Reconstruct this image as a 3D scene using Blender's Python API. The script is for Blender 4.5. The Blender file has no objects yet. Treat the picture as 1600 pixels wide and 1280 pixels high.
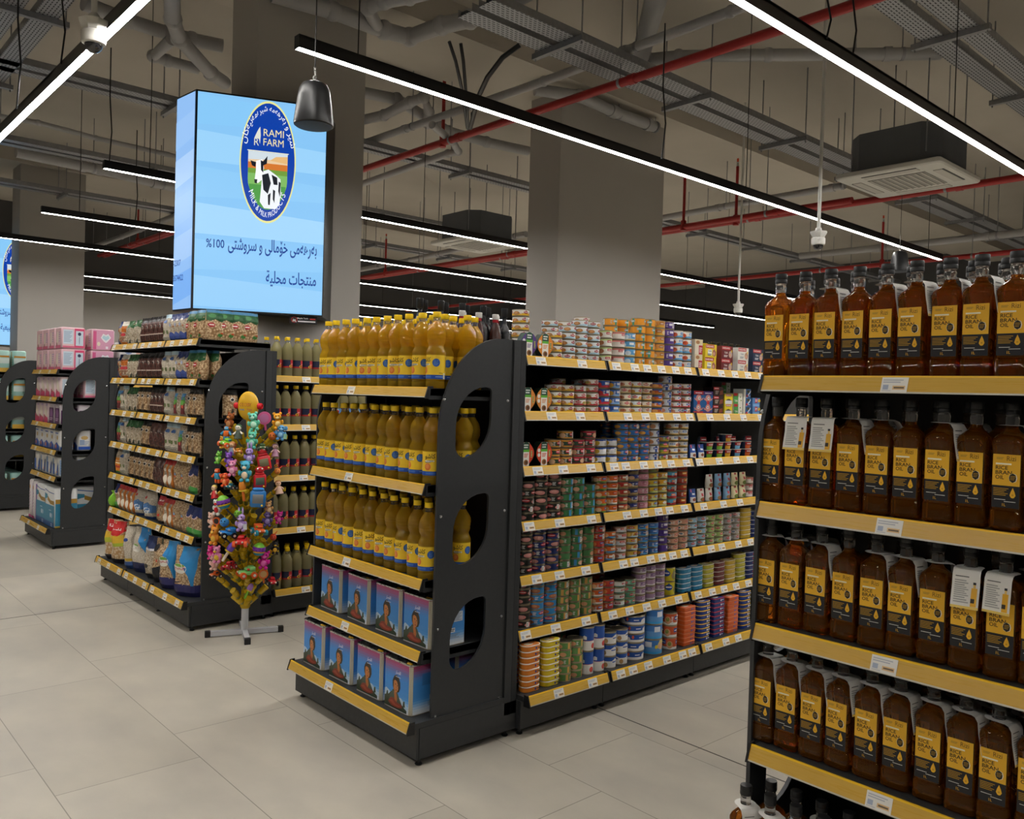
import bpy, math, random, unicodedata
from mathutils import Vector, Matrix
from mathutils.geometry import tessellate_polygon
SC = bpy.context.scene
COL = SC.collection
RND = random.Random(11)
PI = math.pi

# ------------------------------------------------------------------ camera, world, exposure
CAMZ = 1.5
FPX = 1308.67
RIGHT = Vector((0.741816, -0.669956, 0.029461))
DOWN = Vector((0.010440, -0.032389, -0.999421))
FWD = Vector((0.670522, 0.741694, -0.017032))
cam = bpy.data.cameras.new('camera')
cam.sensor_width = 36.0
cam.lens = FPX / 1600 * 36.0
cam.clip_end = 80
co = bpy.data.objects.new('camera', cam)
COL.objects.link(co)
mw = Matrix.Identity(4)
for i in range(3):
    mw[i][0] = RIGHT[i]; mw[i][1] = -DOWN[i]; mw[i][2] = -FWD[i]
mw[0][3] = 0; mw[1][3] = 0; mw[2][3] = CAMZ
co.matrix_world = mw
SC.camera = co
w = bpy.data.worlds.new('world'); SC.world = w; w.use_nodes = True
w.node_tree.nodes['Background'].inputs[0].default_value = (0.5, 0.55, 0.62, 1)
w.node_tree.nodes['Background'].inputs[1].default_value = 0.02
SC.view_settings.view_transform = 'Standard'
SC.view_settings.look = 'None'
SC.view_settings.gamma = 1
SC.view_settings.exposure = 0.0
BAR_POWER = 80.0           # radiance of the ceiling light bars
cy = SC.cycles
cy.max_bounces = 14; cy.transmission_bounces = 14; cy.transparent_max_bounces = 16
cy.glossy_bounces = 4; cy.diffuse_bounces = 4
cy.caustics_reflective = False; cy.caustics_refractive = False
cy.sample_clamp_indirect = 4.0; cy.blur_glossy = 0.5
cy.use_denoising = True

def ray(u, v):
    return RIGHT * (u - 800) + DOWN * (v - 640) + FWD * FPX
def at_z(u, v, z):
    d = ray(u, v); t = (z - CAMZ) / d.z; return Vector((d.x*t, d.y*t, z))
def at_y(u, v, y):
    d = ray(u, v); t = y / d.y; return Vector((d.x*t, y, CAMZ + d.z*t))
def at_x(u, v, x):
    d = ray(u, v); t = x / d.x; return Vector((x, d.y*t, CAMZ + d.z*t))
def at_d(u, v, dep):
    d = ray(u, v) * (dep / FPX); return Vector((d.x, d.y, CAMZ + d.z))

# ------------------------------------------------------------------ materials
def lin(h):
    h = h.lstrip('#')
    o = []
    for i in (0, 2, 4):
        c = int(h[i:i+2], 16) / 255
        o.append(c/12.92 if c <= 0.04045 else ((c+0.055)/1.055)**2.4)
    return (*o, 1)
MATS = {}
def pr(name, base, rough=0.5, metal=0.0, trans=0.0, ior=1.45, coat=0.0, emit=None, es=0.0, spec=0.5):
    m = bpy.data.materials.new(name); m.use_nodes = True
    b = m.node_tree.nodes['Principled BSDF']
    b.inputs['Base Color'].default_value = base
    b.inputs['Roughness'].default_value = rough
    b.inputs['Metallic'].default_value = metal
    b.inputs['Transmission Weight'].default_value = trans
    b.inputs['IOR'].default_value = ior
    b.inputs['Coat Weight'].default_value = coat
    b.inputs['Specular IOR Level'].default_value = spec
    if emit:
        b.inputs['Emission Color'].default_value = emit
        b.inputs['Emission Strength'].default_value = es
    MATS[name] = m
    return m
def nodes(m):
    nt = m.node_tree
    return nt, nt.nodes, nt.links, nt.nodes['Principled BSDF']
def M(key):
    """'#rrggbb' is matte print, '#rrggbb*' glossy plastic, anything else a named material."""
    if key in MATS:
        return MATS[key]
    if key.startswith('#'):
        gl = key.endswith('*')
        m = pr(key, lin(key.rstrip('*')), 0.25 if gl else 0.42)
        return m
    raise KeyError(key)

def noisy(name, c0, c1, scale, rough=(0.4, 0.6), detail=3.0, metal=0.0, bump=0.0, stretch=None):
    m = pr(name, lin(c0), rough[0], metal)
    nt, N, L, b = nodes(m)
    tc = N.new('ShaderNodeTexCoord'); nz = N.new('ShaderNodeTexNoise')
    src = tc.outputs['Object']
    if stretch:
        mp = N.new('ShaderNodeMapping'); mp.inputs['Scale'].default_value = stretch
        L.new(src, mp.inputs['Vector']); src = mp.outputs['Vector']
    L.new(src, nz.inputs['Vector'])
    nz.inputs['Scale'].default_value = scale; nz.inputs['Detail'].default_value = detail
    mx = N.new('ShaderNodeMix'); mx.data_type = 'RGBA'
    mx.inputs[6].default_value = lin(c0); mx.inputs[7].default_value = lin(c1)
    L.new(nz.outputs['Fac'], mx.inputs[0]); L.new(mx.outputs[2], b.inputs['Base Color'])
    mr = N.new('ShaderNodeMapRange')
    mr.inputs[3].default_value = rough[0]; mr.inputs[4].default_value = rough[1]
    L.new(nz.outputs['Fac'], mr.inputs[0]); L.new(mr.outputs[0], b.inputs['Roughness'])
    if bump:
        bp = N.new('ShaderNodeBump'); bp.inputs['Strength'].default_value = bump
        bp.inputs['Distance'].default_value = 0.01
        L.new(nz.outputs['Fac'], bp.inputs['Height']); L.new(bp.outputs[0], b.inputs['Normal'])
    return m

noisy('charcoal', '#333537', '#2e3032', 60, (0.42, 0.55))
noisy('charcoal_in', '#2a2c2e', '#252729', 40, (0.5, 0.6))
noisy('wall_paint', '#b3afa9', '#aba7a1', 1.5, (0.7, 0.8))
noisy('ceiling_paint', '#bdb7ac', '#aaa499', 1.2, (0.85, 0.95), 5)
noisy('pipe_grey', '#a9a9aa', '#9a9a9b', 3, (0.45, 0.6))
noisy('pipe_red', '#a82a28', '#93201f', 5, (0.35, 0.5))
noisy('galv', '#9b9c9e', '#84868a', 30, (0.35, 0.55), metal=0.6)
noisy('black_plastic', '#17181a', '#1d1e20', 80, (0.3, 0.42))
noisy('white_plastic', '#d9d8d2', '#d0cfc9', 20, (0.35, 0.45))
noisy('duct_board', '#5d6064', '#54575b', 6, (0.6, 0.75))
noisy('rail_yellow', '#d2aa4e', '#c89f42', 8, (0.22, 0.35), stretch=(1, 1, 30))
noisy('rail_lip', '#f3c62c', '#edbe22', 8, (0.25, 0.35))
noisy('rail_clear', '#c9c5b8', '#bfbbae', 8, (0.2, 0.3))
noisy('zinc', '#c8c9ca', '#b2b3b5', 30, (0.2, 0.35), metal=1.0)
noisy('tin_metal', '#b9ac92', '#a59a82', 40, (0.22, 0.4), metal=0.9)
noisy('steel', '#c9c9c6', '#b5b5b2', 40, (0.2, 0.35), metal=0.9)
noisy('paper_tag', '#eceae4', '#e4e2dc', 20, (0.5, 0.6))
def oil(name, col, trans, bump, tcol, tfac):
    m = pr(name, col, 0.02, trans=trans, ior=1.38)
    nt, N, L, b = nodes(m)
    tc = N.new('ShaderNodeTexCoord'); nz = N.new('ShaderNodeTexNoise')
    nz.inputs['Scale'].default_value = 55; nz.inputs['Detail'].default_value = 1.5
    L.new(tc.outputs['Object'], nz.inputs['Vector'])
    bp = N.new('ShaderNodeBump'); bp.inputs['Strength'].default_value = bump; bp.inputs['Distance'].default_value = 0.004
    L.new(nz.outputs['Fac'], bp.inputs['Height']); L.new(bp.outputs[0], b.inputs['Normal'])
    tr = N.new('ShaderNodeBsdfTranslucent'); tr.inputs[0].default_value = tcol
    ms = N.new('ShaderNodeMixShader'); ms.inputs[0].default_value = tfac
    L.new(b.outputs[0], ms.inputs[1]); L.new(tr.outputs[0], ms.inputs[2])
    L.new(ms.outputs[0], N['Material Output'].inputs['Surface'])
oil('oil_gold', (1.0, 0.66, 0.05, 1), 0.78, 0.10, (1.0, 0.64, 0.012, 1), 0.30)
oil('oil_amber', (0.70, 0.215, 0.008, 1), 0.92, 0.05, (0.9, 0.3, 0.01, 1), 0.06)
oil('oil_pale', (1.0, 0.93, 0.55, 1), 0.80, 0.12, (1.0, 0.9, 0.45, 1), 0.25)
pr('pet_clear', (0.93, 0.93, 0.9, 1), 0.02, trans=0.95, ior=1.3)
pr('dome_dark', (0.01, 0.01, 0.012, 1), 0.03, coat=1.0)
pr('bar_glow', (1, 1, 1, 1), 0.5, emit=(1.0, 0.96, 0.91, 1), es=BAR_POWER)

# floor: long pale stone-look tiles in staggered rows along y
m = pr('floor_tile', lin('#b5afa3'), 0.38)
nt, N, L, b = nodes(m)
tc = N.new('ShaderNodeTexCoord'); sp = N.new('ShaderNodeSeparateXYZ'); cb = N.new('ShaderNodeCombineXYZ')
L.new(tc.outputs['Object'], sp.inputs[0])
ax = N.new('ShaderNodeMath'); ax.operation = 'ADD'; ax.inputs[1].default_value = 53 - 0.82
ay = N.new('ShaderNodeMath'); ay.operation = 'ADD'; ay.inputs[1].default_value = 61 - 3.60
L.new(sp.outputs[0], ax.inputs[0]); L.new(sp.outputs[1], ay.inputs[0])
L.new(ay.outputs[0], cb.inputs[0]); L.new(ax.outputs[0], cb.inputs[1])
br = N.new('ShaderNodeTexBrick')
br.offset = 0.235; br.offset_frequency = 2; br.squash = 1; br.squash_frequency = 1
br.inputs['Color1'].default_value = lin('#c5bfb2'); br.inputs['Color2'].default_value = lin('#bbb5a8')
br.inputs['Mortar'].default_value = lin('#8b857a')
br.inputs['Scale'].default_value = 1.0; br.inputs['Mortar Size'].default_value = 0.0022
br.inputs['Mortar Smooth'].default_value = 0.3; br.inputs['Bias'].default_value = 0.0
br.inputs['Brick Width'].default_value = 1.22; br.inputs['Row Height'].default_value = 0.53
L.new(cb.outputs[0], br.inputs['Vector'])
nz = N.new('ShaderNodeTexNoise'); nz.inputs['Scale'].default_value = 2.2; nz.inputs['Detail'].default_value = 8
mp = N.new('ShaderNodeMapping'); mp.inputs['Scale'].default_value = (1.6, 1, 1)
L.new(tc.outputs['Object'], mp.inputs[0]); L.new(mp.outputs[0], nz.inputs['Vector'])
cr = N.new('ShaderNodeValToRGB')
cr.color_ramp.elements[0].position = 0.3; cr.color_ramp.elements[0].color = (0.82, 0.82, 0.83, 1)
cr.color_ramp.elements[1].position = 0.72; cr.color_ramp.elements[1].color = (1.06, 1.05, 1.03, 1)
L.new(nz.outputs['Fac'], cr.inputs[0])
mx = N.new('ShaderNodeMix'); mx.data_type = 'RGBA'; mx.blend_type = 'MULTIPLY'; mx.inputs[0].default_value = 1
L.new(br.outputs['Color'], mx.inputs[6]); L.new(cr.outputs[0], mx.inputs[7])
L.new(mx.outputs[2], b.inputs['Base Color'])
mr = N.new('ShaderNodeMapRange'); mr.inputs[3].default_value = 0.3; mr.inputs[4].default_value = 0.46
L.new(nz.outputs['Fac'], mr.inputs[0]); L.new(mr.outputs[0], b.inputs['Roughness'])

# perforated galvanised sheet: rows of dark slots (object space, long side on x)
m = pr('perforated', lin('#94969a'), 0.45, 0.3)
nt, N, L, b = nodes(m)
tc = N.new('ShaderNodeTexCoord'); br = N.new('ShaderNodeTexBrick')
br.inputs['Color1'].default_value = lin('#16161a'); br.inputs['Color2'].default_value = lin('#1c1c20')
br.inputs['Mortar'].default_value = lin('#a0a2a6'); br.inputs['Scale'].default_value = 1
br.inputs['Mortar Size'].default_value = 0.008; br.inputs['Brick Width'].default_value = 0.042
br.inputs['Row Height'].default_value = 0.024
L.new(tc.outputs['Object'], br.inputs['Vector']); L.new(br.outputs[0], b.inputs['Base Color'])

def speckle(name, ca, cb_, scale, gloss=0.3):
    """beans, chickpeas, rice seen through a clear bag"""
    m = pr(name, lin(ca), gloss, coat=0.5)
    nt, N, L, b = nodes(m)
    tc = N.new('ShaderNodeTexCoord'); vo = N.new('ShaderNodeTexVoronoi')
    vo.inputs['Scale'].default_value = scale
    L.new(tc.outputs['Object'], vo.inputs['Vector'])
    mx = N.new('ShaderNodeValToRGB')
    mx.color_ramp.elements[0].position = 0.15; mx.color_ramp.elements[0].color = lin(ca)
    mx.color_ramp.elements[1].position = 0.75; mx.color_ramp.elements[1].color = lin(cb_)
    L.new(vo.outputs['Distance'], mx.inputs[0]); L.new(mx.outputs[0], b.inputs['Base Color'])
    bp = N.new('ShaderNodeBump'); bp.inputs['Strength'].default_value = 0.4; bp.inputs['Distance'].default_value = 0.004
    L.new(vo.outputs['Distance'], bp.inputs['Height']); L.new(bp.outputs[0], b.inputs['Normal'])
speckle('chickpea', '#e3c9a0', '#8e6a46', 90)
speckle('white_bean', '#ddd3bf', '#9b8b74', 90)
speckle('red_bean', '#74483f', '#36201d', 90)
speckle('rice_grain', '#e2dacb', '#b7ab98', 160)
speckle('popcorn', '#e8dcc0', '#b98f5c', 60)
speckle('lentil', '#c79a66', '#6a4526', 140)

# ------------------------------------------------------------------ mesh helper
def clip(poly, ax, lo, hi):
    for side, lim in ((1, lo), (-1, hi)):
        out = []
        n = len(poly)
        for i in range(n):
            a, c = poly[i], poly[(i+1) % n]
            da, dc = side*(a[ax]-lim), side*(c[ax]-lim)
            if da >= 0: out.append(a)
            if (da > 0 > dc) or (da < 0 < dc):
                t = da/(da-dc)
                out.append((a[0]+(c[0]-a[0])*t, a[1]+(c[1]-a[1])*t))
        poly = out
        if len(poly) < 3: return []
    return poly
def slices(poly, ax, step):
    if not step: return [poly]
    lo = min(p[ax] for p in poly); hi = max(p[ax] for p in poly)
    k0, k1 = math.floor(lo/step + 1e-6), math.ceil(hi/step - 1e-6)
    if k1 - k0 <= 1: return [poly]
    return [q for k in range(k0, k1) for q in [clip(poly, ax, k*step, (k+1)*step)] if q]
FONTC = {}
def glyphs(s, bold):
    k = (s, bold)
    if k not in FONTC:
        cu = bpy.data.curves.new('txt', 'FONT')
        cu.body = s; cu.resolution_u = 2; cu.offset = 0.014 if bold else 0.0
        o = bpy.data.objects.new('txt', cu)
        me = o.to_mesh()
        vs = [(v.co.x, v.co.y) for v in me.vertices]
        fs = [[vs[i] for i in p.vertices] for p in me.polygons]
        o.to_mesh_clear(); bpy.data.objects.remove(o); bpy.data.curves.remove(cu)
        xs = [q[0] for f in fs for q in f] or [0]; ys = [q[1] for f in fs for q in f] or [0]
        FONTC[k] = (fs, min(xs), max(xs), min(ys), max(ys))
    return FONTC[k]
FORMS = {}
for cp in list(range(0xFB50, 0xFE00)) + list(range(0xFE70, 0xFEFD)):
    d = unicodedata.decomposition(chr(cp)).split()
    if len(d) == 2 and d[0] in ('<isolated>', '<final>', '<initial>', '<medial>'):
        FORMS.setdefault(chr(int(d[1], 16)), {})[d[0][1:4]] = chr(cp)
def arab(s):
    """joins Arabic letters and puts them in drawing order"""
    s = s.replace('\u06ce', '\u06cc').replace('\u06b5', '\u0644').replace('\u06d5', '\u06c0x')
    out = []
    t = []
    i = 0
    while i < len(s):
        if s[i:i+2] == '\u06c0x': t.append('E'); i += 2
        else: t.append(s[i]); i += 1
    def f(c): return {'iso': '\ufee9', 'fin': '\ufeea'} if c == 'E' else FORMS.get(c, {})
    for i, c in enumerate(t):
        fm = f(c)
        if not fm: out.append(c); continue
        pv = i > 0 and 'ini' in f(t[i-1]); nx = i+1 < len(t) and 'fin' in f(t[i+1]) and 'ini' in fm
        k = 'med' if pv and nx else 'fin' if pv else 'ini' if nx else 'iso'
        out.append(fm.get(k, fm.get('iso', c)))
    return ''.join(reversed(out))

class B:
    def __init__(s):
        s.v = []; s.f = []; s.m = []; s.mk = []
    def mi(s, k):
        if k not in s.mk: s.mk.append(k)
        return s.mk.index(k)
    def add(s, vs, fs, k, T=None):
        n = len(s.v); mi = s.mi(k)
        for p in vs:
            p = Vector(p)
            s.v.append(tuple(T @ p) if T else tuple(p))
        for q in fs:
            s.f.append([n+i for i in q]); s.m.append(mi)
        return s
    def box(s, a, c, k, T=None):
        x0, y0, z0 = [min(a[i], c[i]) for i in range(3)]; x1, y1, z1 = [max(a[i], c[i]) for i in range(3)]
        return s.add([(x0,y0,z0),(x1,y0,z0),(x1,y1,z0),(x0,y1,z0),(x0,y0,z1),(x1,y0,z1),(x1,y1,z1),(x0,y1,z1)],
                     [(0,3,2,1),(4,5,6,7),(0,1,5,4),(1,2,6,5),(2,3,7,6),(3,0,4,7)], k, T)
    def loft(s, rings, k, caps=True, T=None, closed=True):
        n = len(rings[0]); vs = [p for r in rings for p in r]; ks = k if isinstance(k, list) else [k]*(len(rings)-1)
        base = len(s.v)
        s.add(vs, [], ks[0], T)
        for i in range(len(rings)-1):
            mi = s.mi(ks[i])
            for j in range(n if closed else n-1):
                j2 = (j+1) % n
                s.f.append([base+i*n+j, base+i*n+j2, base+(i+1)*n+j2, base+(i+1)*n+j]); s.m.append(mi)
        if caps:
            s.f.append([base+j for j in reversed(range(n))]); s.m.append(s.mi(ks[0]))
            s.f.append([base+(len(rings)-1)*n+j for j in range(n)]); s.m.append(s.mi(ks[-1]))
        return s
    def lathe(s, prof, k, n=16, T=None, c=(0, 0)):
        rings = [[(c[0]+r*math.cos(2*PI*j/n), c[1]+r*math.sin(2*PI*j/n), z) for j in range(n)] for r, z in prof]
        return s.loft(rings, k, True, T)
    def rbox(s, w, d, z0, z1, k, r=0.006, e=0.004, T=None, c=(0, 0), seg=3):
        """box with rounded upright corners and eased top and bottom edges"""
        def ring(ins, z):
            out = []
            for cx, cy, a0 in ((w/2-r, d/2-r, 0), (-w/2+r, d/2-r, 90), (-w/2+r, -d/2+r, 180), (w/2-r, -d/2+r, 270)):
                for i in range(seg+1):
                    a = math.radians(a0 + 90*i/seg)
                    out.append((c[0]+cx+(r-ins)*math.cos(a), c[1]+cy+(r-ins)*math.sin(a), z))
            return out
        e = min(e, r*0.9)
        return s.loft([ring(e, z0), ring(0, z0+e), ring(0, z1-e), ring(e, z1)], k, True, T)
    def cyl(s, p0, p1, r0, k, r1=None, n=10):
        return s.tube([p0, p1], r0, k, n, r1)
    def tube(s, pts, r, k, n=8, r1=None):
        pts = [Vector(p) for p in pts]; rings = []
        t = (pts[1]-pts[0]).normalized()
        u = t.cross(Vector((0, 0, 1)) if abs(t.z) < 0.9 else Vector((1, 0, 0))).normalized()
        for i, p in enumerate(pts):
            if i == 0: t = (pts[1]-pts[0]).normalized()
            elif i == len(pts)-1: t = (pts[-1]-pts[-2]).normalized()
            else: t = ((pts[i+1]-p).normalized() + (p-pts[i-1]).normalized()).normalized()
            u = (u - t*u.dot(t)).normalized(); q = t.cross(u)
            rr = r if r1 is None else r+(r1-r)*i/(len(pts)-1)
            rings.append([p + u*(rr*math.cos(2*PI*j/n)) + q*(rr*math.sin(2*PI*j/n)) for j in range(n)])
        return s.loft(rings, k)
    def ball(s, c, r, k, n=10, T=None):
        r = r if isinstance(r, (tuple, list)) else (r, r, r)
        rings = []
        h = max(4, n//2)
        for i in range(1, h):
            a = -PI/2 + PI*i/h
            rings.append([(c[0]+r[0]*math.cos(a)*math.cos(2*PI*j/n), c[1]+r[1]*math.cos(a)*math.sin(2*PI*j/n), c[2]+r[2]*math.sin(a)) for j in range(n)])
        b0 = len(s.v)
        s.loft(rings, k, False, T)
        vs = [(c[0], c[1], c[2]-r[2]), (c[0], c[1], c[2]+r[2])]
        t0 = len(s.v)
        s.add(vs, [], k, T)
        mi = s.mi(k); m_ = len(rings)
        for j in range(n):
            s.f.append([b0+(j+1) % n, b0+j, t0]); s.m.append(mi)
            s.f.append([b0+(m_-1)*n+j, b0+(m_-1)*n+(j+1) % n, t0+1]); s.m.append(mi)
        return s
    def plate(s, pts, y, k, T=None):
        """flat polygon outline in x,z at depth y facing -y"""
        tri = tessellate_polygon([[Vector((p[0], p[1], 0)) for p in pts]])
        return s.add([(p[0], y, p[1]) for p in pts], [tuple(t) for t in tri], k, T)
    def prism(s, pts, z0, z1, k, T=None):
        n = len(pts)
        tri = tessellate_polygon([[Vector((p[0], p[1], 0)) for p in pts]])
        vs = [(p[0], p[1], z0) for p in pts] + [(p[0], p[1], z1) for p in pts]
        fs = [(i, (i+1) % n, n+(i+1) % n, n+i) for i in range(n)]
        fs += [tuple(n+i for i in t) for t in tri] + [tuple(reversed(t)) for t in tri]
        return s.add(vs, fs, k, T)
    def print_(s, items, mp, su=None, sv=None, e0=0.0004, de=0.0001):
        """printed shapes on a surface: mp(u, v, lift) -> point; later shapes lie over earlier ones"""
        e = e0
        for it in items:
            t = it[0]; polys = []
            if t == 'r':
                x0, y0, x1, y1, k = it[1:6]; polys = [[(x0, y0), (x1, y0), (x1, y1), (x0, y1)]]
            elif t == 'e':
                cx, cy, rx, ry, k = it[1:6]; n = it[6] if len(it) > 6 else 16
                polys = [[(cx+rx*math.cos(2*PI*i/n), cy+ry*math.sin(2*PI*i/n)) for i in range(n)]]
            elif t == 'p':
                pts, k = it[1], it[2]
                tri = tessellate_polygon([[Vector((p[0], p[1], 0)) for p in pts]])
                polys = [[pts[i] for i in q] for q in tri]
            elif t == 'lines':
                x0, y0, x1, y1, nl, k = it[1:7]; hh = (y1-y0)/nl
                polys = []
                for i in range(nl):
                    xe = x1 - (x1-x0)*((i*37 % 11)/30)
                    yy = y1 - (i+0.75)*hh
                    polys.append([(x0, yy), (xe, yy), (xe, yy+hh*0.5), (x0, yy+hh*0.5)])
            elif t == 't':
                txt, cx, cy, hgt, k = it[1:6]
                o = it[6] if len(it) > 6 else {}
                fs, a0, a1, c0, c1 = glyphs(arab(txt) if o.get('ar') else txt, o.get('b', 1))
                if a1 <= a0: continue
                sy = hgt/(c1-c0); sx = o['w']/(a1-a0) if 'w' in o else sy
                al = o.get('al', 0.5)
                arc = o.get('arc')
                for f_ in fs:
                    q = []
                    for x, y in f_:
                        X = (x-a0-(a1-a0)*al)*sx; Y = (y-c0)*sy
                        if arc:
                            rx, ry, sg = arc   # text along an ellipse round cx, cy; sg +1 over the top, -1 under
                            th = X/((rx+ry)/2)
                            if sg > 0: q.append((cx+(rx+Y)*math.sin(th), cy+(ry+Y)*math.cos(th)))
                            else: q.append((cx+(rx-Y)*math.sin(th), cy-(ry-Y)*math.cos(th)))
                        else: q.append((cx+X, cy+Y))
                    polys.append(q)
            else: raise ValueError(t)
            for p in polys:
                area = sum(p[i-1][0]*p[i][1]-p[i][0]*p[i-1][1] for i in range(len(p)))
                if area < 0: p = p[::-1]
                for q in slices(p, 0, su):
                    for r_ in slices(q, 1, sv):
                        s.add([mp(x, y, e) for x, y in r_], [tuple(range(len(r_)))], k)
            e += de
        return s
    def mesh(s, name, ang=35):
        me = bpy.data.meshes.new(name)
        me.from_pydata(s.v, [], s.f)
        for k in s.mk: me.materials.append(M(k))
        me.polygons.foreach_set('material_index', s.m)
        me.polygons.foreach_set('use_smooth', [True]*len(s.f))
        me.set_sharp_from_angle(angle=math.radians(ang))
        me.update()
        return me
    def obj(s, name, parent=None, ang=35):
        if parent is not None:
            o3 = parent.matrix_basis.translation
            px = PLOC.get(parent.name, o3)
            s.v = [(x-px.x, y-px.y, z-px.z) for x, y, z in s.v]
        o = bpy.data.objects.new(name, s.mesh(name, ang))
        if parent is not None:
            o.parent = parent; PLOC[o.name] = px
        else: PLOC[o.name] = Vector((0, 0, 0))
        COL.objects.link(o)
        return o
PLOC = {}      # world origin of every unrotated root and of the parts built in world space under it
def flat(o=(0, 0, 0)):
    """print mapper onto a wall facing -y through o"""
    return lambda u, v, e: (o[0]+u, o[1]-e, o[2]+v)
def round_(R):
    return lambda u, v, e: ((R+e)*math.sin(u/R), -(R+e)*math.cos(u/R), v)
def tag(o, label=None, cat=None, group=None, kind=None):
    if label: o['label'] = label
    if cat: o['category'] = cat
    if group: o['group'] = group
    if kind: o['kind'] = kind
    return o
def thing(name, label, cat, loc, group=None):
    o = bpy.data.objects.new(name, None); COL.objects.link(o)
    o.location = loc; o.empty_display_size = 0.05; PLOC[o.name] = Vector(loc)
    return tag(o, label, cat, group)
# a recipe is (name, mesh or None, [child recipes]); put() makes one individual from it
def put(rec, loc, rz, label, cat, group=None, rot=None, scale=None):
    def mk(r, parent):
        o = bpy.data.objects.new(r[0], r[1]); COL.objects.link(o)
        if parent is not None: o.parent = parent
        if len(r) > 3: o['label'] = r[3]
        for c in r[2]: mk(c, o)
        return o
    o = mk(rec, None)
    o.location = loc
    o.rotation_euler = rot if rot else (0, 0, rz)
    if scale: o.scale = (scale,)*3 if not isinstance(scale, tuple) else scale
    return tag(o, label, cat, group)
ORD = 'zeroth first second third fourth fifth sixth seventh eighth ninth tenth eleventh twelfth thirteenth fourteenth fifteenth sixteenth seventeenth eighteenth nineteenth twentieth'.split()
def nth(i):
    return ORD[i] if i <= 20 else ('twenty-' if i < 30 else 'thirty-') + ORD[i % 10] if i % 10 else 'thirtieth'
# ------------------------------------------------------------------ room
def struct(o):
    o['kind'] = 'structure'; return o
_M0 = M
def M(key):
    if key.startswith('E#') and key not in MATS:      # lit pixels of a screen
        pr(key, (0, 0, 0, 1), 0.4, emit=lin(key[1:8]), es=1.05)
    return _M0(key)
ZC = 4.7
b = B(); b.box((-5, -6, -0.1), (19, 19, 0), 'floor_tile'); struct(b.obj('floor'))
b = B(); b.box((-5, -6, ZC), (19, 19, ZC+0.2), 'ceiling_paint'); struct(b.obj('ceiling'))
noisy('wall_dark', '#4a4a4b', '#434344', 1.5, (0.7, 0.8))
for nm, a, c, k in (('wall_back', (-5, 18.5, 0), (19, 18.7, ZC), 'wall_paint'), ('wall_right', (18.3, -6, 0), (18.5, 19, ZC), 'wall_dark'),
                    ('wall_left', (-5, -6, 0), (-4.8, 19, ZC), 'wall_paint'), ('wall_front', (-5, -6, 0), (19, -5.8, ZC), 'wall_paint')):
    b = B(); b.box(a, c, k); struct(b.obj(nm))
# downstand beams and the dark bulkhead over the far aisles
for y0, y1, z0 in ((5.5, 6.4, 4.45), (12.9, 13.9, 4.45)):
    b = B(); b.box((-5, y0, z0), (19, y1, ZC), 'ceiling_paint'); struct(b.obj('trim_1'))
b = B(); b.box((-5, 17.2, 3.35), (19, 18.5, ZC), 'wall_dark'); struct(b.obj('trim_2'))
for x0, x1, y0, y1 in ((2.64, 3.54, 5.75, 6.18), (5.73, 7.33, 5.75, 6.18), (2.64, 3.46, 13.0, 13.45)):
    b = B(); b.box((x0, y0, 0), (x1, y1, ZC), 'wall_paint'); struct(b.obj('column'))
# expansion joints in the floor
b = B(); b.box((3.04, -6, -0.001), (3.047, 5, 0.0006), '#3a3833'); b.box((-5, 6.0, -0.001), (19, 6.007, 0.0006), '#3a3833')
struct(b.obj('trim_3'))

# ------------------------------------------------------------------ ceiling lights
ZB = 3.2
def light_bar(label, p0, p1, wires=None):
    p0, p1 = Vector((*p0, ZB)), Vector((*p1, ZB))
    d = p1 - p0; L = d.length; rz = math.atan2(d.y, d.x)
    h = B()
    for s in (-1, 1): h.box((0, s*0.025, 0.0), (L, s*0.021, 0.062), 'black_plastic')
    h.box((0, -0.025, 0.05), (L, 0.025, 0.066), 'black_plastic')
    h.box((-0.003, -0.025, 0), (0.001, 0.025, 0.066), 'black_plastic'); h.box((L-0.001, -0.025, 0), (L+0.003, 0.025, 0.066), 'black_plastic')
    g = B(); g.box((0.002, -0.0205, 0.001), (L-0.002, 0.0205, 0.012), 'bar_glow')
    kids = [('housing', h.mesh('housing'), []), ('diffuser', g.mesh('diffuser'), [])]
    n = max(2, int(L/2.4))
    for i in range(n):
        x = 0.35 + (L-0.7)*i/(n-1)
        wv = B(); wv.tube([(x, 0, 0.06), (x+0.004, 0.003, 0.6), (x, 0, ZC-ZB)], 0.0035, 'black_plastic', 5)
        kids.append(('suspension_wire', wv.mesh('suspension_wire'), []))
    put(('light_bar', None, kids), p0, rz, label, 'ceiling light', 'linear light bars under the ceiling')
light_bar('black linear light bar over the aisle between canned fish and rice bran oil', (1.98, 2.05), (12.0, 2.05))
light_bar('longest white light bar, beginning above the big screen behind the hanging speaker', (1.99, 3.88), (10.1, 3.9))
light_bar('light bar starting beside the big screen and passing behind the first column', (2.03, 7.15), (16.5, 7.1))
light_bar('second light bar behind the big screen, crossing above the far screen', (2.12, 9.5), (16.5, 9.35))
light_bar('light bar running just over the top edge of the far screen', (0.6, 11.6), (16.5, 11.35))
light_bar('thin far light bar seen past the column with the far screen', (2.3, 14.6), (16.5, 14.2))
light_bar('farthest thin light bar by the plain end wall', (2.3, 16.7), (16.5, 16.5))
light_bar('light bar crossing the others at right angles beside the big white camera', (1.257, 2.2), (1.257, 8.4))
light_bar('added unseen light bar behind the viewer over the rice bran oil gondola', (1.98, -0.1), (12, -0.1))  # out of view, added to light the near shelves and floor
light_bar('added unseen light bar at the entrance side behind the viewer', (-2.5, -2.3), (9, -2.3))  # unseen bar put in for more light from behind the camera
light_bar('added unseen light bar along the entrance front, crossing behind the viewer', (-1.6, -1.5), (-1.6, 9))  # unseen crossing bar, added for light on the entrance side

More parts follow.
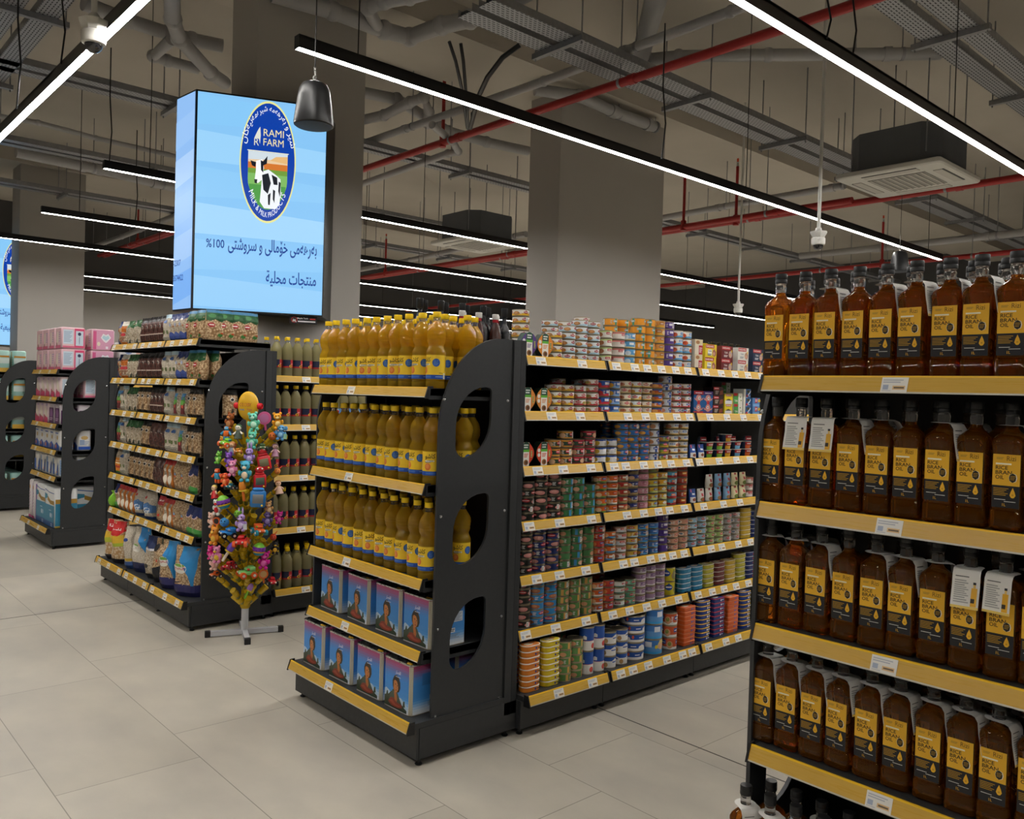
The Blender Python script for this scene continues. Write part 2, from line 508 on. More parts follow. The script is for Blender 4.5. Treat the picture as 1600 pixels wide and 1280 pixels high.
# ------------------------------------------------------------------ cable trays
def tray(label, p0, p1, w=0.15, gap=0.07, hang=1.5):
    d = p1 - p0; L = d.length; rz = math.atan2(d.y, d.x); kids = []
    for s in (-1, 1):
        a = B(); y0, y1 = s*gap/2, s*(gap/2+w)
        a.box((0, y0, 0), (L, y1, 0.003), 'perforated')
        kids.append(('perforated_bottom', a.mesh('perforated_bottom'), []))
        for y in (y0, y1):
            a = B(); a.box((0, y-0.0015, 0), (L, y+0.0015, 0.055), 'galv')
            kids.append(('side_rail', a.mesh('side_rail'), []))
    W = gap/2+w
    c = B(); c.box((0, -W+0.02, 0.006), (L, -W+0.075, 0.03), '#26282b'); c.box((0, W-0.09, 0.006), (L, W-0.03, 0.026), '#303236')
    kids.append(('cable_bundle', c.mesh('cable_bundle'), []))
    n = max(1, int(L/hang))
    for i in range(n):
        x = (i+0.5)*L/n
        a = B(); a.box((x-0.02, -W-0.07, -0.042), (x+0.02, W+0.07, -0.002), 'galv')
        for s in (-1, 1): a.cyl((x, s*(W+0.05), -0.06), (x, s*(W+0.05), ZC-p0.z), 0.006, 'galv', n=5)
        kids.append(('hanger', a.mesh('hanger'), []))
    put(('cable_tray', None, kids), p0, rz, label, 'cable tray', 'perforated cable trays under the ceiling')
ZT = 4.05
def tray_x(label, u, v, xa, xb, **k):
    p = at_z(u, v, ZT); tray(label, Vector((xa, p.y, ZT)), Vector((xb, p.y, ZT)), **k)
tray_x('double perforated cable tray over the long white light bar', 900, 82, at_z(742, 15, ZT).x, 17.5)
tray_x('double perforated cable tray above the ceiling cassette', 1500, 66, 2.2, 17.5)
tray_x('perforated cable tray beneath the big white camera, first behind it', 140, 135, -0.5, 3.9, w=0.11)
tray_x('second cable tray behind the big camera, above a thick grey pipe', 150, 250, -0.5, 9, w=0.11)
tray_x('thin cable tray passing above the far column and screen', 120, 307, -1, 12, w=0.11)
tray_x('narrow cable tray between the two tall columns', 690, 262, 3.7, 17.5, w=0.09)
p = at_z(38, 26, ZT)
tray('cable tray turned across the others by the ceiling corner above the light bar', Vector((p.x, 0.5, ZT)), Vector((p.x, p.y+2.5, ZT)))

# ------------------------------------------------------------------ pipes
def pipe(name, label, cat, pts, r, k, hang=1.6, couple=True, group=None, heads=()):
    t = thing(name, label, cat, pts[0], group)
    b = B(); b.tube(pts, r, k, 12); b.obj('pipe_run', t)
    acc = 0
    for i in range(len(pts)-1):
        a, c = Vector(pts[i]), Vector(pts[i+1]); d = c-a; L = d.length; dn = d.normalized()
        x = hang*0.4
        while x < L:
            q = a + dn*x
            if couple:
                b = B(); b.tube([q-dn*0.03, q+dn*0.03], r*1.18, k, 12); b.obj('coupling', t)
            if abs(dn.z) < 0.5:
                q2 = q + dn*0.12
                b = B(); b.cyl(q2+Vector((0, 0, r*0.5)), (q2.x, q2.y, ZC), 0.005, 'galv', n=5)
                b.tube([q2-dn*0.012, q2+dn*0.012], r*1.1, 'galv', 12); b.obj('hanger_rod', t)
            x += hang
        if i: b = B(); b.ball(a, r*1.22, k, 12); b.obj('elbow', t)
    for q, h in heads:
        b = B(); q = Vector(q); b.cyl(q, q+Vector((0, 0, h)), 0.017, k, n=8)
        b.tube([q-Vector((0, 0, 0.045)), q+Vector((0, 0, 0.07))], 0.033, k, 10)
        b.cyl(q+Vector((0, 0, h)), q+Vector((0, 0, h+0.05)), 0.014, 'zinc', n=8)
        b.cyl(q+Vector((0, 0, h+0.05)), q+Vector((0, 0, h+0.09)), 0.012, '#d2492a', n=8); b.obj('sprinkler_riser', t)
    return t
def red(label, u0, v0, u1, v1, z, y0, y1, riser=()):
    """pipe along y through the mean of two sightings"""
    x = (at_z(u0, v0, z).x + at_z(u1, v1, z).x)/2
    hs = [((x, at_x(u, v, x).y, z), h) for u, v, h in riser]
    pipe('sprinkler_pipe', label, 'sprinkler pipe', [(x, y0, z), (x, y1, z)], 0.034, 'pipe_red', 2.1, True, 'red sprinkler pipes', hs)
red('red sprinkler pipe crossing above the long white light bar by the columns', 690, 218, 1180, 67, 3.9, -3, 17, [(692, 213, 0.62)])
red('red sprinkler pipe passing under the ceiling cassette', 1150, 342, 1450, 304, 3.55, -2, 17, [(1150, 340, 0.62)])
red('red sprinkler pipe seen low between the first two columns', 600, 428, 760, 403, 3.55, 4, 17, [(602, 428, 0.6), (1065, 440, .6)])
red('red sprinkler pipe near the far column beside the big screen', 150, 402, 260, 362, 3.9, 8, 17, [(215, 382, 0.55)])
red('red sprinkler pipe low over the far rice bran oil bottles', 1340, 418, 1560, 395, 3.5, -1, 17, [(1378, 412, 0.6)])
def pipe_px(name, label, r, k, z, px, **kw):
    pipe(name, label, 'pipe', [tuple(at_z(u, v, z)) for u, v in px], r, k, **kw)
pipe_px('water_pipe', 'slim pale pipe running parallel above the red sprinkler pipe', 0.036, 'pipe_grey', 4.15, [(556, 228), (850, 127), (1142, 18), (1260, -30)], hang=2.2)
pipe_px('water_pipe', 'pale pipe joining the red pipe beside the first column', 0.036, 'pipe_grey', 3.95, [(553, 292), (700, 240), (716, 237), (708, 222), (675, 195)], hang=9)
pipe_px('drain_pipe', 'thick grey drain pipe with bends above the hanging speaker', 0.062, 'pipe_grey', 4.3, [(425, -10), (520, 17), (600, 47), (640, 58), (690, 40), (735, 30), (800, 0), (840, -20)], hang=1.2)
pipe_px('drain_pipe', 'short grey drain branch curving up beside the dark cables', 0.05, 'pipe_grey', 4.3, [(588, 40), (575, 12), (600, 2), (640, -5), (668, -12)], hang=9)
pipe_px('drain_pipe', 'grey drain pipe crossing the top of the second column', 0.055, 'pipe_grey', 4.35, [(836, 140), (905, 150), (960, 175), (1022, 198)], hang=1.3)
pipe_px('drain_pipe', 'fat grey drain pipe dropping toward the second column', 0.085, 'pipe_grey', 4.4, [(1030, -20), (1000, 90), (992, 92)], hang=9, couple=False)
pipe_px('drain_pipe', 'grey drain pipe running level behind the light bar above the canned fish', 0.05, 'pipe_grey', 4.4, [(985, 96), (1060, 88), (1200, 86), (1470, 84)], hang=2.4)
pipe_px('drain_pipe', 'grey drain pipe with a downward bend left of the first column', 0.055, 'pipe_grey', 4.35, [(130, 5), (200, 32), (262, 52), (300, 62), (348, 72)], hang=1.5)
pipe_px('drain_pipe', 'angled grey drain pipe meeting the first column high up', 0.055, 'pipe_grey', 4.1, [(268, -15), (270, 30), (280, 60), (330, 115), (352, 130)], hang=9)
pipe_px('drain_pipe', 'short grey drain stub below the angled pipe by the first column', 0.045, 'pipe_grey', 4.2, [(268, 62), (240, 88), (262, 95), (310, 108)], hang=9)
pipe_px('drain_pipe', 'thick grey drain pipe below the second cable tray behind the camera', 0.06, 'pipe_grey', 4.1, [(25, 238), (155, 265), (300, 300)], hang=1.8)
pipe_px('water_pipe', 'thin white pipe behind the big camera passing toward the screen', 0.028, 'pipe_grey', 4.25, [(-40, 175), (60, 192), (150, 216), (290, 248)], hang=2)
pipe_px('water_pipe', 'pale pipe near the ceiling cassette running beside the red pipe', 0.04, 'pipe_grey', 3.9, [(1028, 342), (1180, 314), (1320, 290)], hang=2.4)
pipe_px('water_pipe', 'pale pipe low between the first two columns beside the red pipe', 0.045, 'pipe_grey', 3.9, [(550, 424), (640, 407), (722, 388), (735, 382), (822, 366)], hang=2.4)
pipe_px('water_pipe', 'pale far pipe behind the far light bars near the big screen', 0.04, 'pipe_grey', 4.0, [(118, 395), (190, 370), (280, 335)], hang=2.4)
pipe_px('drain_pipe', 'grey pipe low behind the second camera above the rice bran oil', 0.05, 'pipe_grey', 3.8, [(1250, 400), (1400, 385), (1610, 362)], hang=3)
pipe_px('drain_pipe', 'grey drain pipe between the columns high behind the red riser', 0.055, 'pipe_grey', 4.4, [(556, 142), (620, 155), (700, 205), (760, 222), (825, 236)], hang=1.5)
pipe_px('drain_pipe', 'coiled looking grey drain bend beside the first column', 0.05, 'pipe_grey', 4.3, [(556, 190), (600, 180), (640, 160), (662, 152), (670, 175), (668, 195)], hang=9)
def cable(label, pts, r=0.012):
    b = B(); b.tube(pts, r, 'black_plastic', 7)
    tag(b.obj('power_cable'), label, 'cable')
za, zb = 4.05, 3.95
cable('thick black cable drooping from the tray toward the light bar', [at_z(812, 70, 4.1), at_z(785, 90, 4.02), at_z(762, 120, 3.95), at_z(748, 150, 3.9), at_z(735, 200, 3.9)], 0.02)
cable('black cable falling from the drain pipe behind the red riser', [at_z(702, 65, 4.3), at_z(712, 95, 4.2), at_z(722, 140, 4.1), at_z(730, 200, 4.1)], 0.014)
cable('black cable hanging close to the red riser and its neighbour', [at_z(720, 68, 4.3), at_z(724, 95, 4.2), at_z(728, 145, 4.1), at_z(732, 205, 4.1)], 0.014)
for lb, u, v0, v1, dep in (('loose black wire by the ceiling corner above the crossing light bar', 28, 30, 170, 4.6), ('straight black wire beside the big white camera', 97, 0, 100, 4.6),
                           ('black wire dropping behind the screen to the short light bar', 172, 150, 262, 7.0), ('loose black wire above the far screen light bars', 213, 262, 350, 9.0),
                           ('black wire dropping in front of the second column corner', 1036, 138, 248, 5.2), ('black wire to the front light bar over the canned fish', 1293, 0, 62, 4.0),
                           ('second black wire to the front light bar near the cassette', 1333, 0, 96, 4.3)):
    p0, p1 = at_d(u, v0, dep), at_d(u-2, v1, dep)
    cable(lb, [p0 + Vector((0, 0, 0.4)), p0, (p0+p1)/2 + RIGHT*0.02, p1], 0.005)

# ------------------------------------------------------------------ ceiling cassette units
def cassette(label, cx, cy, z, s):
    t = thing('ceiling_cassette', label, 'air conditioner', (cx, cy, z), 'ceiling cassette air conditioners')
    b = B(); h = s/2
    ch = 0.14*s
    def oct_(k): return [(cx-k+ch, cy-k), (cx+k-ch, cy-k), (cx+k, cy-k+ch), (cx+k, cy+k-ch), (cx+k-ch, cy+k), (cx-k+ch, cy+k), (cx-k, cy+k-ch), (cx-k, cy-k+ch)]
    b.prism(oct_(h*0.86), z+0.03, z+0.36, 'duct_board'); b.obj('casing', t)
    b = B(); b.rbox(s, s, z-0.02, z+0.03, 'white_plastic', 0.04, 0.012, c=(cx, cy)); b.obj('fascia', t)
    b = B(); g = s*0.27; b.box((cx-g, cy-g, z-0.024), (cx+g, cy+g, z-0.019), '#8d8b86')
    for i in range(9): yy = cy-g+2*g*(i+0.5)/9; b.box((cx-g, yy-0.008, z-0.029), (cx+g, yy+0.008, z-0.023), '#bdbbb4')
    b.obj('return_grille', t)
    for a in range(4):
        T = Matrix.Translation((cx, cy, z)) @ Matrix.Rotation(a*PI/2, 4, 'Z')
        b = B(); b.box((-g*0.95, h*0.68, -0.026), (g*0.95, h*0.84, -0.02), '#c2c0b9', T); b.box((-g*0.95, h*0.84, -0.0245), (g*0.95, h*0.87, -0.02), '#4a4a48', T); b.obj('louvre', t)
    for sx in (-1, 1):
        for sy in (-1, 1):
            b = B(); b.cyl((cx+sx*h*0.9, cy+sy*h*0.7, z+0.1), (cx+sx*h*0.9, cy+sy*h*0.7, ZC), 0.006, 'galv', n=5); b.obj('hanger_rod', t)
cassette('white ceiling cassette air conditioner under its grey casing, hung over the canned fish', 7.5, 3.2, 3.5, 0.9)
p = at_z(745, 382, 3.5)
cassette('half hidden ceiling cassette air conditioner between the two columns', p.x, p.y, 3.5, 0.9)

# ------------------------------------------------------------------ cameras, speakers
def dome_camera(label, u, v, dep, s):
    """v is the pixel of the dome's bottom, s the width of the collar in metres"""
    p = at_d(u, v, dep); q = s/0.17
    t = thing('dome_camera', label, 'security camera', p, 'white dome cameras on poles')
    def L(prof, k, nm):
        b = B(); b.lathe([(r*q, z*q) for r, z in prof], k, 20, Matrix.Translation(p)); b.obj(nm, t)
    L([(0.003, 0), (0.028, 0.006), (0.045, 0.024), (0.052, 0.05), (0.052, 0.062)], 'dome_dark', 'dome')
    L([(0.054, 0.05), (0.066, 0.056), (0.07, 0.075), (0.07, 0.12), (0.062, 0.128)], 'white_plastic', 'collar')
    b = B(); T = Matrix.Translation(p)
    b.lathe([(0.06*q, 0.125*q), (0.07*q, 0.15*q), (0.085*q, 0.172*q), (0.088*q, 0.19*q), (0.03*q, 0.196*q)], 'white_plastic', 8, T); b.obj('mount_bracket', t)
    L([(0.03, 0.19), (0.034, 0.2), (0.03, 0.225), (0.016, 0.24)], 'white_plastic', 'swivel')
    b = B(); b.cyl(p+Vector((0, 0, 0.235*q)), (p.x, p.y, ZC), 0.018*q, 'white_plastic', n=12); b.obj('pole', t)
dome_camera('large white dome security camera on a pole in front of the crossing light bar', 146, 83, 4.0, 0.135)
dome_camera('white dome camera on a pole in front of the long light bar', 1278, 391, 5.9, 0.115)
dome_camera('small far dome camera on a pole between the columns and rice bran oil', 1153, 494, 9.0, 0.115)
def speaker(label, u, v, dep, s):
    p = at_d(u, v, dep)
    t = thing('hanging_speaker', label, 'speaker', p, 'black pendant speakers')
    T = Matrix.Translation(p)
    b = B(); b.lathe([(0.080*s, -0.004*s), (0.088*s, 0.0), (0.089*s, 0.012*s), (0.083*s, 0.06*s), (0.074*s, 0.125*s), (0.068*s, 0.16*s), (0.056*s, 0.182*s), (0.034*s, 0.192*s), (0.008*s, 0.194*s)], 'black_plastic', 28, T); b.obj('shell', t)
    b = B(); b.lathe([(0.002, -0.007*s), (0.04*s, -0.007*s), (0.081*s, -0.005*s), (0.081*s, -0.003*s)], '#2d3947', 28, T); b.obj('grille', t)
    b = B(); b.tube([p+Vector((0, 0, 0.19*s)), p+Vector((0.004, 0, 0.225*s)), p+Vector((0, 0, 0.26*s))], 0.006*s, 'steel', 8)
    b.ball(p+Vector((0, 0, 0.215*s)), 0.01*s, 'steel', 8); b.obj('hook', t)
    b = B(); b.cyl(p+Vector((0, 0, 0.25*s)), (p.x, p.y, ZC), 0.0025, 'black_plastic', n=5); b.obj('suspension_wire', t)
speaker('black bell shaped speaker hanging in front of the big screen', 490, 196, 3.6, 0.95)
speaker('small black speaker hanging beyond the rice bran oil bottle tops', 1405, 424, 8.0, 1.0)

# ------------------------------------------------------------------ led screens
def cow_emblem(cx, cy, rx, ry):
    it = [('e', cx, cy, rx, ry, 'E#e6e394', 48), ('e', cx, cy, rx*0.955, ry*0.965, 'E#0b3fa6', 48)]
    W = rx*0.70
    top = cy+ry*0.16
    # picture: field and sky clipped by the lower oval
    def arcpts(k, y_hi):
        pts = []
        for i in range(33):
            a = PI + PI*i/32
            pts.append((cx+rx*k*math.cos(a), cy+ry*k*math.sin(a)))
        ys = [p for p in pts if p[1] <= y_hi]
        return [(max(ys[0][0], cx-W), y_hi)] + [(min(max(p[0], cx-W), cx+W), p[1]) for p in ys] + [(min(ys[-1][0], cx+W), y_hi)]
    def slab(y_hi, k): return ('p', arcpts(0.78, y_hi), k)
    it += [('p', [(cx-W, cy-0.02*ry), (cx+W, cy-0.02*ry), (cx+W, top), (cx-W, top)], 'E#cfdbe2'),
           ('p', [(cx-W, cy-0.05*ry), (cx+W, cy-0.05*ry), (cx+W, cy+0.06*ry), (cx-W, cy+0.02*ry)], 'E#e8c9a0'),
           ('p', [(cx+0.1*W, cy+0.03*ry), (cx+W, cy+0.0*ry), (cx+W, cy+0.12*ry), (cx+0.4*W, cy+0.1*ry)], 'E#e5b77a'),
           slab(cy-0.02*ry, 'E#d2762f'), slab(cy-0.12*ry, 'E#6f9a3b'), slab(cy-0.2*ry, 'E#7fb861'), slab(cy-0.38*ry, 'E#4f9a46'),
           ('r', cx-W*1.05, top, cx+W*1.05, top+0.012*ry, 'E#f2f0d0')]
    def P(pts, k): return ('p', [(cx+x*rx, cy+y*ry) for x, y in pts], k)
    it += [P([(-0.18, -0.16), (0.02, -0.12), (0.3, -0.2), (0.46, -0.26), (0.48, -0.48), (0.44, -0.68), (0.3, -0.76), (-0.1, -0.76), (-0.26, -0.66), (-0.22, -0.4)], 'E#eef2f6'),
           P([(-0.42, 0.0), (-0.2, 0.04), (-0.14, -0.1), (-0.2, -0.3), (-0.34, -0.36), (-0.46, -0.32), (-0.42, -0.15)], 'E#f6f7f8'),
           P([(-0.62, -0.0), (-0.42, -0.02), (-0.44, -0.1), (-0.56, -0.08)], 'E#141a24'), P([(-0.18, 0.0), (-0.02, 0.1), (-0.04, -0.03), (-0.16, -0.06)], 'E#141a24'),
           P([(-0.26, 0.02), (-0.16, 0.0), (-0.16, -0.18), (-0.24, -0.14)], 'E#141a24'), P([(-0.47, -0.3), (-0.36, -0.3), (-0.38, -0.37), (-0.46, -0.36)], 'E#20242c'),
           P([(-0.2, -0.22), (0.02, -0.18), (0.12, -0.34), (0.02, -0.52), (-0.14, -0.46)], 'E#141a24'), P([(0.14, -0.2), (0.34, -0.24), (0.36, -0.36), (0.22, -0.36)], 'E#141a24'),
           P([(0.4, -0.3), (0.47, -0.32), (0.45, -0.56), (0.39, -0.46)], 'E#141a24'), P([(0.02, -0.54), (0.12, -0.5), (0.1, -0.7), (0.04, -0.7)], 'E#141a24'), P([(0.2, -0.44), (0.28, -0.46), (0.26, -0.66), (0.2, -0.6)], 'E#141a24')]
    it += [('t', 'RAMI', cx+0.18*rx, cy+0.42*ry, 0.115*ry, 'E#f0dfa6', {'w': 0.72*rx, 'b': 0}), ('t', 'FARM', cx+0.18*rx, cy+0.265*ry, 0.115*ry, 'E#f0dfa6', {'w': 0.72*rx, 'b': 0}),
           ('t', 'R', cx-0.42*rx, cy+0.25*ry, 0.12*ry, 'E#d9d6c0', {'w': 0.17*rx, 'b': 0}),
           P([(-0.5, 0.37), (-0.42, 0.46), (-0.36, 0.52), (-0.3, 0.56), (-0.28, 0.42), (-0.3, 0.28), (-0.34, 0.36), (-0.46, 0.37)], 'E#dfe0d2'),
           ('t', '\u0634\u06cc\u0631 \u0648 \u0628\u06d5\u0631\u0647\u06d5\u0645\u06d5 \u0634\u06cc\u0631\u06d5\u0645\u06d5\u0646\u06cc\u06d5\u06a9\u0627\u0646', cx, cy, 0.12*ry, 'E#f2f5fb', {'ar': 1, 'w': 1.75*ry*0.82, 'arc': (rx*0.78, ry*0.80, 1), 'b': 0}),
           ('t', 'MILK & MILK PRODUCTS', cx, cy, 0.085*ry, 'E#f2f5fb', {'w': 1.5*ry*0.82, 'arc': (rx*0.80, ry*0.91, -1), 'b': 0})]
    return it
def led_screen(label, Cw, ztop, zbot, line2, group):
    """Cw: world point of the front face's outer upright edge (plan)"""
    def pl(lat, dep): return Vector((RIGHT.x*lat, RIGHT.y*lat, 0)) + Vector((FWD.x, FWD.y, 0)).normalized()*dep
    Bp, Ap = Cw + pl(-0.84, -0.28), Cw + pl(-1.045, -0.09)
    Cb, Ab = Cw + pl(-0.03, 0.40), Cw + pl(-0.74, 0.34)
    t = thing('led_screen', label, 'screen', (Bp.x, Bp.y, zbot), group)
    b = B(); n2 = [(q.x, q.y) for q in (Bp, Cw, Cb, Ab, Ap)]
    b.prism(n2, zbot, ztop, 'black_plastic'); b.obj('cabinet', t)
    def mapper(a, c):
        d = (c-a); d.z = 0; W = d.length; d.normalize(); nrm = Vector((d.y, -d.x, 0))
        if nrm.dot(a) > 0: nrm = -nrm
        return W, (lambda u, v, e: tuple(Vector((a.x, a.y, zbot+v)) + d*u + nrm*(e*4+0.001)))
    W, mp = mapper(Bp, Cw); H = ztop-zbot
    bg = [('r', 0.012, 0.012, W-0.006, H-0.012, 'E#86c3f2')]
    for i, kcol in enumerate(('E#96cdf6', 'E#8ec9f5', 'E#a0d3f8', 'E#8cc8f4', 'E#99d0f7', 'E#86c6f4')):
        y0 = H*(0.02+i*0.165)
        bg.append(('p', [(0.012, y0), (W-0.006, y0-0.01+0.05*(i % 2)), (W-0.006, min(H-0.012, y0+H*0.10)), (0.012, min(H-0.012, y0+H*0.14))], kcol))
    its = bg + cow_emblem(W*0.545, H*0.705, W*0.215, H*0.283)
    its += [('t', '\u0628\u06d5\u0631\u0647\u06d5\u0645\u06cc \u062e\u06c6\u0645\u0627\u06b5\u06cc \u0648 \u0633\u0631\u0648\u0634\u062a\u06cc', W*0.60, H*0.268, H*0.078, 'E#123f93', {'ar': 1, 'w': W*0.68, 'b': 1}),
            ('t', '%100', W*0.165, H*0.288, H*0.04, 'E#123f93', {'w': W*0.135}),
            ('t', line2, W*0.94, H*0.128, H*0.075, 'E#123f93', {'ar': 1, 'al': 1.0, 'b': 1, 'w': W*(0.39 if len(line2) < 14 else 0.62)})]
    b = B(); b.print_(its, mp); b.obj('front_display', t, 10)
    W2, mp2 = mapper(Ap, Bp)
    s = [('r', 0.004, 0.012, W2-0.006, H-0.012, 'E#8fbcf0')]
    for i, kcol in enumerate(('E#79aeee', 'E#a3c8f4', 'E#93bff2', 'E#a9ccf5', 'E#98c2f3')):
        y0 = H*(0.03+i*0.18)
        s.append(('p', [(0.004, y0), (W2-0.006, y0+0.06), (W2-0.006, y0+H*0.13+0.05), (0.004, y0+H*0.13)], kcol))
    s += [('t', '-2307', W2*0.22, H*0.21, 0.042, 'E#1b4a9c', {'w': 0.11}), ('t', '3574422', W2*0.3, H*0.14, 0.042, 'E#1b4a9c', {'w': 0.15})]
    b = B(); b.print_(s, mp2); b.obj('side_display', t, 10)
    return t, Bp, Cw
C1 = at_d(508, 330, 6.03); C1.z = 0
t, Bp, Cw = led_screen('big bright dairy advert screen on the first column', C1, at_d(304, 141, 5.76).z, at_d(300, 484, 5.76).z, '\u0645\u0646\u062a\u062c\u0627\u062a \u0645\u062d\u0644\u064a\u0629', 'dairy advert screens on columns')
C2 = at_d(78, 460, 11.9); C2.z = 0
led_screen('dairy advert screen on the far column, above the nappy shelves', C2, at_d(79, 377, 11.9).z, at_d(76, 543, 11.9).z, '\u0645\u0646\u062a\u062c\u0627\u062a \u0645\u062d\u0644\u064a\u0629 \u0648\u0637\u0628\u064a\u0639\u064a\u0629', 'dairy advert screens on columns')
# maker's plate under the big screen
z0 = at_d(300, 484, 5.76).z
d = (Cw-Bp).normalized(); nrm = Vector((d.y, -d.x, 0)); nrm = -nrm if nrm.dot(Bp) > 0 else nrm
q0 = Bp + d*0.66; T = lambda u, v, e: tuple(Vector((q0.x, q0.y, z0-0.055+v)) + d*u - nrm*0.02 + nrm*e)
b = B(); vs = [T(0, 0, 0), T(0.19, 0, 0), T(0.19, 0.055, 0), T(0, 0.055, 0)]; vb = [T(0, 0, -0.012), T(0.19, 0, -0.012), T(0.19, 0.055, -0.012), T(0, 0.055, -0.012)]
b.add(vs+vb, [(0, 1, 2, 3), (5, 4, 7, 6), (4, 5, 1, 0), (3, 2, 6, 7), (1, 5, 6, 2), (4, 0, 3, 7)], '#15161b')
b.print_([('e', 0.03, 0.028, 0.021, 0.021, '#d8352f', 24), ('e', 0.03, 0.028, 0.017, 0.017, '#15161b', 24),
          ('p', [(0.014, 0.008), (0.024, 0.036), (0.029, 0.022), (0.035, 0.034), (0.046, 0.008), (0.038, 0.012), (0.034, 0.022), (0.028, 0.01), (0.023, 0.02)], '#f0f0f0'),
          ('t', 'Maple Tech', 0.088, 0.031, 0.014, '#f0f0f0', {'w': 0.075}), ('lines', 0.14, 0.028, 0.178, 0.044, 1, '#d8352f'), ('lines', 0.055, 0.008, 0.178, 0.026, 1, '#dcdce0')], T)
tag(b.obj('maker_plate'), 'small black plate with red ring logo under the big screen', 'sign')
# ------------------------------------------------------------------ shelving
def tag_mesh():
    b = B(); b.box((-0.031, -0.001, -0.019), (0.031, 0.0, 0.019), 'paper_tag')
    b.print_([('lines', -0.027, 0.004, 0.02, 0.015, 2, '#b9bcc4'), ('r', -0.026, -0.012, -0.013, 0.0, '#a9b4c8'), ('r', -0.003, -0.012, 0.026, -0.002, '#e0bd8a'),
              ('lines', 0.0, -0.011, 0.024, -0.003, 1, '#6a5a48'), ('lines', -0.027, -0.017, -0.006, -0.013, 1, '#c6c8cc')], flat((0, -0.001, 0)))
    return b.mesh('price_tag')
TAGM = tag_mesh()
RAILH = 0.042
TILT = math.atan2(0.014, RAILH)
class Unit:
    """a shelving unit: a runs along its front, b goes in from the front, z up. face 'x' looks toward -x, 'y' toward -y"""
    def __init__(s, label, face, f0, a0, a1, depth, group, height=1.74, name='shelving_unit', hidden_back=True):
        s.face, s.f0, s.a0, s.a1, s.depth, s.h = face, f0, a0, a1, depth, height
        s.t = thing(name, label, 'shelving unit', s.P((a0+a1)/2, depth/2, 0), group)
    def P(s, a, b, z):
        return Vector((s.f0+b, a, z)) if s.face == 'x' else Vector((a, s.f0+b, z))
    def bx(s, B_, a0, a1, b0, b1, z0, z1, k):
        B_.box(s.P(a0, b0, z0), s.P(a1, b1, z1), k)
    def part(s, nm, *boxes):
        b = B()
        for q in boxes: s.bx(b, *q)
        return b.obj(nm, s.t)
    def frame(s, joints=(), feet=True):
        a0, a1, d, h = s.a0, s.a1, s.depth, s.h
        s.part('back_panel', (a0, a1, d-0.03, d, 0.1, h, 'charcoal_in'))
        js = [a0, *joints, a1]
        for i in range(len(js)-1):
            s.part('plinth', (js[i]+0.002, js[i+1]-0.002, 0.0, 0.012, 0.03, 0.155, 'charcoal'))
        s.part('plinth_side', (a0, a0+0.012, 0.014, d, 0.03, 0.155, 'charcoal')); s.part('plinth_side', (a1-0.012, a1, 0.014, d, 0.03, 0.155, 'charcoal'))
        s.part('upright', (a0, a0+0.03, d-0.07, d-0.031, 0.1, h, 'charcoal')); s.part('upright', (a1-0.03, a1, d-0.07, d-0.031, 0.1, h, 'charcoal'))
        for a in js:
            for bb in (0.03, d-0.04):
                p = s.P(min(max(a, a0+0.025), a1-0.025), bb, 0)
                b = B(); b.lathe([(0.014, 0.0), (0.016, 0.004), (0.008, 0.01), (0.006, 0.034)], 'black_plastic', 10, Matrix.Translation(p)); b.obj('foot', s.t)
    def shelf(s, z, a0, a1, b0, tags=(), board_d=None):
        """z is the top of the price rail; b0 the rail's place in from the front"""
        d = s.depth-0.03 if board_d is None else board_d
        ob = B(); s.bx(ob, a0, a1, b0+0.006, d, z-(0.034 if z > 0.2 else 0.007), z-0.006, 'charcoal')
        for a in (a0, a1-0.004) if z > 0.2 else (): s.bx(ob, a, a+0.004, b0-0.002, d, z-0.05, z-0.004, 'charcoal_in')
        ob.obj('shelf_board', s.t)
        b = B(); g = 0.008
        prof = [(b0+0.004, z), (b0-0.001, z), (b0-0.002, z-0.004), (b0-0.0145, z-RAILH+0.004), (b0-0.0155, z-RAILH), (b0-0.010, z-RAILH), (b0+0.004, z-0.008)]
        ks = ['rail_lip', 'rail_lip', 'rail_yellow', 'rail_clear', 'rail_clear', 'rail_yellow', 'rail_yellow']
        n = len(prof)
        A0, A1 = a0+g, a1-g
        for i in range(n):
            q0, q1 = prof[i], prof[(i+1) % n]
            fc = [s.P(A0, *q0), s.P(A0, *q1), s.P(A1, *q1), s.P(A1, *q0)]
            b.add(fc, [(0, 1, 2, 3) if s.face == 'x' else (3, 2, 1, 0)], ks[i])
        for a in (A0, A1):
            b.add([s.P(a, *q) for q in prof], [tuple(range(n))], 'rail_yellow')
        r = b.obj('price_rail', s.t, 20)
        for a in (a0+0.001, a1-g):
            c = B()
            pr_ = [(b0+0.02, z+0.004), (b0-0.003, z+0.003), (b0-0.019, z-RAILH-0.004), (b0+0.02, z-RAILH-0.006)]
            for a_ in (a, a+g-0.001): pass
            vs = [s.P(a, *q) for q in pr_]+[s.P(a+g-0.001, *q) for q in pr_]
            c.add(vs, [(0, 1, 2, 3), (7, 6, 5, 4), (0, 4, 5, 1), (1, 5, 6, 2), (2, 6, 7, 3), (3, 7, 4, 0)], 'black_plastic')
            c.obj('rail_end_cap', s.t)
        for a in tags:
            if a is None or a < A0+0.03 or a > A1-0.03: continue
            o = bpy.data.objects.new('price_tag', TAGM); COL.objects.link(o); o.parent = r
            p = s.P(a, b0-0.0088, z-0.0222)-PLOC[r.name]
            o.location = p
            o.rotation_euler = (-TILT, 0, -PI/2 if s.face == 'x' else 0)
        return r
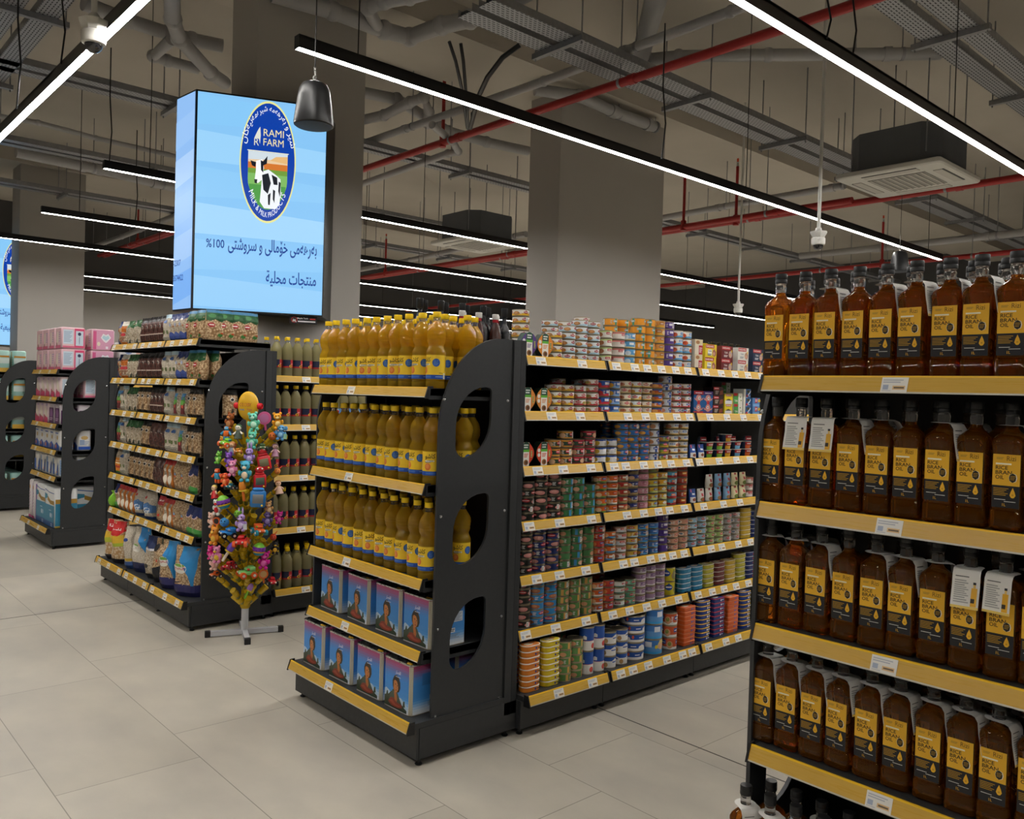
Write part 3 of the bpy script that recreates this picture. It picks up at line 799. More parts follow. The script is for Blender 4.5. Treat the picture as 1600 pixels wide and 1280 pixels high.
    def cut_panel(s, a, th=0.012, b_front=0.075, top=None, rb=0.33, rz=0.40, holes=True):
        """end panel with three leaf-shaped openings, standing at a (its outer face)"""
        top = top or s.h
        b1 = s.depth-0.075
        def corner(cx, cz, rx, rz_, a0, n=8):
            return [(cx+rx*math.cos(math.radians(a0+90*i/n)), cz+rz_*math.sin(math.radians(a0+90*i/n))) for i in range(n+1)]
        out = corner(b_front+rb, top-rz, rb, rz, 90, 16) + [(b_front, 0.155), (b1, 0.155), (b1, top)]
        loops = [out]
        if holes:
            for z0, z1 in ((1.235, 1.53), (0.79, 1.082), (0.352, 0.642)):
                x0, x1 = b_front+0.085, b1-0.11
                w = x1-x0
                loops.append(corner(x0+w*0.8, z1-0.16, w*0.8, 0.16, 90) + corner(x0+w*0.28, z0+0.05, w*0.28, 0.05, 180, 5) + corner(x0+w*0.2, z0+0.16, w*0.8, 0.16, 270) + corner(x1-w*0.12, z1-0.02, w*0.12, 0.02, 0, 4))
        cu = bpy.data.curves.new('cut', 'CURVE'); cu.dimensions = '2D'; cu.fill_mode = 'BOTH'; cu.extrude = th/2
        for lp in loops:
            sp = cu.splines.new('POLY'); sp.points.add(len(lp)-1); sp.use_cyclic_u = True
            for i, q in enumerate(lp): sp.points[i].co = (q[0], q[1], 0, 1)
        o = bpy.data.objects.new('cut', cu); me = o.to_mesh()
        b = B()
        vs = [s.P(a + v.co.z, v.co.x, v.co.y) for v in me.vertices]
        b.add(vs, [tuple(p.vertices) for p in me.polygons], 'charcoal')
        o.to_mesh_clear(); bpy.data.objects.remove(o); bpy.data.curves.remove(cu)
        pn = b.obj('end_panel', s.t, 20)
        sg = -1 if a < (s.a0+s.a1)/2 else 1
        for z in (0.185, 0.54, 1.0, 1.475):
            for bb in (b_front+0.02, b1-0.02):
                c = B(); q = s.P(a+sg*th*0.5, bb, z); c.ball(q, 0.0065, 'zinc', 8)
                c.obj('screw', pn)
        s.part('corner_post', (a-th*0.4, a+th*0.4, b1+0.003, s.depth, 0.1, top, 'charcoal'))

def end_cap(label, y0, y1, zs, joints, group, top=1.74, tags=True, zbase=0.185, strips_in=0.035):
    u = Unit(label, 'x', 1.972, y0, y1, 0.535, group, top, 'end_cap_unit')
    u.frame(joints)
    u.cut_panel(y0+0.014); u.cut_panel(y1-0.014)
    u.bx_base = True
    js = [y0, *joints, y1]
    for z, b0, inset in [(zbase, -0.03, 0.0)] + [(z, 0.04, strips_in) for z in zs]:
        for i in range(len(js)-1):
            a0 = js[i] + (inset if i == 0 else 0); a1 = js[i+1] - (inset if i == len(js)-2 else 0)
            tg = []
            if tags == 1: tg = [a0+(a1-a0)*0.62]
            elif tags > 1:
                n = tags; tg = [a0+(a1-a0)*(k+0.5+RND.uniform(-.2, .2))/n for k in range(n)]
            u.shelf(z, a0, a1, b0, tg)
    u.part('base_deck', (y0+0.001, y1-0.001, -0.012, u.depth-0.032, 0.156, 0.178, 'charcoal'))
    return u
ZK = (0.448, 0.742, 1.130, 1.523)
kasho = end_cap('charcoal end unit with leaf cutouts holding yellow cooking oil and blue tins', 2.690, 3.700, ZK, (), 'aisle end units', tags=1)
ZR = (0.575, 0.905, 1.235, 1.573)
rice = end_cap('charcoal end unit packed with amber rice bran oil bottles', 0.245, 1.262, ZR, (), 'aisle end units', tags=1)
ZC6 = (0.567, 0.826, 1.063, 1.303, 1.543, 1.792)
chick = end_cap('wide charcoal end unit stacked with bags of beans and chickpeas', 5.058, 6.810, ZC6, (5.65, 6.185), 'aisle end units', tags=3)
ZL = (0.640, 0.880, 1.118, 1.362, 1.612)
left_u = end_cap('charcoal end unit with pink and blue tissue packs', 8.262, 9.24, ZL, (), 'aisle end units', tags=2)
far_u = end_cap('farthest charcoal end unit with pale green nappy packs', 10.98, 11.96, (0.62, 0.95, 1.28, 1.60), (), 'aisle end units', tags=2)

ZT7 = (0.453, 0.697, 0.940, 1.186, 1.432, 1.678)
TX = (2.508, 3.052, 3.786, 4.53, 5.27)
tuna = []
for i, lb in enumerate(('first charcoal shelving bay of canned fish, beside the cooking oil end unit', 'middle charcoal shelving bay of canned fish', 'third charcoal shelving bay with boxed tuna and fish tins, seen past the rice bran oil', 'last charcoal shelving bay of the canned fish run, hidden beyond the rice bran oil')):
    u = Unit(lb, 'y', 2.662, TX[i], TX[i+1], 0.50, 'canned fish shelving bays')
    u.frame()
    u.part('base_deck', (TX[i]+0.005, TX[i+1]-0.005, -0.012, 0.468, 0.156, 0.178, 'charcoal'))
    n = (3, 6, 5, 4)[i]
    for z in (0.185,)+ZT7:
        b0 = -0.035 if z < 0.2 else 0.045
        k = n + RND.choice((0, 0, 1, -1))
        u.shelf(z, TX[i]+0.004, TX[i+1]-0.004, b0, [TX[i]+(TX[i+1]-TX[i])*(q+0.5+RND.uniform(-.22, .22))/k for q in range(k)])
    tuna.append(u)
# the rear half of that gondola, carrying bottles that show over the top
u = Unit('back to back shelving behind the canned fish, carrying dark bottles and jars', 'y', 3.166, 2.508, 5.27, 0.50, None)
u.frame(); u.shelf(1.678, 2.512, 5.266, 0.02, board_d=0.47); u.shelf(0.185, 2.512, 5.266, 0.02, board_d=0.47)
# oil shelving behind the toy stand
oils = []
ZO = (0.575, 0.925, 1.262, 1.585)
for i, lb in enumerate(('charcoal shelving bay of pale sunflower oil behind the toy stand', 'next charcoal shelving bay of sunflower oil, mostly hidden by the cooking oil end unit')):
    x0, x1 = ((2.512, 3.30), (3.304, 4.1))[i]
    u = Unit(lb, 'y', 5.078, x0, x1, 0.50, 'sunflower oil shelving bays')
    u.frame()
    u.part('base_deck', (x0+0.005, x1-0.005, -0.012, 0.468, 0.156, 0.178, 'charcoal'))
    for z in (0.185,)+ZO:
        u.shelf(z, x0+0.004, x1-0.004, -0.035 if z < 0.2 else 0.045, [x0+0.24+RND.uniform(-.02, .02)])
    oils.append(u)
# plain bays behind the other end units
for lb, y0, x1 in (('shelving bay of red snack packs behind the tissue end unit', 8.35, 3.6), ('shelving bay behind the farthest end unit', 11.1, 3.6), ('shelving bay behind the rice bran oil end unit', 0.27, 4.4)):
    u = Unit(lb, 'y', y0, 2.512, x1, 0.80 if y0 > 1 else 0.93, None)
    u.frame()
    for z in (0.185, 0.62, 1.05, 1.50): u.shelf(z, 2.516, x1-0.004, 0.02, [])
# ------------------------------------------------------------------ yellow cooking oil bottles
def ridged(prof, amp=0.0012):
    return prof
def kasho_recipe():
    b = B()
    body = [(0.030, 0.0), (0.037, 0.003), (0.039, 0.010), (0.039, 0.026), (0.0375, 0.030), (0.039, 0.034), (0.0392, 0.042), (0.0392, 0.136), (0.0398, 0.142), (0.0396, 0.150), (0.037, 0.158),
            (0.033, 0.166), (0.0305, 0.173), (0.031, 0.180), (0.0345, 0.188), (0.0372, 0.197), (0.0366, 0.203), (0.0386, 0.209), (0.0378, 0.215), (0.0392, 0.222), (0.0380, 0.229), (0.0372, 0.237), (0.034, 0.246), (0.0275, 0.257), (0.020, 0.268), (0.0155, 0.276)]
    fine = []
    for (r0, z0), (r1, z1) in zip(body, body[1:]):
        m_ = 1 if z0 < 0.15 else 2
        fine += [(r0+(r1-r0)*i/m_, z0+(z1-z0)*i/m_) for i in range(m_)]
    fine.append(body[-1]); nn = 32
    def wave(r, z, a):
        if z < 0.16 or z > 0.262: return r
        e = math.sin(PI*(z-0.16)/0.102)
        return r*(1+0.028*e*math.sin(6*a+z*85))
    b.loft([[(wave(r, z, 2*PI*j/nn)*math.cos(2*PI*j/nn), wave(r, z, 2*PI*j/nn)*math.sin(2*PI*j/nn), z) for j in range(nn)] for r, z in fine], 'oil_gold', True)
    n = B(); n.lathe([(0.0152, 0.2762), (0.0142, 0.280), (0.0138, 0.288), (0.0165, 0.289), (0.0165, 0.292), (0.013, 0.2925)], 'pet_clear', 16)
    c = B()
    ring = [(0.0168, 0.2928), (0.0176, 0.2945), (0.0176, 0.3125), (0.0165, 0.3148), (0.004, 0.315)]
    c.lathe(ring, '#f2cb1c*', 24)
    l = B()
    R = 0.0394; W = 2*PI*R*0.93
    mp = round_(R)
    y0, y1 = 0.040, 0.137
    its = [('r', -W/2, y0, W/2, y1, '#efc82e'), ('r', -W/2, y0, W/2, y0+0.0165, '#1f4fa8'), ('r', -0.030, y0+0.004, 0.012, y0+0.0125, '#3f6fc0'), ('lines', 0.03, y0+0.005, 0.07, y0+0.012, 1, '#7f9fd6'),
           ('p', [(-0.022+0.013*math.cos(a*PI/8)*(1+0.05*math.sin(3*a)), y0+0.035+0.0145*math.sin(a*PI/8)) for a in range(16)], '#dd7733'),
           ('e', -0.0235, y0+0.037, 0.008, 0.009, '#e48c49', 14),
           ('t', '\u0643\u0627\u0634\u0648', -0.013, y0+0.064, 0.024, '#2b2410', {'ar': 1, 'w': 0.043, 'b': 1}),
           ('r', -0.033, y0+0.0555, 0.005, y0+0.0615, '#e7e3cf'), ('t', 'KASHO', -0.013, y0+0.0565, 0.0058, '#3f5687', {'w': 0.026}),
           ('p', [(-0.036, y0+0.057), (-0.03, y0+0.0515), (-0.008, y0+0.0525), (-0.01, y0+0.054), (-0.028, y0+0.0535)], '#2d4f97'),
           ('e', 0.032, y0+0.066, 0.0155, 0.0165, '#2256ab', 24), ('lines', 0.0215, y0+0.054, 0.0425, y0+0.078, 6, '#5b86c9'),
           ('lines', 0.044, y0+0.022, 0.062, y0+0.026, 1, '#6d5c1e'), ('r', 0.064, y0+0.0, 0.075, y0+0.024, '#e9e6d8'), ('lines', 0.078, y0+0.03, 0.112, y0+0.09, 14, '#8a7a2c'), ('r', -0.075, y0+0.02, -0.058, y0+0.06, '#f4e9b4'), ('lines', -0.11, y0+0.03, -0.08, y0+0.085, 12, '#8a7a2c')]
    l.print_(its, mp, 0.009)
    return ('cooking_oil_bottle', b.mesh('bottle_body'), [('neck', n.mesh('neck'), []), ('cap', c.mesh('cap'), []), ('label_sleeve', l.mesh('label_sleeve'), [])])
REC_K = kasho_recipe()
def fill_bottles(rec, cat, group, face, f0, a0, a1, z, sp, rows, rowsp, lab, jit=0.004, twist=0.35, rz0=-PI/2+0.62, first=0, skip=None):
    n = int((a1-a0)/sp + 0.5)
    for r in range(rows):
        off = (r % 2)*sp*0.5
        for i in range(n - (r % 2)):
            if skip and skip(r, i): continue
            a = a0 + sp/2 + off + i*sp + RND.uniform(-jit, jit)
            bq = f0 + r*rowsp + RND.uniform(-jit, jit)
            p = Vector((bq, a, z)) if face == 'x' else Vector((a, bq, z))
            put(rec, p, rz0 + RND.uniform(-twist, twist), lab(r, i, n), cat, group)
ROWN = ('front row', 'second row', 'third row', 'back row')
def far_end(i, n, what):
    return nth(i+1)
SHK = {4: 'top', 3: 'upper', 2: 'middle'}
for k, z in ((4, ZK[3]), (3, ZK[2]), (2, ZK[1])):
    fill_bottles(REC_K, 'oil bottle', 'yellow cooking oil bottles on the %s shelf' % SHK[k], 'x', 1.972+0.04+0.050, 2.722, 3.668, z-0.006, 0.0865, 4 if k > 2 else 3, 0.082,
                 lambda r, i, n: 'yellow-capped oil bottle, %s from the cutout panel, %s, %s shelf' % (nth(i+1), ROWN[r], SHK[k]), 0.006, 0.5)

# ------------------------------------------------------------------ blue olive oil tins
def tin_recipe():
    S, H, r = 0.196, 0.206, 0.022
    b = B()
    def ring(ins, z, n=5):
        out = []
        for cx, cy, a0 in ((S/2-r, S/2-r, 0), (-S/2+r, S/2-r, 90), (-S/2+r, -S/2+r, 180), (S/2-r, -S/2+r, 270)):
            for i in range(n+1):
                a = math.radians(a0+90*i/n); out.append((cx+(r-ins)*math.cos(a), cy+(r-ins)*math.sin(a), z))
        return out
    cols = ['#e6edf6', '#d3e2f3', '#b6d2f0', '#8fbdea', '#66a6e6', '#4a96e2', '#4592df', '#4592df', '#4290de', '#4290de', '#418edc', '#418edc', '#4a8ad6', '#5a84cc', '#6d78b8', '#8768a0', '#9c5686', '#a84a76']
    zs = [0.003 + (H-0.006)*i/len(cols) for i in range(len(cols)+1)]
    b.loft([ring(0, z) for z in zs], cols, False)
    b.loft([ring(0.001, 0), ring(-0.001, 0.0005), ring(-0.001, 0.003), ring(0, 0.0035)], 'tin_metal', True)
    body = b
    f = B()
    mp = flat((0, -S/2, 0))
    K = 0.165/0.2
    def P(pts, k): return ('p', [(x*0.165-0.0825, y*0.2+0.006) for x, y in pts], k)
    its = [P([(0.0, 0.33), (0.06, 0.37), (0.2, 0.33), (0.3, 0.27), (0.7, 0.27), (0.95, 0.15), (0.95, 0.06), (0.0, 0.06)], '#b9d2ea'),
           P([(0.0, 0.0), (0.0, 0.2), (0.06, 0.22), (0.09, 0.3), (0.13, 0.31), (0.15, 0.24), (0.2, 0.27), (0.26, 0.32), (0.32, 0.34), (0.5, 0.36), (0.58, 0.28), (0.66, 0.22), (0.74, 0.14), (0.86, 0.09), (0.95, 0.06), (0.95, 0.0)], '#3d4a3a'),
           P([(0.24, 0.26), (0.34, 0.38), (0.42, 0.4), (0.56, 0.34), (0.66, 0.22), (0.7, 0.1), (0.3, 0.1), (0.2, 0.16)], '#4b5648'),
           P([(0.78, 0.1), (0.8, 0.22), (0.86, 0.24), (0.88, 0.12)], '#3f5040'),
           P([(0.36, 0.62), (0.42, 0.69), (0.5, 0.71), (0.6, 0.67), (0.66, 0.58), (0.67, 0.47), (0.62, 0.38), (0.54, 0.35), (0.4, 0.36), (0.34, 0.46), (0.33, 0.56)], '#3c3226'),
           P([(0.4, 0.36), (0.5, 0.34), (0.55, 0.22), (0.5, 0.1), (0.43, 0.2)], '#b8703a'),
           P([(0.39, 0.57), (0.44, 0.6), (0.52, 0.58), (0.58, 0.5), (0.58, 0.42), (0.52, 0.35), (0.44, 0.34), (0.38, 0.42)], '#c67f46'),
           P([(0.44, 0.52), (0.47, 0.53), (0.49, 0.51), (0.46, 0.5)], '#3c2a1c'), P([(0.53, 0.5), (0.56, 0.51), (0.57, 0.49), (0.54, 0.48)], '#3c2a1c'), P([(0.46, 0.4), (0.52, 0.41), (0.52, 0.39), (0.48, 0.38)], '#9a3f30'), P([(0.5, 0.49), (0.53, 0.44), (0.5, 0.43)], '#a9663a'),
           P([(0.16, 0.1), (0.26, 0.2), (0.4, 0.22), (0.5, 0.16), (0.62, 0.14), (0.74, 0.14), (0.76, 0.08), (0.66, 0.05), (0.5, 0.03), (0.3, 0.04)], '#8a3f30'),
           P([(0.2, 0.13), (0.34, 0.17), (0.48, 0.1), (0.7, 0.1), (0.6, 0.06), (0.4, 0.07)], '#a8503c'),
           ('t', '\u0627\u0644\u0642\u0635\u0627\u0631', 0.012, 0.150, 0.018, '#e8ecf6', {'ar': 1, 'w': 0.036, 'b': 1}), ('lines', -0.006, 0.139, 0.03, 0.145, 1, '#c3cce4')]
    f.print_(its, mp)
    sd = B()
    m2 = lambda u, v, e: (S/2+e, u, v)
    its2 = [('r', -0.04, 0.118, 0.075, 0.165, '#3d7cc4'), ('r', 0.018, 0.098, 0.075, 0.140, '#c9d3df'), ('lines', 0.022, 0.102, 0.071, 0.136, 7, '#8c9bb2'), ('r', 0.0, 0.055, 0.035, 0.074, '#dfe3e8'), ('lines', 0.003, 0.058, 0.032, 0.071, 2, '#39404c'), ('lines', -0.01, 0.03, 0.06, 0.05, 4, '#7f95b4')]
    sd.print_(its2, m2)
    seam = B()
    c0 = S/2-r+r*0.7071
    for k in (-0.006, 0, 0.006):
        d = Vector((1, 1, 0)).normalized()*k
        seam.cyl((c0+d.x, -c0+d.y, 0.004), (c0+d.x, -c0+d.y, H-0.004), 0.003, '#cfc8b4*', n=6)
    top = B()
    top.loft([ring(0, H-0.003), ring(-0.002, H-0.002), ring(-0.002, H+0.003), ring(0.002, H+0.004), ring(0.006, H-0.004), ring(0.012, H-0.004)], 'steel', True)
    cap = B(); cap.lathe([(0.03, H-0.004), (0.03, H+0.002), (0.027, H+0.004), (0.02, H+0.004)], 'black_plastic', 20, c=(0.045, -0.04))
    cap.rbox(0.034, 0.012, H-0.003, H+0.004, '#e6b52c', 0.004, 0.002, c=(0.062, -0.078))
    hd = B(); hd.tube([(-0.07, 0.055, H-0.003), (-0.06, 0.05, H+0.010), (0.03, 0.03, H+0.012), (0.045, 0.028, H-0.003)], 0.005, 'black_plastic', 6)
    return ('olive_oil_tin', body.mesh('tin_body'), [('front_picture', f.mesh('front_picture'), []), ('side_text', sd.mesh('side_text'), []), ('corner_seam', seam.mesh('corner_seam'), []), ('lid', top.mesh('lid'), [('spout_cap', cap.mesh('spout_cap'), []), ('handle', hd.mesh('handle'), [])])])
REC_T = tin_recipe()
for nm, z, f0, ys in (('base shelf', 0.179, 1.985+0.098, (3.566, 3.32, 3.08, 2.860)), ('shelf above the base', ZK[0]-0.006, 2.060+0.098, (3.545, 3.298, 3.058, 2.842))):
    for i, y in enumerate(ys):
        put(REC_T, (f0, y, z), -PI/2+RND.uniform(-.03, .03), 'blue portrait oil tin, %s from the far panel, %s' % (nth(i+1), nm), 'oil tin', 'blue olive oil tins on the end unit')
put(REC_T, (2.345, 2.89, 0.179), -PI/2, 'blue olive oil tin standing behind others on the base shelf, glimpsed through the lowest cutout', 'oil tin', 'blue olive oil tins on the end unit')
put(REC_T, (2.365, 3.42, ZK[0]-0.006), -PI/2, 'blue olive oil tin at the rear of the second lowest shelf', 'oil tin', 'blue olive oil tins on the end unit')

# ------------------------------------------------------------------ rice bran oil bottles
def rice_recipe(tagk=None):
    W, D = 0.0685, 0.062
    def ring(w, d, z, r, n=4):
        out = []
        r = min(r, w/2*0.98, d/2*0.98)
        for cx, cy, a0 in ((w/2-r, d/2-r, 0), (-w/2+r, d/2-r, 90), (-w/2+r, -d/2+r, 180), (w/2-r, -d/2+r, 270)):
            for i in range(n+1):
                a = math.radians(a0+90*i/n); out.append((cx+r*math.cos(a), cy+r*math.sin(a), z))
        return out
    b = B()
    secs = [(W-0.012, D-0.012, 0.0, 0.012), (W, D, 0.006, 0.012), (W, D, 0.044, 0.012), (W-0.004, D-0.004, 0.048, 0.012), (W-0.003, D-0.003, 0.052, 0.012), (W-0.003, D-0.003, 0.186, 0.012), (W, D, 0.192, 0.012), (W, D, 0.199, 0.013),
            (W-0.006, D-0.004, 0.208, 0.016), (W-0.020, D-0.016, 0.2165, 0.02), (W-0.034, D-0.030, 0.223, 0.016), (0.0262, 0.0262, 0.229, 0.0130), (0.0250, 0.0250, 0.235, 0.0124)]
    b.loft([ring(*s) for s in secs], 'oil_amber', True)
    arch = B()      # raised arch line above the label, and the ridge under it
    pts = [(-0.027, -D/2-0.0002, 0.176), (-0.027, -D/2-0.0004, 0.188), (-0.02, -D/2-0.001, 0.195), (0, -D/2-0.001, 0.1985), (0.02, -D/2-0.001, 0.195), (0.027, -D/2-0.0004, 0.188), (0.027, -D/2-0.0002, 0.176)]
    arch.tube(pts, 0.0011, 'oil_amber', 5)
    foot = B(); foot.tube([(-0.028, -D/2-0.0002, 0.0475), (0.028, -D/2-0.0002, 0.0475)], 0.0012, 'oil_amber', 5)
    nk = B(); nk.lathe([(0.0128, 0.2352), (0.0138, 0.240), (0.0142, 0.250), (0.0130, 0.256), (0.0140, 0.258), (0.0140, 0.260), (0.0125, 0.2605)], 'pet_clear', 16)
    cp = B(); cp.lathe([(0.0148, 0.2608), (0.0158, 0.262), (0.0160, 0.270), (0.0154, 0.271), (0.0158, 0.272), (0.0158, 0.2845), (0.0148, 0.287), (0.003, 0.2875)], 'black_plastic', 24)
    l = B()
    y0 = 0.0535; lw = 0.0275
    mp = flat((0, -D/2+0.0014, 0))
    its = [('r', -lw, y0, lw, y0+0.1185, '#e9b32c'), ('r', -lw, y0, lw, y0+0.049, '#1c1d22'),
           ('t', 'RICE', -0.0215, y0+0.0845, 0.0086, '#2a2006', {'al': 0, 'w': 0.0245}), ('t', 'BRAN', -0.0215, y0+0.0738, 0.0086, '#2a2006', {'al': 0, 'w': 0.033}), ('t', 'OIL', -0.0215, y0+0.0631, 0.0086, '#2a2006', {'al': 0, 'w': 0.0175}),
           ('r', -0.0215, y0+0.0955, 0.010, y0+0.0990, '#f2ead0'), ('lines', -0.0205, y0+0.1065, -0.006, y0+0.112, 2, '#b08a3a'),
           ('t', 'Rizi', 0.0095, y0+0.1045, 0.0105, '#7a5a14', {'w': 0.018, 'b': 0}),
           ('p', [(0.0135, y0+0.0565), (0.0205, y0+0.0595), (0.0225, y0+0.067), (0.0205, y0+0.0745), (0.0135, y0+0.0775), (0.0075, y0+0.0745), (0.0055, y0+0.067), (0.0075, y0+0.0595)], '#efe9d8'),
           ('p', [(0.0135, y0+0.0565), (0.0195, y0+0.0605), (0.0205, y0+0.067), (0.0195, y0+0.0735), (0.0135, y0+0.0775), (0.0075, y0+0.0735), (0.0060, y0+0.067), (0.0075, y0+0.0605)], '#231d10'),
           ('lines', 0.0085, y0+0.062, 0.0195, y0+0.0725, 3, '#9d7a22'),
           ('lines', -0.0245, y0+0.026, 0.006, y0+0.0445, 5, '#a98527'),
           ('p', [(0.0145, y0+0.0455), (0.0185, y0+0.036), (0.0205, y0+0.0285), (0.0175, y0+0.0235), (0.0145, y0+0.0225), (0.0115, y0+0.0235), (0.0085, y0+0.0285), (0.0105, y0+0.036)], '#e9b32c'),
           ('r', 0.0128, y0+0.0275, 0.0162, y0+0.031, '#c28f1c'),
           ('lines', -0.022, y0+0.0165, 0.0005, y0+0.0195, 1, '#c9c9c6'), ('lines', -0.002, y0+0.0125, 0.021, y0+0.0155, 1, '#c9c9c6'), ('t', '1L', -0.002, y0+0.0035, 0.0062, '#d9a32a')]
    l.print_(its, mp)
    kids = [('arch_ridge', arch.mesh('arch_ridge'), []), ('lower_ridge', foot.mesh('lower_ridge'), []), ('neck', nk.mesh('neck'), []), ('cap', cp.mesh('cap'), []), ('label', l.mesh('label'), [])]
    if tagk is not None:
        t = B(); ang, drop = tagk     # collar ring round the neck and a leaflet hanging at angle ang
        T = Matrix.Rotation(ang, 4, 'Z')
        inn = [(0.0145*math.cos(2*PI*i/24), 0.0145*math.sin(2*PI*i/24)) for i in range(24)]
        out = []
        for i in range(24):
            x, y = 0.029*math.cos(2*PI*i/24), 0.029*math.sin(2*PI*i/24)
            if y < -0.012: y, x = min(y, -0.02), (0.029 if x > 0 else -0.029) if abs(x) > 0.004 else x
            out.append((x, y))
        zr = 0.2372
        vs = [(x, y, zr) for x, y in inn]+[(x, y, zr-0.001+0.02*max(0, -y-0.02)*0) for x, y in out]
        t.add(vs, [(i, (i+1) % 24, 24+(i+1) % 24, 24+i) for i in range(24)]+[], 'paper_tag', T)
        path = [(-0.024, zr-0.0008), (-0.032, zr-0.004), (-0.0385, zr-0.014), (-0.041, zr-0.04), (-0.042-0.01*drop, zr-0.062), (-0.0435-0.02*drop, zr-0.088)]
        rows = [[(-0.0285, y, z), (0.0285, y, z)] for y, z in path]
        vs = [p for r in rows for p in r]
        t.add(vs, [(2*i, 2*i+2, 2*i+3, 2*i+1) for i in range(len(rows)-1)], 'paper_tag', T)
        def mpt(u, v, e):
            f = max(0.0, min(0.999, v))*(len(path)-3); i = int(f); w_ = f-i
            y = path[2+i][0]*(1-w_)+path[3+i][0]*w_; z = path[2+i][1]*(1-w_)+path[3+i][1]*w_
            return T @ Vector((u, y-e-0.0004, z))
        t.print_([('r', -0.0283, 0.93, 0.0283, 0.995, '#e9c862'), ('lines', -0.022, 0.03, 0.006, 0.08, 1, '#5c5c5a'), ('lines', -0.023, 0.14, 0.008, 0.86, 11, '#a9a9a6'),
                  ('r', 0.012, 0.36, 0.024, 0.92, '#e3ac2c'), ('r', 0.0155, 0.26, 0.0205, 0.36, '#e8c878'), ('r', 0.015, 0.19, 0.021, 0.26, '#26262c'), ('r', 0.012, 0.70, 0.020, 0.82, '#3a3020')], mpt, None, 0.34)
        kids.append(('neck_leaflet', t.mesh('neck_leaflet'), [], 'white paper leaflet hung round the neck'))
    return ('rice_bran_oil_bottle', b.mesh('bottle_body'), kids)
REC_R = rice_recipe()
REC_RT = {'f': rice_recipe((0.18, 0.6)), 'f2': rice_recipe((-0.12, 0.2)), 's': rice_recipe((1.45, 0.3)), 'b': rice_recipe((2.2, 0.3)), 'n': rice_recipe((1.05, 0.6))}
SHR = ('lowest', 'fourth', 'third', 'second', 'top')
TAGS = {4: {2: 's', 4: 's', 5: 's', 6: 's', 7: 's'}, 3: {1: 'f', 2: 'f', 3: 's', 4: 'b', 6: 's', 8: 'b'}, 2: {0: 'b', 1: 'b', 2: 's', 4: 's', 5: 's', 6: 'b', 7: 'f', 8: 'f2'},
        1: {i: 's' for i in range(9)}, 0: {0: 'n', 1: 'n', 2: 's'}}
for k, z in enumerate((0.185,)+ZR):
    base = k == 0
    for r in range(1 if base and False else 3 if k == 4 else 2):
        for i in range(13):
            y = 1.222 - 0.0728*i - (0.03 if r == 1 else 0) + RND.uniform(-.0025, .0025)
            if y < 0.28 + 0.06: continue
            x = (2.000 if base else 2.088) + r*0.078 + RND.uniform(-.003, .003)
            tg = TAGS[k].get(i) if r == 0 else ('s' if RND.random() < 0.3 else None)
            kindw = 'rice bran oil bottle' + (' with white leaflet' if tg in ('f', 'f2', 'n') else ' with edge-on leaflet' if tg else '')
            put(REC_RT[tg] if tg else REC_R, (x, y, z-0.006), -PI/2+RND.uniform(-.05, .05),
                '%s, %s from the end panel, %s, %s shelf' % (kindw, nth(i+1), ROWN[r], SHR[k]), 'oil bottle', 'rice bran oil bottles on the end unit')

# ------------------------------------------------------------------ pale sunflower oil bottles
def sun_recipe(alt=False):
    b = B()
    b.lathe([(0.027, 0), (0.034, 0.004), (0.035, 0.012), (0.0335, 0.022), (0.035, 0.03), (0.0345, 0.060), (0.0345, 0.115), (0.0355, 0.125), (0.0338, 0.138), (0.0352, 0.15), (0.033, 0.166), (0.0345, 0.178), (0.031, 0.195), (0.022, 0.214), (0.0145, 0.226)], 'oil_pale', 16)
    n = B(); n.lathe([(0.014, 0.2262), (0.0128, 0.232), (0.0128, 0.240), (0.0158, 0.241), (0.0158, 0.243)], 'pet_clear', 12)
    c = B(); c.lathe([(0.0155, 0.2435), (0.0163, 0.2455), (0.0163, 0.2625), (0.015, 0.265), (0.003, 0.2652)], '#edc51c*', 18)
    l = B(); R = 0.0348; mp = round_(R)
    if not alt:
        its = [('r', -0.1, 0.060, 0.1, 0.112, '#1d2340'), ('r', -0.1, 0.060, 0.1, 0.070, '#b02a2c'),
               ('r', 0.004, 0.070, 0.03, 0.112, '#c02b30'), ('t', 'ZER', 0.017, 0.094, 0.008, '#f1e7e2', {'w': 0.018}), ('lines', 0.008, 0.08, 0.027, 0.090, 2, '#e4b6b0'),
               ('e', 0.006, 0.071, 0.012, 0.009, '#e8b63a', 12), ('e', 0.006, 0.071, 0.006, 0.005, '#4a2e18', 10), ('r', -0.075, 0.070, -0.05, 0.112, '#c02b30'), ('r', 0.07, 0.070, 0.09, 0.112, '#c02b30')]
        its = [q for q in its if q[0] != 't']
    else:
        its = [('r', -0.1, 0.060, 0.1, 0.115, '#7fb4dc'), ('e', 0.0, 0.095, 0.022, 0.013, '#f0f2f4', 16), ('e', 0.0, 0.095, 0.019, 0.01, '#c22c34', 16), ('r', -0.1, 0.060, 0.1, 0.075, '#f2f0ea'), ('e', 0.012, 0.075, 0.012, 0.009, '#ecc04a', 12), ('e', -0.07, 0.09, 0.02, 0.012, '#c22c34', 14), ('e', 0.07, 0.09, 0.02, 0.012, '#c22c34', 14)]
    l.print_(its, mp, 0.010)
    return ('sunflower_oil_bottle', b.mesh('bottle_body'), [('neck', n.mesh('neck'), []), ('cap', c.mesh('cap'), []), ('label_sleeve', l.mesh('label_sleeve'), [])])
REC_S, REC_SA = sun_recipe(), sun_recipe(True)
SHO = ('base', 'second', 'third', 'fourth', 'top')
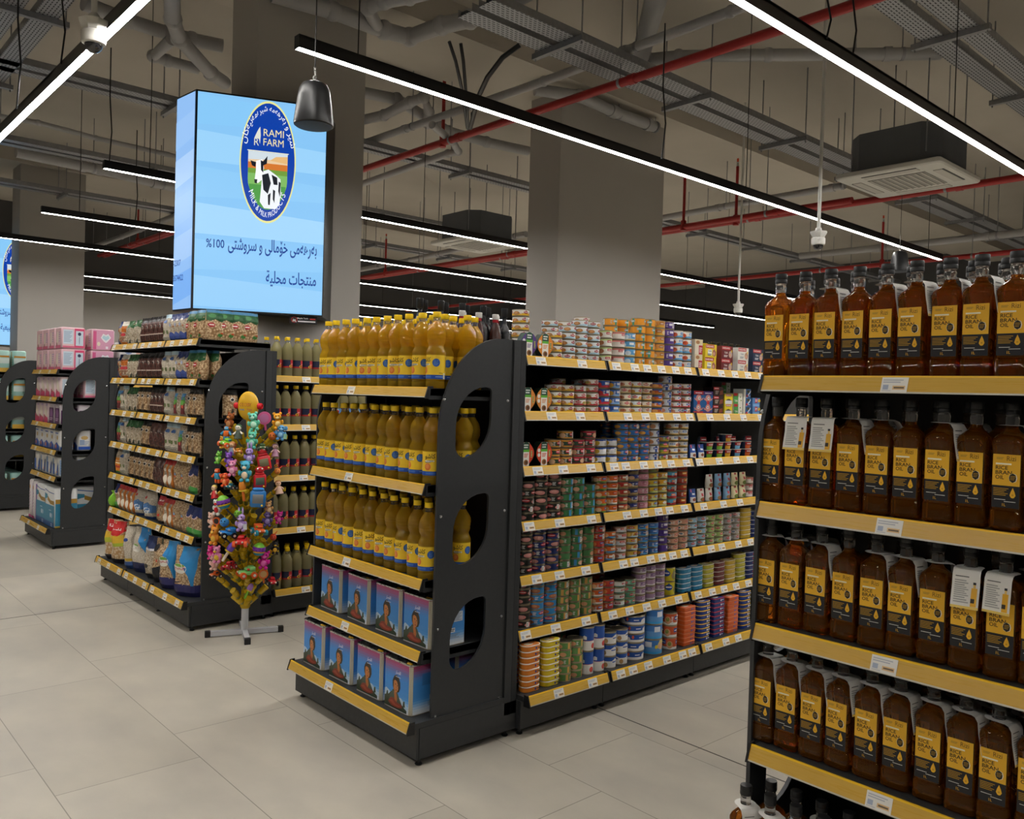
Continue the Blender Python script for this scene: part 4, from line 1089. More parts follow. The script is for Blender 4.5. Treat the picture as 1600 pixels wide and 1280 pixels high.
for k, z in enumerate((0.185,)+ZO):
    y0 = 5.078 + (0.02 if k == 0 else 0.092)
    for r in range(3 if k in (0, 4) else 2):
        for i in range(11):
            x = 2.56 + 0.0735*i + (0.036 if r % 2 else 0) + RND.uniform(-.004, .004)
            if x > 3.27: continue
            alt = i >= 6 and k > 0
            put(REC_SA if alt else REC_S, (x, y0+r*0.074+RND.uniform(-.004, .004), z-0.006), RND.uniform(-.35, .35),
                '%s sunflower oil bottle, %s from the post, %s, %s shelf' % ('blue-labelled' if alt else 'navy-labelled', nth(i+1), ROWN[r], SHO[k]), 'oil bottle', 'sunflower oil bottles behind the toy stand')
# ------------------------------------------------------------------ canned fish and meat
def round_can(name, D, H, design, lid='tin_metal'):
    R = D/2; b = B()
    b.lathe([(R-0.002, 0), (R, 0.0008), (R, 0.0028), (R-0.0014, 0.0036), (R-0.0014, H-0.0036), (R, H-0.0028), (R, H-0.0006), (R-0.002, H), (R-0.0035, H-0.0022), (R-0.009, H-0.0026), (R-0.010, H-0.0016), (0.003, H-0.0016)], ['tin_metal']*7+[lid]*4, 20)
    rr = R-0.0013; C = 2*PI*rr
    b.print_(design(C, H), round_(rr), 0.0085, None, 0.0002)
    return (name, b.mesh(name), [])
def lab(base, band=None, bh=0.3, logo=None, food=None, code='#e9e9e6', top=None, le=True, food2=None, rep=3, stripe=None):
    def f(C, H):
        z0, z1 = 0.0042, H-0.0042; h = z1-z0
        it = [('r', -C/2, z0, C/2, z1, base)]
        if band: it.append(('r', -C/2, z0, C/2, z0+h*bh, band))
        if top: it.append(('r', -C/2, z1-h*0.24, C/2, z1, top))
        for k in range(rep):
            u = -C/2 + C*(k+0.25)/rep; w = C/rep
            if stripe: it.append(('r', u-w*0.05, z0, u+w*0.12, z1, stripe))
            if food:
                it.append(('e', u+w*0.42, z0+h*0.42, w*0.2, h*0.36, food, 14))
                it.append(('e', u+w*0.40, z0+h*0.5, w*0.11, h*0.2, food2 or food, 10))
            if logo:
                if le:
                    it += [('e', u, z0+h*0.60, w*0.165, h*0.24, logo, 16), ('p', [(u-w*0.08, z0+h*0.78), (u+w*0.08, z0+h*0.78), (u, z0+h*0.95)], logo)]
                else: it.append(('r', u-w*0.17, z0+h*0.45, u+w*0.17, z0+h*0.82, logo))
                it.append(('lines', u-w*0.12, z0+h*0.52, u+w*0.12, z0+h*0.72, 1, '#efe6df'))
            it.append(('lines', u+w*0.63, z0+h*0.2, u+w*0.76, z0+h*0.8, 4, code if k else base))
        u = C*0.27
        it += [('r', u, z0+h*0.08, u+C*0.055, z1-h*0.08, code), ('lines', u+C*0.008, z0+h*0.2, u+C*0.045, z1-h*0.2, 3, '#77777c')]
        return it
    return f
def fish_tin(name, W, D, H, col, rim, logo=None, r=0.03, lid=None, step=0):
    b = B()
    b.rbox(W-0.003, D-0.003, 0, H-0.004, col, r-0.0015, 0.003, seg=5); b.rbox(W, D, H-0.0045, H-0.001, rim, r, 0.001, seg=5)
    b.rbox(W-0.008, D-0.008, H-0.0012, H-0.0002, lid or col, r-0.004, 0.0004, seg=5)
    its = []
    if logo: its = [('e', W*0.12, H*0.42, 0.0055, 0.0055, logo, 12), ('lines', W*0.2, H*0.3, W*0.34, H*0.6, 1, logo if logo != '#3b3f8f' else '#34301e')]
    b.print_(its, flat((0, -(D-0.003)/2, 0)))
    tp = lambda u, v, e: (u, v, H-0.0002+e)
    b.print_([('e', -W*0.1, 0, W*0.24, D*0.22, '#d9cdb4', 12), ('e', W*0.14, D*0.06, W*0.16, D*0.16, '#b9743f', 10), ('lines', -W*0.3, -D*0.28, W*0.1, -D*0.12, 2, '#efefe9')], tp)
    return (name, b.mesh(name), [])
def carton(name, W, D, H, front, side, its):
    b = B(); b.box((-W/2, -D/2, 0), (W/2, D/2, H), side)
    b.print_([('r', -W/2, 0, W/2, H, front)]+its, flat((0, -D/2, 0)))
    return (name, b.mesh(name), [])
def dardanel(col, txt, food, side=None):
    W, H = 0.108, 0.072
    it = [('r', -W*0.48, H*0.70, W*0.30, H*0.98, '#b3242c'), ('t', 'DARDANEL', -W*0.09, H*0.77, H*0.14, '#f1eee8', {'w': W*0.68}),
          ('t', 'TUNA', -W*0.10, H*0.40, H*0.15, txt, {'w': W*0.30}), ('e', W*0.30, H*0.36, W*0.16, H*0.28, food, 16), ('e', W*0.27, H*0.28, W*0.09, H*0.15, '#d9a58c', 12), ('e', W*0.40, H*0.62, W*0.05, H*0.12, '#e8c83a', 10),
          ('lines', -W*0.30, H*0.12, W*0.05, H*0.30, 2, txt), ('r', W*0.5-0.004, 0, W*0.5, H, side or col)]
    if col == '#e9cf2c': it.insert(2, ('r', -W*0.28, H*0.14, W*0.08, H*0.60, '#f2f2ec'))
    return carton('tuna_carton', W, 0.085, H, col, side or col, it)
def meal_bowl(c1, stripe='#f0eee6'):
    """lens-shaped ready meal bowl standing on its edge"""
    b = B(); H, W = 0.118, 0.098
    def ol(k, y): return [(k*W/2*math.sin(PI*t)**0.8*(1) if s > 0 else -k*W/2*math.sin(PI*t)**0.8, y, 0.002+H*t) for s, rng in ((1, range(1, 12)), (-1, range(11, 0, -1))) for t in [i/12 for i in rng]]
    b.loft([ol(0.72, 0.045), ol(0.9, 0.02), ol(1.0, 0.004), ol(1.0, 0.0)], ['#22352b', '#2b4536', '#2b4536'], True)
    o2 = [(p[0]*0.99, p[2]) for p in ol(1, 0)]
    its = [('p', o2, c1), ('r', -0.019, 0.004, 0.019, H*0.93, stripe), ('p', [(-0.0205, H*0.66), (0.0205, H*0.66), (0.0195, H*0.90), (0.0, H*0.96), (-0.0195, H*0.90)], '#2d5442'), ('r', -0.0205, H*0.57, 0.0205, H*0.66, '#63b53e'),
           ('lines', -0.014, H*0.70, 0.013, H*0.88, 2, '#dfe6df'), ('lines', -0.013, H*0.36, 0.013, H*0.52, 3, c1), ('e', 0.0, H*0.17, 0.014, 0.013, '#9a6a3a', 14), ('e', 0.002, H*0.17, 0.008, 0.008, '#5a3a20', 12),
           ('e', -0.033, H*0.62, 0.0085, 0.009, '#e9e9e2', 12), ('e', -0.033, H*0.44, 0.0085, 0.009, '#e9e9e2', 12), ('r', 0.028, H*0.36, 0.036, H*0.62, '#d9d38a'), ('lines', 0.027, H*0.37, 0.037, H*0.61, 4, '#3c6b3c')]
    b.print_(its, lambda u, v, e: (u, -e, v))
    return ('ready_meal_bowl', b.mesh('ready_meal_bowl'), [])
def pouch(W, H, its, col):
    b = B()
    def ring(z, w, d): return [(w/2*math.cos(2*PI*i/16), d/2*math.sin(2*PI*i/16), z) for i in range(16)]
    b.loft([ring(0, W*0.8, 0.028), ring(H*0.06, W*0.92, 0.036), ring(H*0.4, W*0.98, 0.034), ring(H*0.75, W, 0.018), ring(H*0.93, W, 0.004), ring(H, W, 0.003)], col, True)
    def mp(u, v, e):
        t = v/H
        d = (0.036 if t < 0.4 else 0.036-(t-0.4)/0.53*0.032 if t < 0.93 else 0.004)/2
        return (u, -d*math.sqrt(max(0.0, 1-(u/(W/2))**2))-e-0.0004, v)
    b.print_(its, mp, W/7, H/9)
    return ('tuna_pouch', b.mesh('tuna_pouch'), [])
TN = lambda *a, **k: round_can('tuna_can', 0.083, 0.0325, lab(*a, **k))
T4 = lambda *a, **k: round_can('tuna_can', 0.078, 0.040, lab(*a, **k))
HM = lambda *a, **k: round_can('ham_can', 0.084, 0.0355, lab(*a, **k))
PT = lambda *a, **k: round_can('pate_can', 0.079, 0.0365, lab(*a, **k))
FT = lambda col, rim, logo=None, H=0.0255, **k: fish_tin('fish_tin', 0.106, 0.062, H, col, rim, logo, **k)
KIND = {
 'yw': ('yellow and white tuna can', TN('#eeece6', '#e3b426', 0.42, '#a02436', '#b98550', food2='#d9a06a')),
 'bw': ('white and pale blue tuna can', TN('#e9ecec', '#a8cfe0', 0.34, '#a02436', '#b98550', food2='#d9a06a')),
 'rw': ('white and red tuna can', TN('#ece8e2', '#b52a30', 0.3, '#a82634', '#c98f5a', food2='#8a9a4a')),
 'gw': ('white and green tuna can', T4('#e6e4da', None, 0, '#b53a42', '#a06a48', top='#b9cf8a', le=False)),
 'rd': ('white and red banded tuna can', T4('#e8e0d8', None, 0, '#b53a42', None, top='#cf7a72', le=False)),
 'sb': ('sky blue tuna can', T4('#5fa4d4', '#e9d68a', 0.15, '#e9eef2', '#c9d9e6', le=False)),
 'or': ('orange tuna can', T4('#e79a28', None, 0, '#7fa6b8', None, stripe='#3f8a68', le=False)),
 'ob': ('brown and orange tuna can', T4('#c98a3f', '#d9a52c', 0.3, '#8a5a30', '#d9c4a0', le=False)),
 'pu': ('purple tuna can', T4('#53398a', None, 0, '#e7e2ee', '#53398a', le=False)),
 'bo': ('white, blue and orange tuna can', T4('#e9e4da', '#5aa6d8', 0.3, '#4a86c4', '#d2653a', le=False, food2='#c04f2c')),
 'blr': ('blue and red tuna can', T4('#2452a4', '#c4303a', 0.35, '#e6e6ea', '#c4303a', le=False)),
 'bly': ('blue tuna can with yellow food picture', T4('#2f66b8', '#7fb0e0', 0.3, '#e6e9f2', '#d9b23a', le=False)),
 'cr': ('cream and red tuna can', TN('#e9dcc6', '#d8c48a', 0.2, '#c2343a', '#c98a66', food2='#b5583c')),
 'cb': ('cream and sky blue tuna can', TN('#dfe6ea', '#e2c65a', 0.25, '#c2343a', '#cf9a54')),
 'br': ('brown and white tuna can', TN('#e4dccd', '#d9a83a', 0.2, '#b04a2c', '#8a5230', food2='#6e3f24')),
 'bf': ('orange and blue tuna can', TN('#c25a2c', '#d98a2c', 0.3, '#2a57a8', '#e0a05a', top='#2a57a8')),
 'wb': ('grey and navy tuna can', T4('#c6c8cc', None, 0, '#2a4a94', '#cf8a6a', stripe='#2a4a94', le=False)),
 'wr': ('white, red and blue tuna can', TN('#e9e6e2', '#c23038', 0.2, '#3f7ab8', '#c98a70', le=False, stripe='#c23038')),
 'gy': ('green and yellow chicken can', T4('#2f4a38', '#d99a3a', 0.18, '#c23048', '#d9b08c', top='#d99a3a')),
 'gr': ('green and red chicken can', T4('#2f4a38', '#b02c40', 0.12, '#c23048', '#d9b08c', top='#b02c40')),
 'wn': ('white and royal blue tuna can', T4('#e4e4e4', None, 0, '#e9eaf0', '#c9a83a', top='#2a4fa0', le=False)),
 'db': ('deep blue tuna can', TN('#3374b8', '#2a66aa', 0.2, '#a82a34', '#e0a03a', food2='#e9b85a')),
 'nw': ('navy and white tuna can', T4('#dadde2', None, 0, '#26478e', '#d99a6a', stripe='#26478e', le=False)),
 'yg': ('navy, yellow and green tuna can', TN('#7f9a3a', '#c9a82c', 0.3, '#d9455a', '#c98a5a', top='#2a4a8a')),
 'wy': ('white and yellow tuna can', TN('#e2dfd6', '#e0b23a', 0.18, '#5a82c0', '#b9785a', le=False)),
 'hb': ('black ham can', HM('#23241f', None, 0, '#b5242e', '#d98f8a', food2='#e6a8a0', rep=2)),
 'hn': ('navy ham can', HM('#1f2f66', None, 0, '#b5242e', '#c98a80', food2='#dba59a', rep=2)),
 'hl': ('bright blue luncheon can', HM('#2f8ac8', None, 0, '#c0242e', '#a86a4a', food2='#c48a62', rep=2)),
 'gp': ('green and blue pate can', PT('#3f7f50', None, 0, None, '#d9a68c', stripe='#4a9ad0')),
 'gg': ('green pate can', PT('#4a7f4c', None, 0, None, '#c98f6e')),
 'go': ('green and ochre pate can', PT('#5c8a4c', None, 0, None, '#c9926e', stripe='#d9a65a')),
 'og': ('orange and green pate can', PT('#d9662a', '#5c9a3c', 0.2, '#2a4f96', '#e6c49a', le=False)),
 'oo': ('orange pate can', PT('#dd6f2a', '#e9e6dc', 0.2, '#c9442a', '#e2bd8a', le=False)),
 'ro': ('red and orange pate can', PT('#c8482a', '#b0283a', 0.2, '#4a3a8a', '#d98a4a', le=False)),
 'oc': ('orange and sky blue pate can', PT('#dd6f2a', '#4a9ad4', 0.25, '#e9d9c4', '#e2bd8a', le=False)),
 'rt': ('red and tan hotdog can', PT('#b8332c', '#a58c5a', 0.3, '#e0ccae', '#d9a878', le=False)),
 'nt': ('navy and tan hotdog can', PT('#2c3470', '#a58c5a', 0.35, '#4f5a9a', '#e0b48c', le=False)),
 'pk': ('pink meat can', PT('#c48a98', None, 0, '#a8566e', '#d9a6ae', le=False)),
 'yb': ('yellow and green mushroom can', PT('#d9bc3a', '#b9cf8a', 0.3, '#2f66b0', '#c98a3a', le=False)),
 'ye': ('yellow meat can', PT('#e2ac2c', '#cfd08a', 0.3, '#e9e6dc', '#b9783a')),
 'rc': ('red and cyan meat can', PT('#58b4dc', '#b02c2c', 0.38, '#e0742c', None, le=False)),
 'by': ('brown and yellow meat can', PT('#b5482a', '#a02c24', 0.3, '#e8b23a', None, le=False)),
 'wo': ('white and red ringed tuna can', TN('#d9dfe4', None, 0, '#c9382e', '#c98a72', top='#d9a898', le=False)),
 'yr': ('yellow and red tuna can', TN('#e6bc4a', '#a8c8d8', 0.3, '#b53034', '#e9c66a', le=False)),
 'b1': ('blue tuna can with fish picture', TN('#3a72b8', '#4aa0d8', 0.3, '#2a4a86', '#d99a4a')),
 'b2': ('plain blue tuna can', TN('#3b6cb0', '#4aa0d8', 0.2, '#5a86c4', '#3b6cb0', le=False)),
 'pe': ('peach tuna can', TN('#dba88c', None, 0, '#c2564a', '#e9d9c4', food2='#5a7a9a')),
 'lb': ('light blue tuna can', TN('#9cc4dc', None, 0, '#c23a40', '#e9e2d4', food2='#d9a05a')),
 'lg': ('light green tuna can', TN('#a9c47a', None, 0, '#c23a40', '#e9e2d4', food2='#7a9a4a')),
 'gy2': ('grey tuna can', TN('#b0acaa', None, 0, '#c23a40', '#d9d4ce', food2='#6a86a8')),
 'wg': ('white and green tuna can with red logo', TN('#dfe2dc', '#3f7f70', 0.2, '#b02c3a', None, le=False)),
 'gk': ('green and pink tuna can', TN('#6aa88a', None, 0, '#b02c3a', '#d96a7a', food2='#c9cf6a')),
 'mv': ('mauve fish can', PT('#a88aa8', '#d9d2d4', 0.25, '#6a4a86', None, le=False)),
 'ow': ('orange and white tuna can', PT('#d9642a', '#e9e9e4', 0.24, '#3a5aa0', '#e0b080', le=False)),
 'tl': ('tall white and blue tin of peeled vegetables', round_can('vegetable_can', 0.074, 0.112, lambda C, H: [('r', -C/2, 0.004, C/2, H-0.004, '#e4e2dc'), ('r', -C/2, H*0.45, C/2, H-0.004, '#23509e'), ('r', -C/2, H*0.435, C/2, H*0.45, '#b5304a')]
        + [q for k in range(3) for u in [-C/2+C*(k+0.4)/3] for q in (('e', u, H*0.22, C*0.055, H*0.12, '#bf3a34', 14), ('e', u-C*0.02, H*0.24, C*0.03, H*0.08, '#d9564a', 10), ('p', [(u+C*0.07, H*0.5), (u+C*0.17, H*0.5), (u+C*0.17, H*0.62), (u+C*0.12, H*0.67), (u+C*0.07, H*0.6)], '#e4e2dc'))])),
 'md': ('medium white and blue can', round_can('vegetable_can', 0.086, 0.058, lambda C, H: [('r', -C/2, 0.004, C/2, H-0.004, '#e4e2dc'), ('r', -C/2, H*0.6, C/2, H-0.004, '#23509e')]
        + [q for k in range(3) for u in [-C/2+C*(k+0.4)/3] for q in (('p', [(u-C*0.09, H*0.3), (u+C*0.08, H*0.3), (u+C*0.08, H*0.62), (u, H*0.8), (u-C*0.08, H*0.62)], '#e4e2dc'), ('lines', u-C*0.07, H*0.42, u+C*0.06, H*0.6, 1, '#2a4fa0'), ('e', u+C*0.13, H*0.3, C*0.04, H*0.2, '#b08a5a', 12))])),
 'wd': ('wide shallow blue and white tuna can', round_can('tuna_can', 0.128, 0.044, lambda C, H: [('r', -C/2, 0.004, C/2, H-0.004, '#23509e'), ('r', -C/2, 0.004, C/2, H*0.36, '#e6e4de')]
        + [q for k in range(3) for u in [-C/2+C*(k+0.4)/3] for q in (('p', [(u-C*0.06, H*0.3), (u+C*0.06, H*0.3), (u+C*0.05, H*0.6), (u, H*0.76), (u-C*0.05, H*0.6)], '#e6e4de'), ('lines', u-C*0.16, H*0.5, u-C*0.09, H*0.7, 1, '#dfe4ee'), ('e', u+C*0.09, H*0.66, C*0.016, H*0.2, '#c8523a', 10))])),
 'wl': ('large pale blue tuna can', round_can('tuna_can', 0.118, 0.078, lambda C, H: [('r', -C/2, 0.004, C/2, H-0.004, '#5a93cc'), ('r', -C/2, 0.004, C/2, H*0.2, '#3a9ad4'), ('r', -C/2, H*0.55, C/2, H-0.004, '#3a74b8')]
        + [q for k in range(2) for u in [-C/2+C*(k+0.4)/2] for q in (('p', [(u-0.012, H*0.5), (u+0.02, H*0.3), (u+0.05, H*0.5), (u+0.05, H-0.004), (u+0.01, H-0.004)], '#d9c47a'), ('e', u+0.02, H*0.55, C*0.06, H*0.2, '#d9a888', 14), ('e', u-0.012, H*0.52, C*0.022, H*0.13, '#e0c83a', 12), ('r', u-C*0.2, H*0.5, u-C*0.1, H*0.85, '#dfe4ea'))])),
 'om': ('orange and white tuna can with round food picture', round_can('tuna_can', 0.084, 0.064, lab('#c8562c', '#e9e9e4', 0.22, '#2a4f96', '#cf9a72', food2='#7a8a3a', le=False))),
 'fo': ('flat orange fish tin', FT('#d9802a', '#e9e4da', '#3b3f8f')), 'fy': ('flat yellow fish tin', FT('#e0c62c', '#efece2', '#3b3f8f')),
 'f2': ('flat orange sardine tin with blue logo', FT('#d2602a', '#d97a4a', '#3a62b0', 0.0225, r=0.008)), 'fn': ('flat navy sardine tin with yellow rim', FT('#1f3a86', '#e3b52c', '#e9e9ee', 0.0235)),
 'fr': ('flat navy sardine tin with red rim', FT('#1f3476', '#b5243c', '#e9e9ee', 0.0235, r=0.008)), 'ft': ('flat teal fish tin', FT('#2f7fa8', '#dfe6ea', '#4a9ac0')), 'fv': ('flat mustard fish tin', FT('#b8b03a', '#dfdccf', '#d0c85a')),
 'fm': ('flat maroon fish tin', FT('#6a2c2c', '#d9ccc8', '#8a4a4a')), 'fw': ('flat gold fish tin', FT('#c9a83a', '#e2dcc6', '#d9bc5a')), 'fb': ('flat navy fish tin', FT('#1c2f70', '#c9cdd9', '#c9484a')),
 'fish': ('tall yellow fish can', round_can('fish_can', 0.086, 0.075, lab('#d2c42c', None, 0, '#2a4fa0', '#a8866a', food2='#c9b09a', rep=2, code='#8a9a2c'))),
 'dy': ('yellow boxed tuna', dardanel('#e9cf2c', '#23324a', '#a8665a')), 'dm': ('maroon boxed tuna', dardanel('#6a2326', '#efe6e0', '#b9a8a0')),
 'dw': ('white boxed tuna', dardanel('#e2dfd6', '#6a7a86', '#b08a70', '#d9d6cc')), 'dn': ('navy boxed tuna', dardanel('#1f2f4a', '#e6e9ee', '#b9a090')),
 'cc': ('cream and red tuna carton', carton('tuna_carton', 0.07, 0.07, 0.082, '#e0d6c2', '#cfc4ae', [('r', 0.0, 0.0, 0.035, 0.05, '#b5303a'), ('r', -0.035, 0.055, 0.035, 0.082, '#d9cba8'), ('e', -0.01, 0.066, 0.018, 0.01, '#a8764a', 12), ('lines', 0.005, 0.01, 0.03, 0.04, 3, '#e9d9d4')])),
}
def octo(c):
    W, H = 0.088, 0.128
    arm = lambda s, y: [(s*0.010, y), (s*0.034, y+0.004), (s*0.042, y+0.016), (s*0.037, y+0.017), (s*0.028, y+0.010), (s*0.010, y+0.009)]
    return carton('snack_carton', W, 0.07, H, '#1c5a96', '#1a4a80', [('r', -W/2, H*0.84, W/2, H, c), ('r', -W/2, 0, W/2, H*0.13, c), ('lines', -0.03, H*0.88, 0.03, H*0.95, 1, '#efe6ea'), ('e', 0, H*0.68, 0.025, 0.022, '#c98a80', 16), ('e', 0.004, H*0.69, 0.009, 0.009, '#f2efe9', 12), ('e', 0.005, H*0.69, 0.004, 0.005, '#2a2226', 10),
            ('p', arm(1, H*0.58), '#c98a80'), ('p', arm(-1, H*0.58), '#c98a80'), ('r', -0.012, H*0.36, 0.012, H*0.58, '#b5303a'), ('e', 0, H*0.27, 0.023, 0.021, '#c98a80', 16), ('e', -0.002, H*0.29, 0.009, 0.008, '#f2efe9', 12), ('e', -0.002, H*0.29, 0.004, 0.005, '#2a2226', 10), ('p', arm(1, H*0.16), '#c98a80'), ('p', arm(-1, H*0.16), '#c98a80')])
KIND['o1'] = ('blue carton with pink octopus and red ends', octo('#b5303a'))
KIND['o2'] = ('blue carton with pink octopus and purple ends', octo('#5a3a86'))
KIND['dk'] = ('dark brown tuna carton', carton('tuna_carton', 0.098, 0.07, 0.051, '#33221e', '#2a1c18', [('r', -0.049, 0.036, 0.004, 0.051, '#b5242c'), ('lines', -0.04, 0.04, 0.0, 0.047, 1, '#efe6e0'), ('lines', -0.032, 0.01, 0.002, 0.032, 3, '#cfc6b6'), ('p', [(0.01, 0.006), (0.044, 0.012), (0.044, 0.036), (0.014, 0.03)], '#8a4a34')]))
KIND['cy'] = ('yellow salmon carton', carton('tuna_carton', 0.082, 0.07, 0.058, '#e3cc2c', '#d2bc26', [('r', -0.028, 0.046, 0.028, 0.057, '#a83a6a'), ('lines', -0.024, 0.048, 0.024, 0.055, 1, '#efe6ea'), ('r', -0.035, 0.002, 0.035, 0.022, '#dcdce0'), ('p', [(-0.03, 0.022), (-0.012, 0.03), (0.006, 0.032), (0.03, 0.022)], '#4a4a44')]))
KIND['cg'] = ('green and white tuna carton', carton('tuna_carton', 0.088, 0.07, 0.062, '#e4e2d6', '#d9d6ca', [('r', -0.044, 0.0, 0.002, 0.062, '#4a9a4a'), ('r', -0.044, 0.046, -0.006, 0.062, '#b5242c'), ('t', 'TUNA', -0.019, 0.012, 0.012, '#efece2', {'w': 0.03}), ('e', 0.022, 0.04, 0.006, 0.004, '#6a8a3a', 10), ('e', 0.03, 0.02, 0.006, 0.004, '#6a8a3a', 10)]))
KIND['bs'] = ('blue striped salad carton', carton('salad_carton', 0.076, 0.07, 0.05, '#2f5f9a', '#dfe2e0', [('r', -0.038, 0, -0.016, 0.05, '#e0dccb'), ('p', [(-0.012, 0.0), (0.0, 0.0), (0.038, 0.034), (0.038, 0.044)], '#dfe4ea'), ('e', 0.012, 0.036, 0.017, 0.009, '#4a4a34', 12), ('e', 0.0, 0.01, 0.01, 0.008, '#c23a40', 12), ('lines', 0.01, 0.006, 0.034, 0.012, 1, '#dfe4ea')]))
KIND['bs2'] = ('light blue salad carton with red band', carton('salad_carton', 0.076, 0.07, 0.05, '#5a8ac4', '#4a78b0', [('r', -0.012, 0.02, 0.012, 0.048, '#c2303a'), ('r', -0.03, 0.0, 0.03, 0.014, '#7fb0e0'), ('e', 0.03, 0.034, 0.014, 0.01, '#d9b23a', 12), ('lines', -0.01, 0.026, 0.01, 0.042, 2, '#efe6ea')]))
for key, c1, w_ in (('mb', '#e28a2c', 'orange'), ('mp', '#5a3f86', 'purple'), ('mo', '#d9883a', 'amber'), ('mr', '#cf4426', 'red')):
    KIND[key] = ('%s ready meal bowl' % w_, meal_bowl(c1))
def dbowl(c):
    b = meal_bowl('#1f3a5a', '#1f3a5a')
    q = B(); H, W = 0.112, 0.088
    def ring(z, w, d): return [(w/2*math.cos(2*PI*i/18)*(1), d/2*math.sin(2*PI*i/18), z) for i in range(18)]
    q.loft([ring(0.0, 0.05, 0.03), ring(0.02, 0.074, 0.04), ring(0.06, W, 0.036), ring(0.1, 0.074, 0.026), ring(H, 0.05, 0.014)], '#22303f', True)
    mp = lambda u, v, e: (u, -0.0215*math.sqrt(max(0.02, 1-(u/0.046)**2))*(1 if v < 0.07 else 1-(v-0.07)*7)-e, v)
    q.print_([('r', -0.03, 0.002, 0.03, 0.11, '#1f3f66'), ('r', -0.03, 0.086, 0.03, 0.11, '#b5242c'), ('r', -0.032, 0.044, 0.032, 0.054, c), ('e', 0.01, 0.024, 0.015, 0.015, '#a87a4a', 14), ('lines', -0.022, 0.09, 0.022, 0.1, 1, '#efe6e0'), ('lines', -0.02, 0.062, 0.024, 0.078, 2, '#dfe6ee')], mp, 0.012)
    return ('ready_meal_bowl', q.mesh('ready_meal_bowl'), [])
for key, c1, w_ in (('d1', '#8ab53a', 'green'), ('d2', '#5aa0d0', 'blue'), ('d3', '#d9662c', 'orange')):
    KIND[key] = ('navy and red meal bowl with %s stripe' % w_, dbowl(c1))
def cup(c):
    b = B(); b.lathe([(0.03, 0.0), (0.031, 0.001), (0.038, 0.04), (0.041, 0.041), (0.041, 0.043), (0.003, 0.0435)], ['#1f3050', '#1f3050', '#d9d6cc', '#d9d6cc', '#d9d6cc'], 18)
    mp = lambda u, v, e: ((0.0305+0.19*v*1.0+e)*math.sin(u/0.035), -(0.0305+0.19*v+e)*math.cos(u/0.035), v)
    b.print_([('r', -0.03, 0.002, 0.03, 0.022, c), ('r', -0.03, 0.022, 0.03, 0.04, '#b5242c'), ('lines', -0.02, 0.025, 0.02, 0.036, 1, '#efe6e0')], mp, 0.008)
    return ('salad_cup', b.mesh('salad_cup'), [])
for key, c1, w_ in (('u1', '#7ab53a', 'green'), ('u2', '#d9a82c', 'yellow'), ('u3', '#6aa8d0', 'blue'), ('u4', '#d9662c', 'orange')):
    KIND[key] = ('red and %s tuna salad cup' % w_, cup(c1))
KIND['pb'] = ('blue and white tuna pouch', pouch(0.058, 0.078, [('r', -0.026, 0.034, 0.026, 0.075, '#1f4a9a'), ('r', -0.026, 0.003, 0.026, 0.034, '#e4e2dc'), ('e', 0.0, 0.02, 0.014, 0.009, '#8a4a34', 12), ('r', -0.012, 0.046, 0.012, 0.056, '#dfe4ea'), ('r', -0.02, 0.06, -0.012, 0.076, '#d95a6a')], '#2450a0'))
KIND['pw'] = ('white tuna pouch with red lettering', pouch(0.064, 0.076, [('r', -0.007, 0.034, 0.012, 0.074, '#b5303a'), ('e', 0.002, 0.017, 0.02, 0.012, '#8a6a3a', 12), ('e', 0.008, 0.016, 0.01, 0.008, '#a83a34', 10)], '#ddd9d0'))
KIND['pl'] = ('light blue tuna pouch with red lettering', pouch(0.064, 0.076, [('r', -0.007, 0.034, 0.012, 0.074, '#b5303a'), ('e', 0.002, 0.017, 0.02, 0.012, '#9a7a4a', 12), ('e', 0.008, 0.014, 0.008, 0.007, '#a83a34', 10)], '#7fa8cc'))
KIND['pc'] = ('cream tuna pouch with red lettering', pouch(0.064, 0.076, [('r', -0.007, 0.034, 0.012, 0.074, '#b5303a'), ('e', 0.002, 0.017, 0.02, 0.012, '#6a7a3a', 12)], '#ddd2a8'))
def proj(x, y, z):
    p = Vector((x, y, z-CAMZ)); w_ = p.dot(FWD)
    return 800+FPX*p.dot(RIGHT)/w_
def x_at(u, y, z):
    lo, hi = 1.5, 8.0
    for _ in range(40):
        m_ = (lo+hi)/2
        if proj(m_, y, z) < u: lo = m_
        else: hi = m_
    return (lo+hi)/2
SIZES = {k: (max(v.co.x for v in r[1].vertices)-min(v.co.x for v in r[1].vertices), max(v.co.y for v in r[1].vertices)-min(v.co.y for v in r[1].vertices), max(v.co.z for v in r[1].vertices)) for k, (d, r) in KIND.items()}
ROUND = {'tuna_can', 'ham_can', 'pate_can', 'fish_can', 'vegetable_can'}
